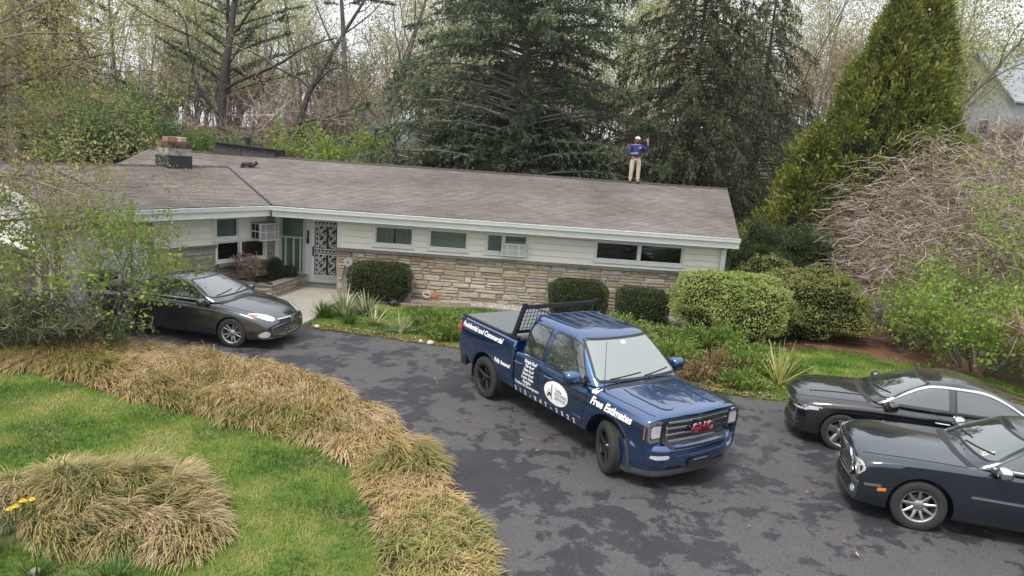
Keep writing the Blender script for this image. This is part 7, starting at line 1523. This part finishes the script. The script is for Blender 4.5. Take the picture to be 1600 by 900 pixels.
# dark bag by the boxwood
bm = bmesh.new(); bmesh.ops.create_icosphere(bm, subdivisions=3, radius=1)
for v in bm.verts: q = 1+.22*noise.noise(v.co*2.1); v.co = Vector((v.co.x*.16*q, v.co.y*.12*q, max(v.co.z*.12*q, -.09)+.12))
me = bpy.data.meshes.new('plastic_bag'); bm.to_mesh(me); bm.free(); o = link_mesh('plastic_bag', me, mat('dark_bag', (.012,.014,.022), .35)); o.location = (-3.45,21.0,0); tag(o, 'small crumpled dark bag at the foot of the boxwood', 'bag')
# pale stones at the driveway edge
for k, (x, y, s_, lb) in enumerate(((-4.9,18.0,.07,'small pale stone at the driveway edge below the iris'), (-1.9,17.25,.085,'pale rounded stone at the driveway edge near the truck tail'), (-2.15,17.32,.05,'tiny pale stone beside the rounded one at the driveway edge'))):
    bm = bmesh.new(); bmesh.ops.create_icosphere(bm, subdivisions=2, radius=s_)
    for v in bm.verts: v.co *= 1+.25*noise.noise(v.co*14+Vector((k,0,0))); v.co.z *= .7
    me = bpy.data.meshes.new('edge_stone'); bm.to_mesh(me); bm.free(); o = link_mesh('edge_stone', me, mat('pale_stone_%d' % k, (.55,.53,.48), .9)); o.location = (x, y, .05); tag(o, lb, 'stone')
# dustbin behind the sapling
DB = empty('wheeled_bin', (-10.55, 18.35, .004), .95, 'dark blue wheeled bin standing against the garage door', 'bin'); WLOC[DB.name] = Vector((0,0,0)); M_bin = mat('bin_plastic', (.02,.03,.045), .5)
mb = MB(); mb.add([(-.22,-.24,.06), (.22,-.24,.06), (.22,.24,.06), (-.22,.24,.06), (-.28,-.30,.95), (.28,-.30,.95), (.28,.32,.95), (-.28,.32,.95)], [(0,3,2,1), (4,5,6,7), (0,1,5,4), (1,2,6,5), (2,3,7,6), (3,0,4,7)]); mb.build('tub', M_bin, DB, bevel=.02)
mb = MB(); mb.box2(-.30,.30,-.33,.35,.955,1.02); mb.build('lid', M_bin, DB, bevel=.02); mb = MB(); mb.tube([(-.24,.38,.93), (.24,.38,.93)], .018, 6); mb.build('handle', M_bin, DB)
for sg in (-1, 1): mb = MB(); mb.lathe([(0,-.025), (.1,-.025), (.1,.025), (0,.025)], 16, 'X', (sg*.24,.22,.1)); mb.build('wheel', M_tyre, DB)
# utility pole and wires
UP = empty('utility_pole', (-18.0, 52, zt(-18,52)), label='thin grey wooden utility pole among the pines', cat='utility pole'); mb = MB(); mb.tube([(-18,52,zt(-18,52)-.2), (-18,52,12.5)], [.16,.11], 9); mb.build('pole', mat('pole_wood', (.30,.28,.26), .9, var=.5, nscale=4), UP, smooth=True)
mb = MB(); mb.bar((-18.9,52,11.6), (-17.1,52,11.6), .1, .12); mb.build('crossarm', MATS['pole_wood'], UP)
for z, dz, lb in ((7.4,.5,'upper overhead wire sagging behind the house'), (7.05,.55,'middle overhead wire sagging behind the house'), (6.0,.7,'lowest thick overhead cable behind the house')):
    mb = MB(); pts = [Vector((-18,52,z)).lerp(Vector((-1.0,46,z-2.6)), t)-Vector((0,0,dz*4*t*(1-t))) for t in np.linspace(0,1,17)]; mb.tube(pts, .022 if z > 6.5 else .045, 5); o = mb.build('overhead_wire', mat('wire_%d' % int(z*100), (.30,.33,.34), .6), smooth=True); tag(o, lb, 'wire')
# far houses
def far_house(loc, rz, L_, D_, wall_h, roof_h, wm, rm, label, wins_):
    H_ = empty('far_house', loc, rz, label, 'house'); WLOC[H_.name] = Vector((0,0,0))
    mb = MB(); mb.box2(-L_/2,L_/2,-D_/2,D_/2,-1,wall_h); mb.prism([(-D_/2,wall_h), (D_/2,wall_h), (0,wall_h+roof_h)], 'X', -L_/2, L_/2); mb.build('wall', wm, H_)
    for sg in (-1, 1):
        mb = MB(); e = .4; mb.add([(-L_/2-e,sg*(D_/2+e),wall_h-e*roof_h/(D_/2)+.05), (L_/2+e,sg*(D_/2+e),wall_h-e*roof_h/(D_/2)+.05), (L_/2+e,0,wall_h+roof_h+.06), (-L_/2-e,0,wall_h+roof_h+.06), (-L_/2-e,sg*(D_/2+e),wall_h-e*roof_h/(D_/2)+.2), (L_/2+e,sg*(D_/2+e),wall_h-e*roof_h/(D_/2)+.2), (L_/2+e,0,wall_h+roof_h+.22), (-L_/2-e,0,wall_h+roof_h+.22)], [(0,3,2,1), (4,5,6,7), (0,1,5,4), (1,2,6,5), (2,3,7,6), (3,0,4,7)]); mb.build('roof', rm, H_)
    for face, a, z, w_, h_ in wins_:
        fr = Fr((0,-D_/2), (1,0), (0,-1)) if face == 'F' else Fr((-L_/2,0), (0,-1), (-1,0)); mb = MB(); fr.box(mb, a-w_/2-.1, a+w_/2+.1, z-.1, z+h_+.1, -.05, .05); f = mb.build('window', M_trim, H_); mb = MB(); fr.box(mb, a-w_/2, a+w_/2, z, z+h_, .0, .07); mb.build('pane', M_vglass, f)
    return H_
M_gsid = mat('far_grey_siding', (.42,.43,.46), .8, var=.2, nscale=2); M_groof = mat('far_grey_roof', (.30,.33,.37), .8)
far_house((47.0, 72.5, zt(45,71)-2.6), R(18), 12, 9, 6.6, 4.4, M_gsid, M_groof, 'grey gabled house on the slope beyond the vines', [('G',.2,7.2,.9,1.2), ('G',-2,3.6,.9,1.2), ('G',2,3.6,.9,1.2), ('F',-3,4,1,1.3), ('F',0,4,1,1.3), ('F',3,4,1,1.3)])
far_house((-14.0, 63.0, zt(-14,63)-1.6), R(-6), 9.5, 7, 4.1, 2.0, mat('far_white_siding', (.62,.66,.68), .7), mat('far_blue_roof', (.20,.25,.27), .8), 'pale house with blue grey roof glimpsed behind the bright green bush', [('F',-2.5,2.2,1,1.2), ('F',0,2.2,1,1.2), ('F',2.5,2.2,1,1.2)])
# pale gravel lane glimpsed behind the roof
# ---------------------------------------------------------------- the man on the ridge
def skin_mesh(chains, name, m, parent, levels=2, root_at=0):
    """chains: lists of (pos, radius) ; vertices at equal places are shared"""
    bm = bmesh.new(); sk = bm.verts.layers.skin.verify(); vm = {}
    for ch in chains:
        prev = None
        for p, rd in ch:
            key = tuple(round(c, 4) for c in p); v = vm.get(key)
            if v is None: v = bm.verts.new(p); v[sk].radius = (rd, rd) if not isinstance(rd, tuple) else rd; vm[key] = v
            if prev is not None and prev is not v and bm.edges.get((prev, v)) is None: bm.edges.new((prev, v))
            prev = v
    bm.verts.ensure_lookup_table(); bm.verts[root_at][sk].use_root = True
    me = bpy.data.meshes.new('tmp'); bm.to_mesh(me); bm.free(); o = bpy.data.objects.new('tmp', me); COL.objects.link(o); o.modifiers.new('k', 'SKIN').use_smooth_shade = True; md = o.modifiers.new('s', 'SUBSURF'); md.levels = md.render_levels = levels
    dg = bpy.context.evaluated_depsgraph_get(); me2 = bpy.data.meshes.new_from_object(o.evaluated_get(dg)); bpy.data.objects.remove(o); me2.name = name; me2.materials.clear(); me2.materials.append(m); me2.polygons.foreach_set('use_smooth', [True]*len(me2.polygons)); return link_mesh(name, me2, None, parent)
PX, PY = 4.16, 26.98; MAN = empty('person', (PX, PY, zmain(0, PY)+.035), label='man in blue hooded sweatshirt and khaki trousers waving from the roof ridge', cat='person'); WLOC[MAN.name] = Vector((0,0,0)); MAN.scale = (1.04,.98,.93)
M_skin = mat('skin', (.42,.24,.17), .6); M_hood = mat('blue_sweatshirt', (.016,.034,.15), .85, var=.3, nscale=14); M_khaki = mat('khaki_cloth', (.52,.43,.31), .85, var=.25, nscale=10); M_shoe = mat('shoe_leather', (.08,.06,.045), .7); M_cap = M_cap
hip = (0,0,.93); waist = (0,0,1.06); chest = (0,.01,1.28); upch = (0,.01,1.40); neck = (0,0,1.49); head0 = (0,-.01,1.56); head1 = (0,-.015,1.64); head2 = (0,-.005,1.70)
LH, LK, LA = (.105,0,.88), (.125,-.02,.49), (.135,.01,.10); RH_, RK_, RA_ = (-.105,0,.88), (-.115,-.02,.49), (-.125,.01,.10)
LS, LE, LW, LHd = (.19,.0,1.40), (.37,-.02,1.27), (.36,-.10,1.52), (.335,-.13,1.63); RS, RE, RW, RHd = (-.19,0,1.39), (-.27,-.02,1.12), (-.15,-.22,1.11), (-.07,-.25,1.12)
body = [[(hip,.13), (waist,.125), (chest,.135), (upch,.12), (neck,.055), (head0,.07), (head1,.085), (head2,.072)], [(hip,.13), (LH,.085), (LK,.06), (LA,.042), ((.145,-.12,.045),.04)], [(hip,.13), (RH_,.085), (RK_,.06), (RA_,.042), ((-.135,-.12,.045),.04)],
        [(upch,.12), (LS,.062), (LE,.044), (LW,.032), (LHd,.034)], [(upch,.12), (RS,.062), (RE,.044), (RW,.032), (RHd,.034)]]
def fingers(h, d, sd, nrm_):
    d = Vector(d).normalized(); sd = Vector(sd).normalized(); nn = Vector(nrm_).normalized(); h = Vector(h); outp = []
    for k, ln in enumerate((.062,.072,.068,.052)): b = h+d*.02+sd*(.027-.018*k); outp.append([(tuple(h),.034), (tuple(b+d*.025),.0095), (tuple(b+d*(.025+ln*.5)+sd*(.010-.007*k)),.009), (tuple(b+d*(.025+ln)+nn*.010+sd*(.018-.012*k)),.0075)])
    outp.append([(tuple(h),.034), (tuple(h+sd*.045+d*.005),.011), (tuple(h+sd*.065+d*.035+nn*.008),.009)]); return outp
body += fingers(LHd, (-.10,-.05,1), (-1,0,0), (0,-1,0)) + fingers(RHd, (1,-.25,.1), (0,0,1), (0,-1,.2))
skin_mesh(body, 'body', M_skin, MAN)
skin_mesh([[(hip,.155), (waist,.155), (chest,.162), (upch,.135), ((0,.005,1.46),.085)], [(upch,.135), (LS,.078), (LE,.060), ((.362,-.09,1.49),.047)], [(upch,.135), (RS,.078), (RE,.062), ((-.175,-.19,1.11),.047)]], 'sweatshirt', M_hood, MAN)
skin_mesh([[((0,.05,1.45),.07), ((.07,.06,1.46),.05)], [((0,.05,1.45),.07), ((-.07,.06,1.46),.05)]], 'hood', M_hood, MAN)
skin_mesh([[((0,0,.98),.145), ((0,0,.90),.14)], [((0,0,.90),.14), (LH,.105), ((.120,-.01,.68),.09), (LK,.078), ((.132,.0,.28),.072), ((.136,.01,.09),.070)], [((0,0,.90),.14), (RH_,.105), ((-.112,-.01,.68),.09), (RK_,.078), ((-.122,.0,.28),.072), ((-.127,.01,.09),.070)]], 'trousers', M_khaki, MAN)
for sg in (-1, 1): skin_mesh([[((.135*sg,.05,.045),.045), ((.137*sg,-.04,.045),.046), ((.142*sg,-.14,.036),.036)]], 'shoe', M_shoe, MAN)
bm = bmesh.new(); bmesh.ops.create_icosphere(bm, subdivisions=3, radius=1)
for v in bm.verts: v.co = Vector((v.co.x*.098, v.co.y*.108+.0, max(v.co.z, -.12)*.085+1.695))
me = bpy.data.meshes.new('cap'); bm.to_mesh(me); bm.free(); me.polygons.foreach_set('use_smooth', [True]*len(me.polygons)); CAP_ = link_mesh('cap', me, mat('pale_cap', (.58,.52,.46), .8), MAN)
mb = MB(); mb.add([(-.075,-.09,1.69), (.075,-.09,1.69), (.05,-.165,1.672), (-.05,-.165,1.672), (-.075,-.09,1.70), (.075,-.09,1.70), (.05,-.165,1.682), (-.05,-.165,1.682)], [(0,3,2,1), (4,5,6,7), (0,1,5,4), (1,2,6,5), (2,3,7,6), (3,0,4,7)]); mb.build('brim', MATS['pale_cap'], CAP_, bevel=.004)
mb = MB()
for sg in (-1, 1): mb.prism([(sg*.012,1.645), (sg*.065,1.65), (sg*.068,1.672), (sg*.010,1.674)], 'Y', -.112, -.098); mb.bar((sg*.068,-.10,1.664), (sg*.092,.02,1.664), .006, .008)
mb.box2(-.012,.012,-.108,-.102,1.662,1.670); mb.build('sunglasses', M_plast, MAN)
skin_mesh([[((0,-.095,1.645),.012), ((0,-.112,1.622),.016)]], 'nose', M_skin, MAN, 1); mb = MB(); mb.tube([(-.03,-.098,1.592), (0,-.106,1.586), (.03,-.098,1.592)], .007, 5); mb.build('mouth', mat('lips', (.30,.10,.09), .5), MAN)
for sg in (-1, 1): skin_mesh([[((.088*sg,.005,1.65),.014), ((.092*sg,.008,1.625),.012)]], 'ear', M_skin, MAN, 1)
mb = MB(); mb.add([(-.058,-.08,1.60), (.058,-.08,1.60), (.045,-.09,1.56), (-.045,-.09,1.56), (0,-.10,1.553)], [(0,1,2,4,3)]); skin_mesh([[((-.055,-.055,1.60),.026), ((-.03,-.085,1.565),.024), ((.03,-.085,1.565),.024), ((.055,-.055,1.60),.026)]], 'beard', mat('beard_hair', (.035,.022,.015), .9), MAN, 1)
mb = MB(); mb.box2(-.15,.03,-.315,-.255,1.09,1.125); RC = mb.build('remote_control', mat('remote_grey', (.12,.12,.13), .5), bevel=.012); RC.location = MAN.location; RC.scale = (1.04,.98,.93); tag(RC, 'small grey remote controller held in the man’s right hand', 'controller')
mb = MB(); mb.box2(.06,.12,-.150,-.142,1.335,1.365); mb.build('chest_logo', M_white, MAN)

# ---------------------------------------------------------------- thin spring haze
mb = MB(); mb.box2(-330, 330, -125, 430, -1.2, 44); HZ = mb.build('haze', None); m = bpy.data.materials.new('haze_air'); m.use_nodes = True; t = m.node_tree; t.nodes.remove(t.nodes['Principled BSDF']); pv_ = t.nodes.new('ShaderNodeVolumePrincipled'); pv_.inputs['Color'].default_value = (.93,.95,.97,1); pv_.inputs['Density'].default_value = .0003; pv_.inputs['Anisotropy'].default_value = .2
t.links.new(pv_.outputs[0], t.nodes['Material Output'].inputs['Volume']); HZ.data.materials.append(m); tag(HZ, 'thin pale spring haze in the air', 'haze', kind='stuff')
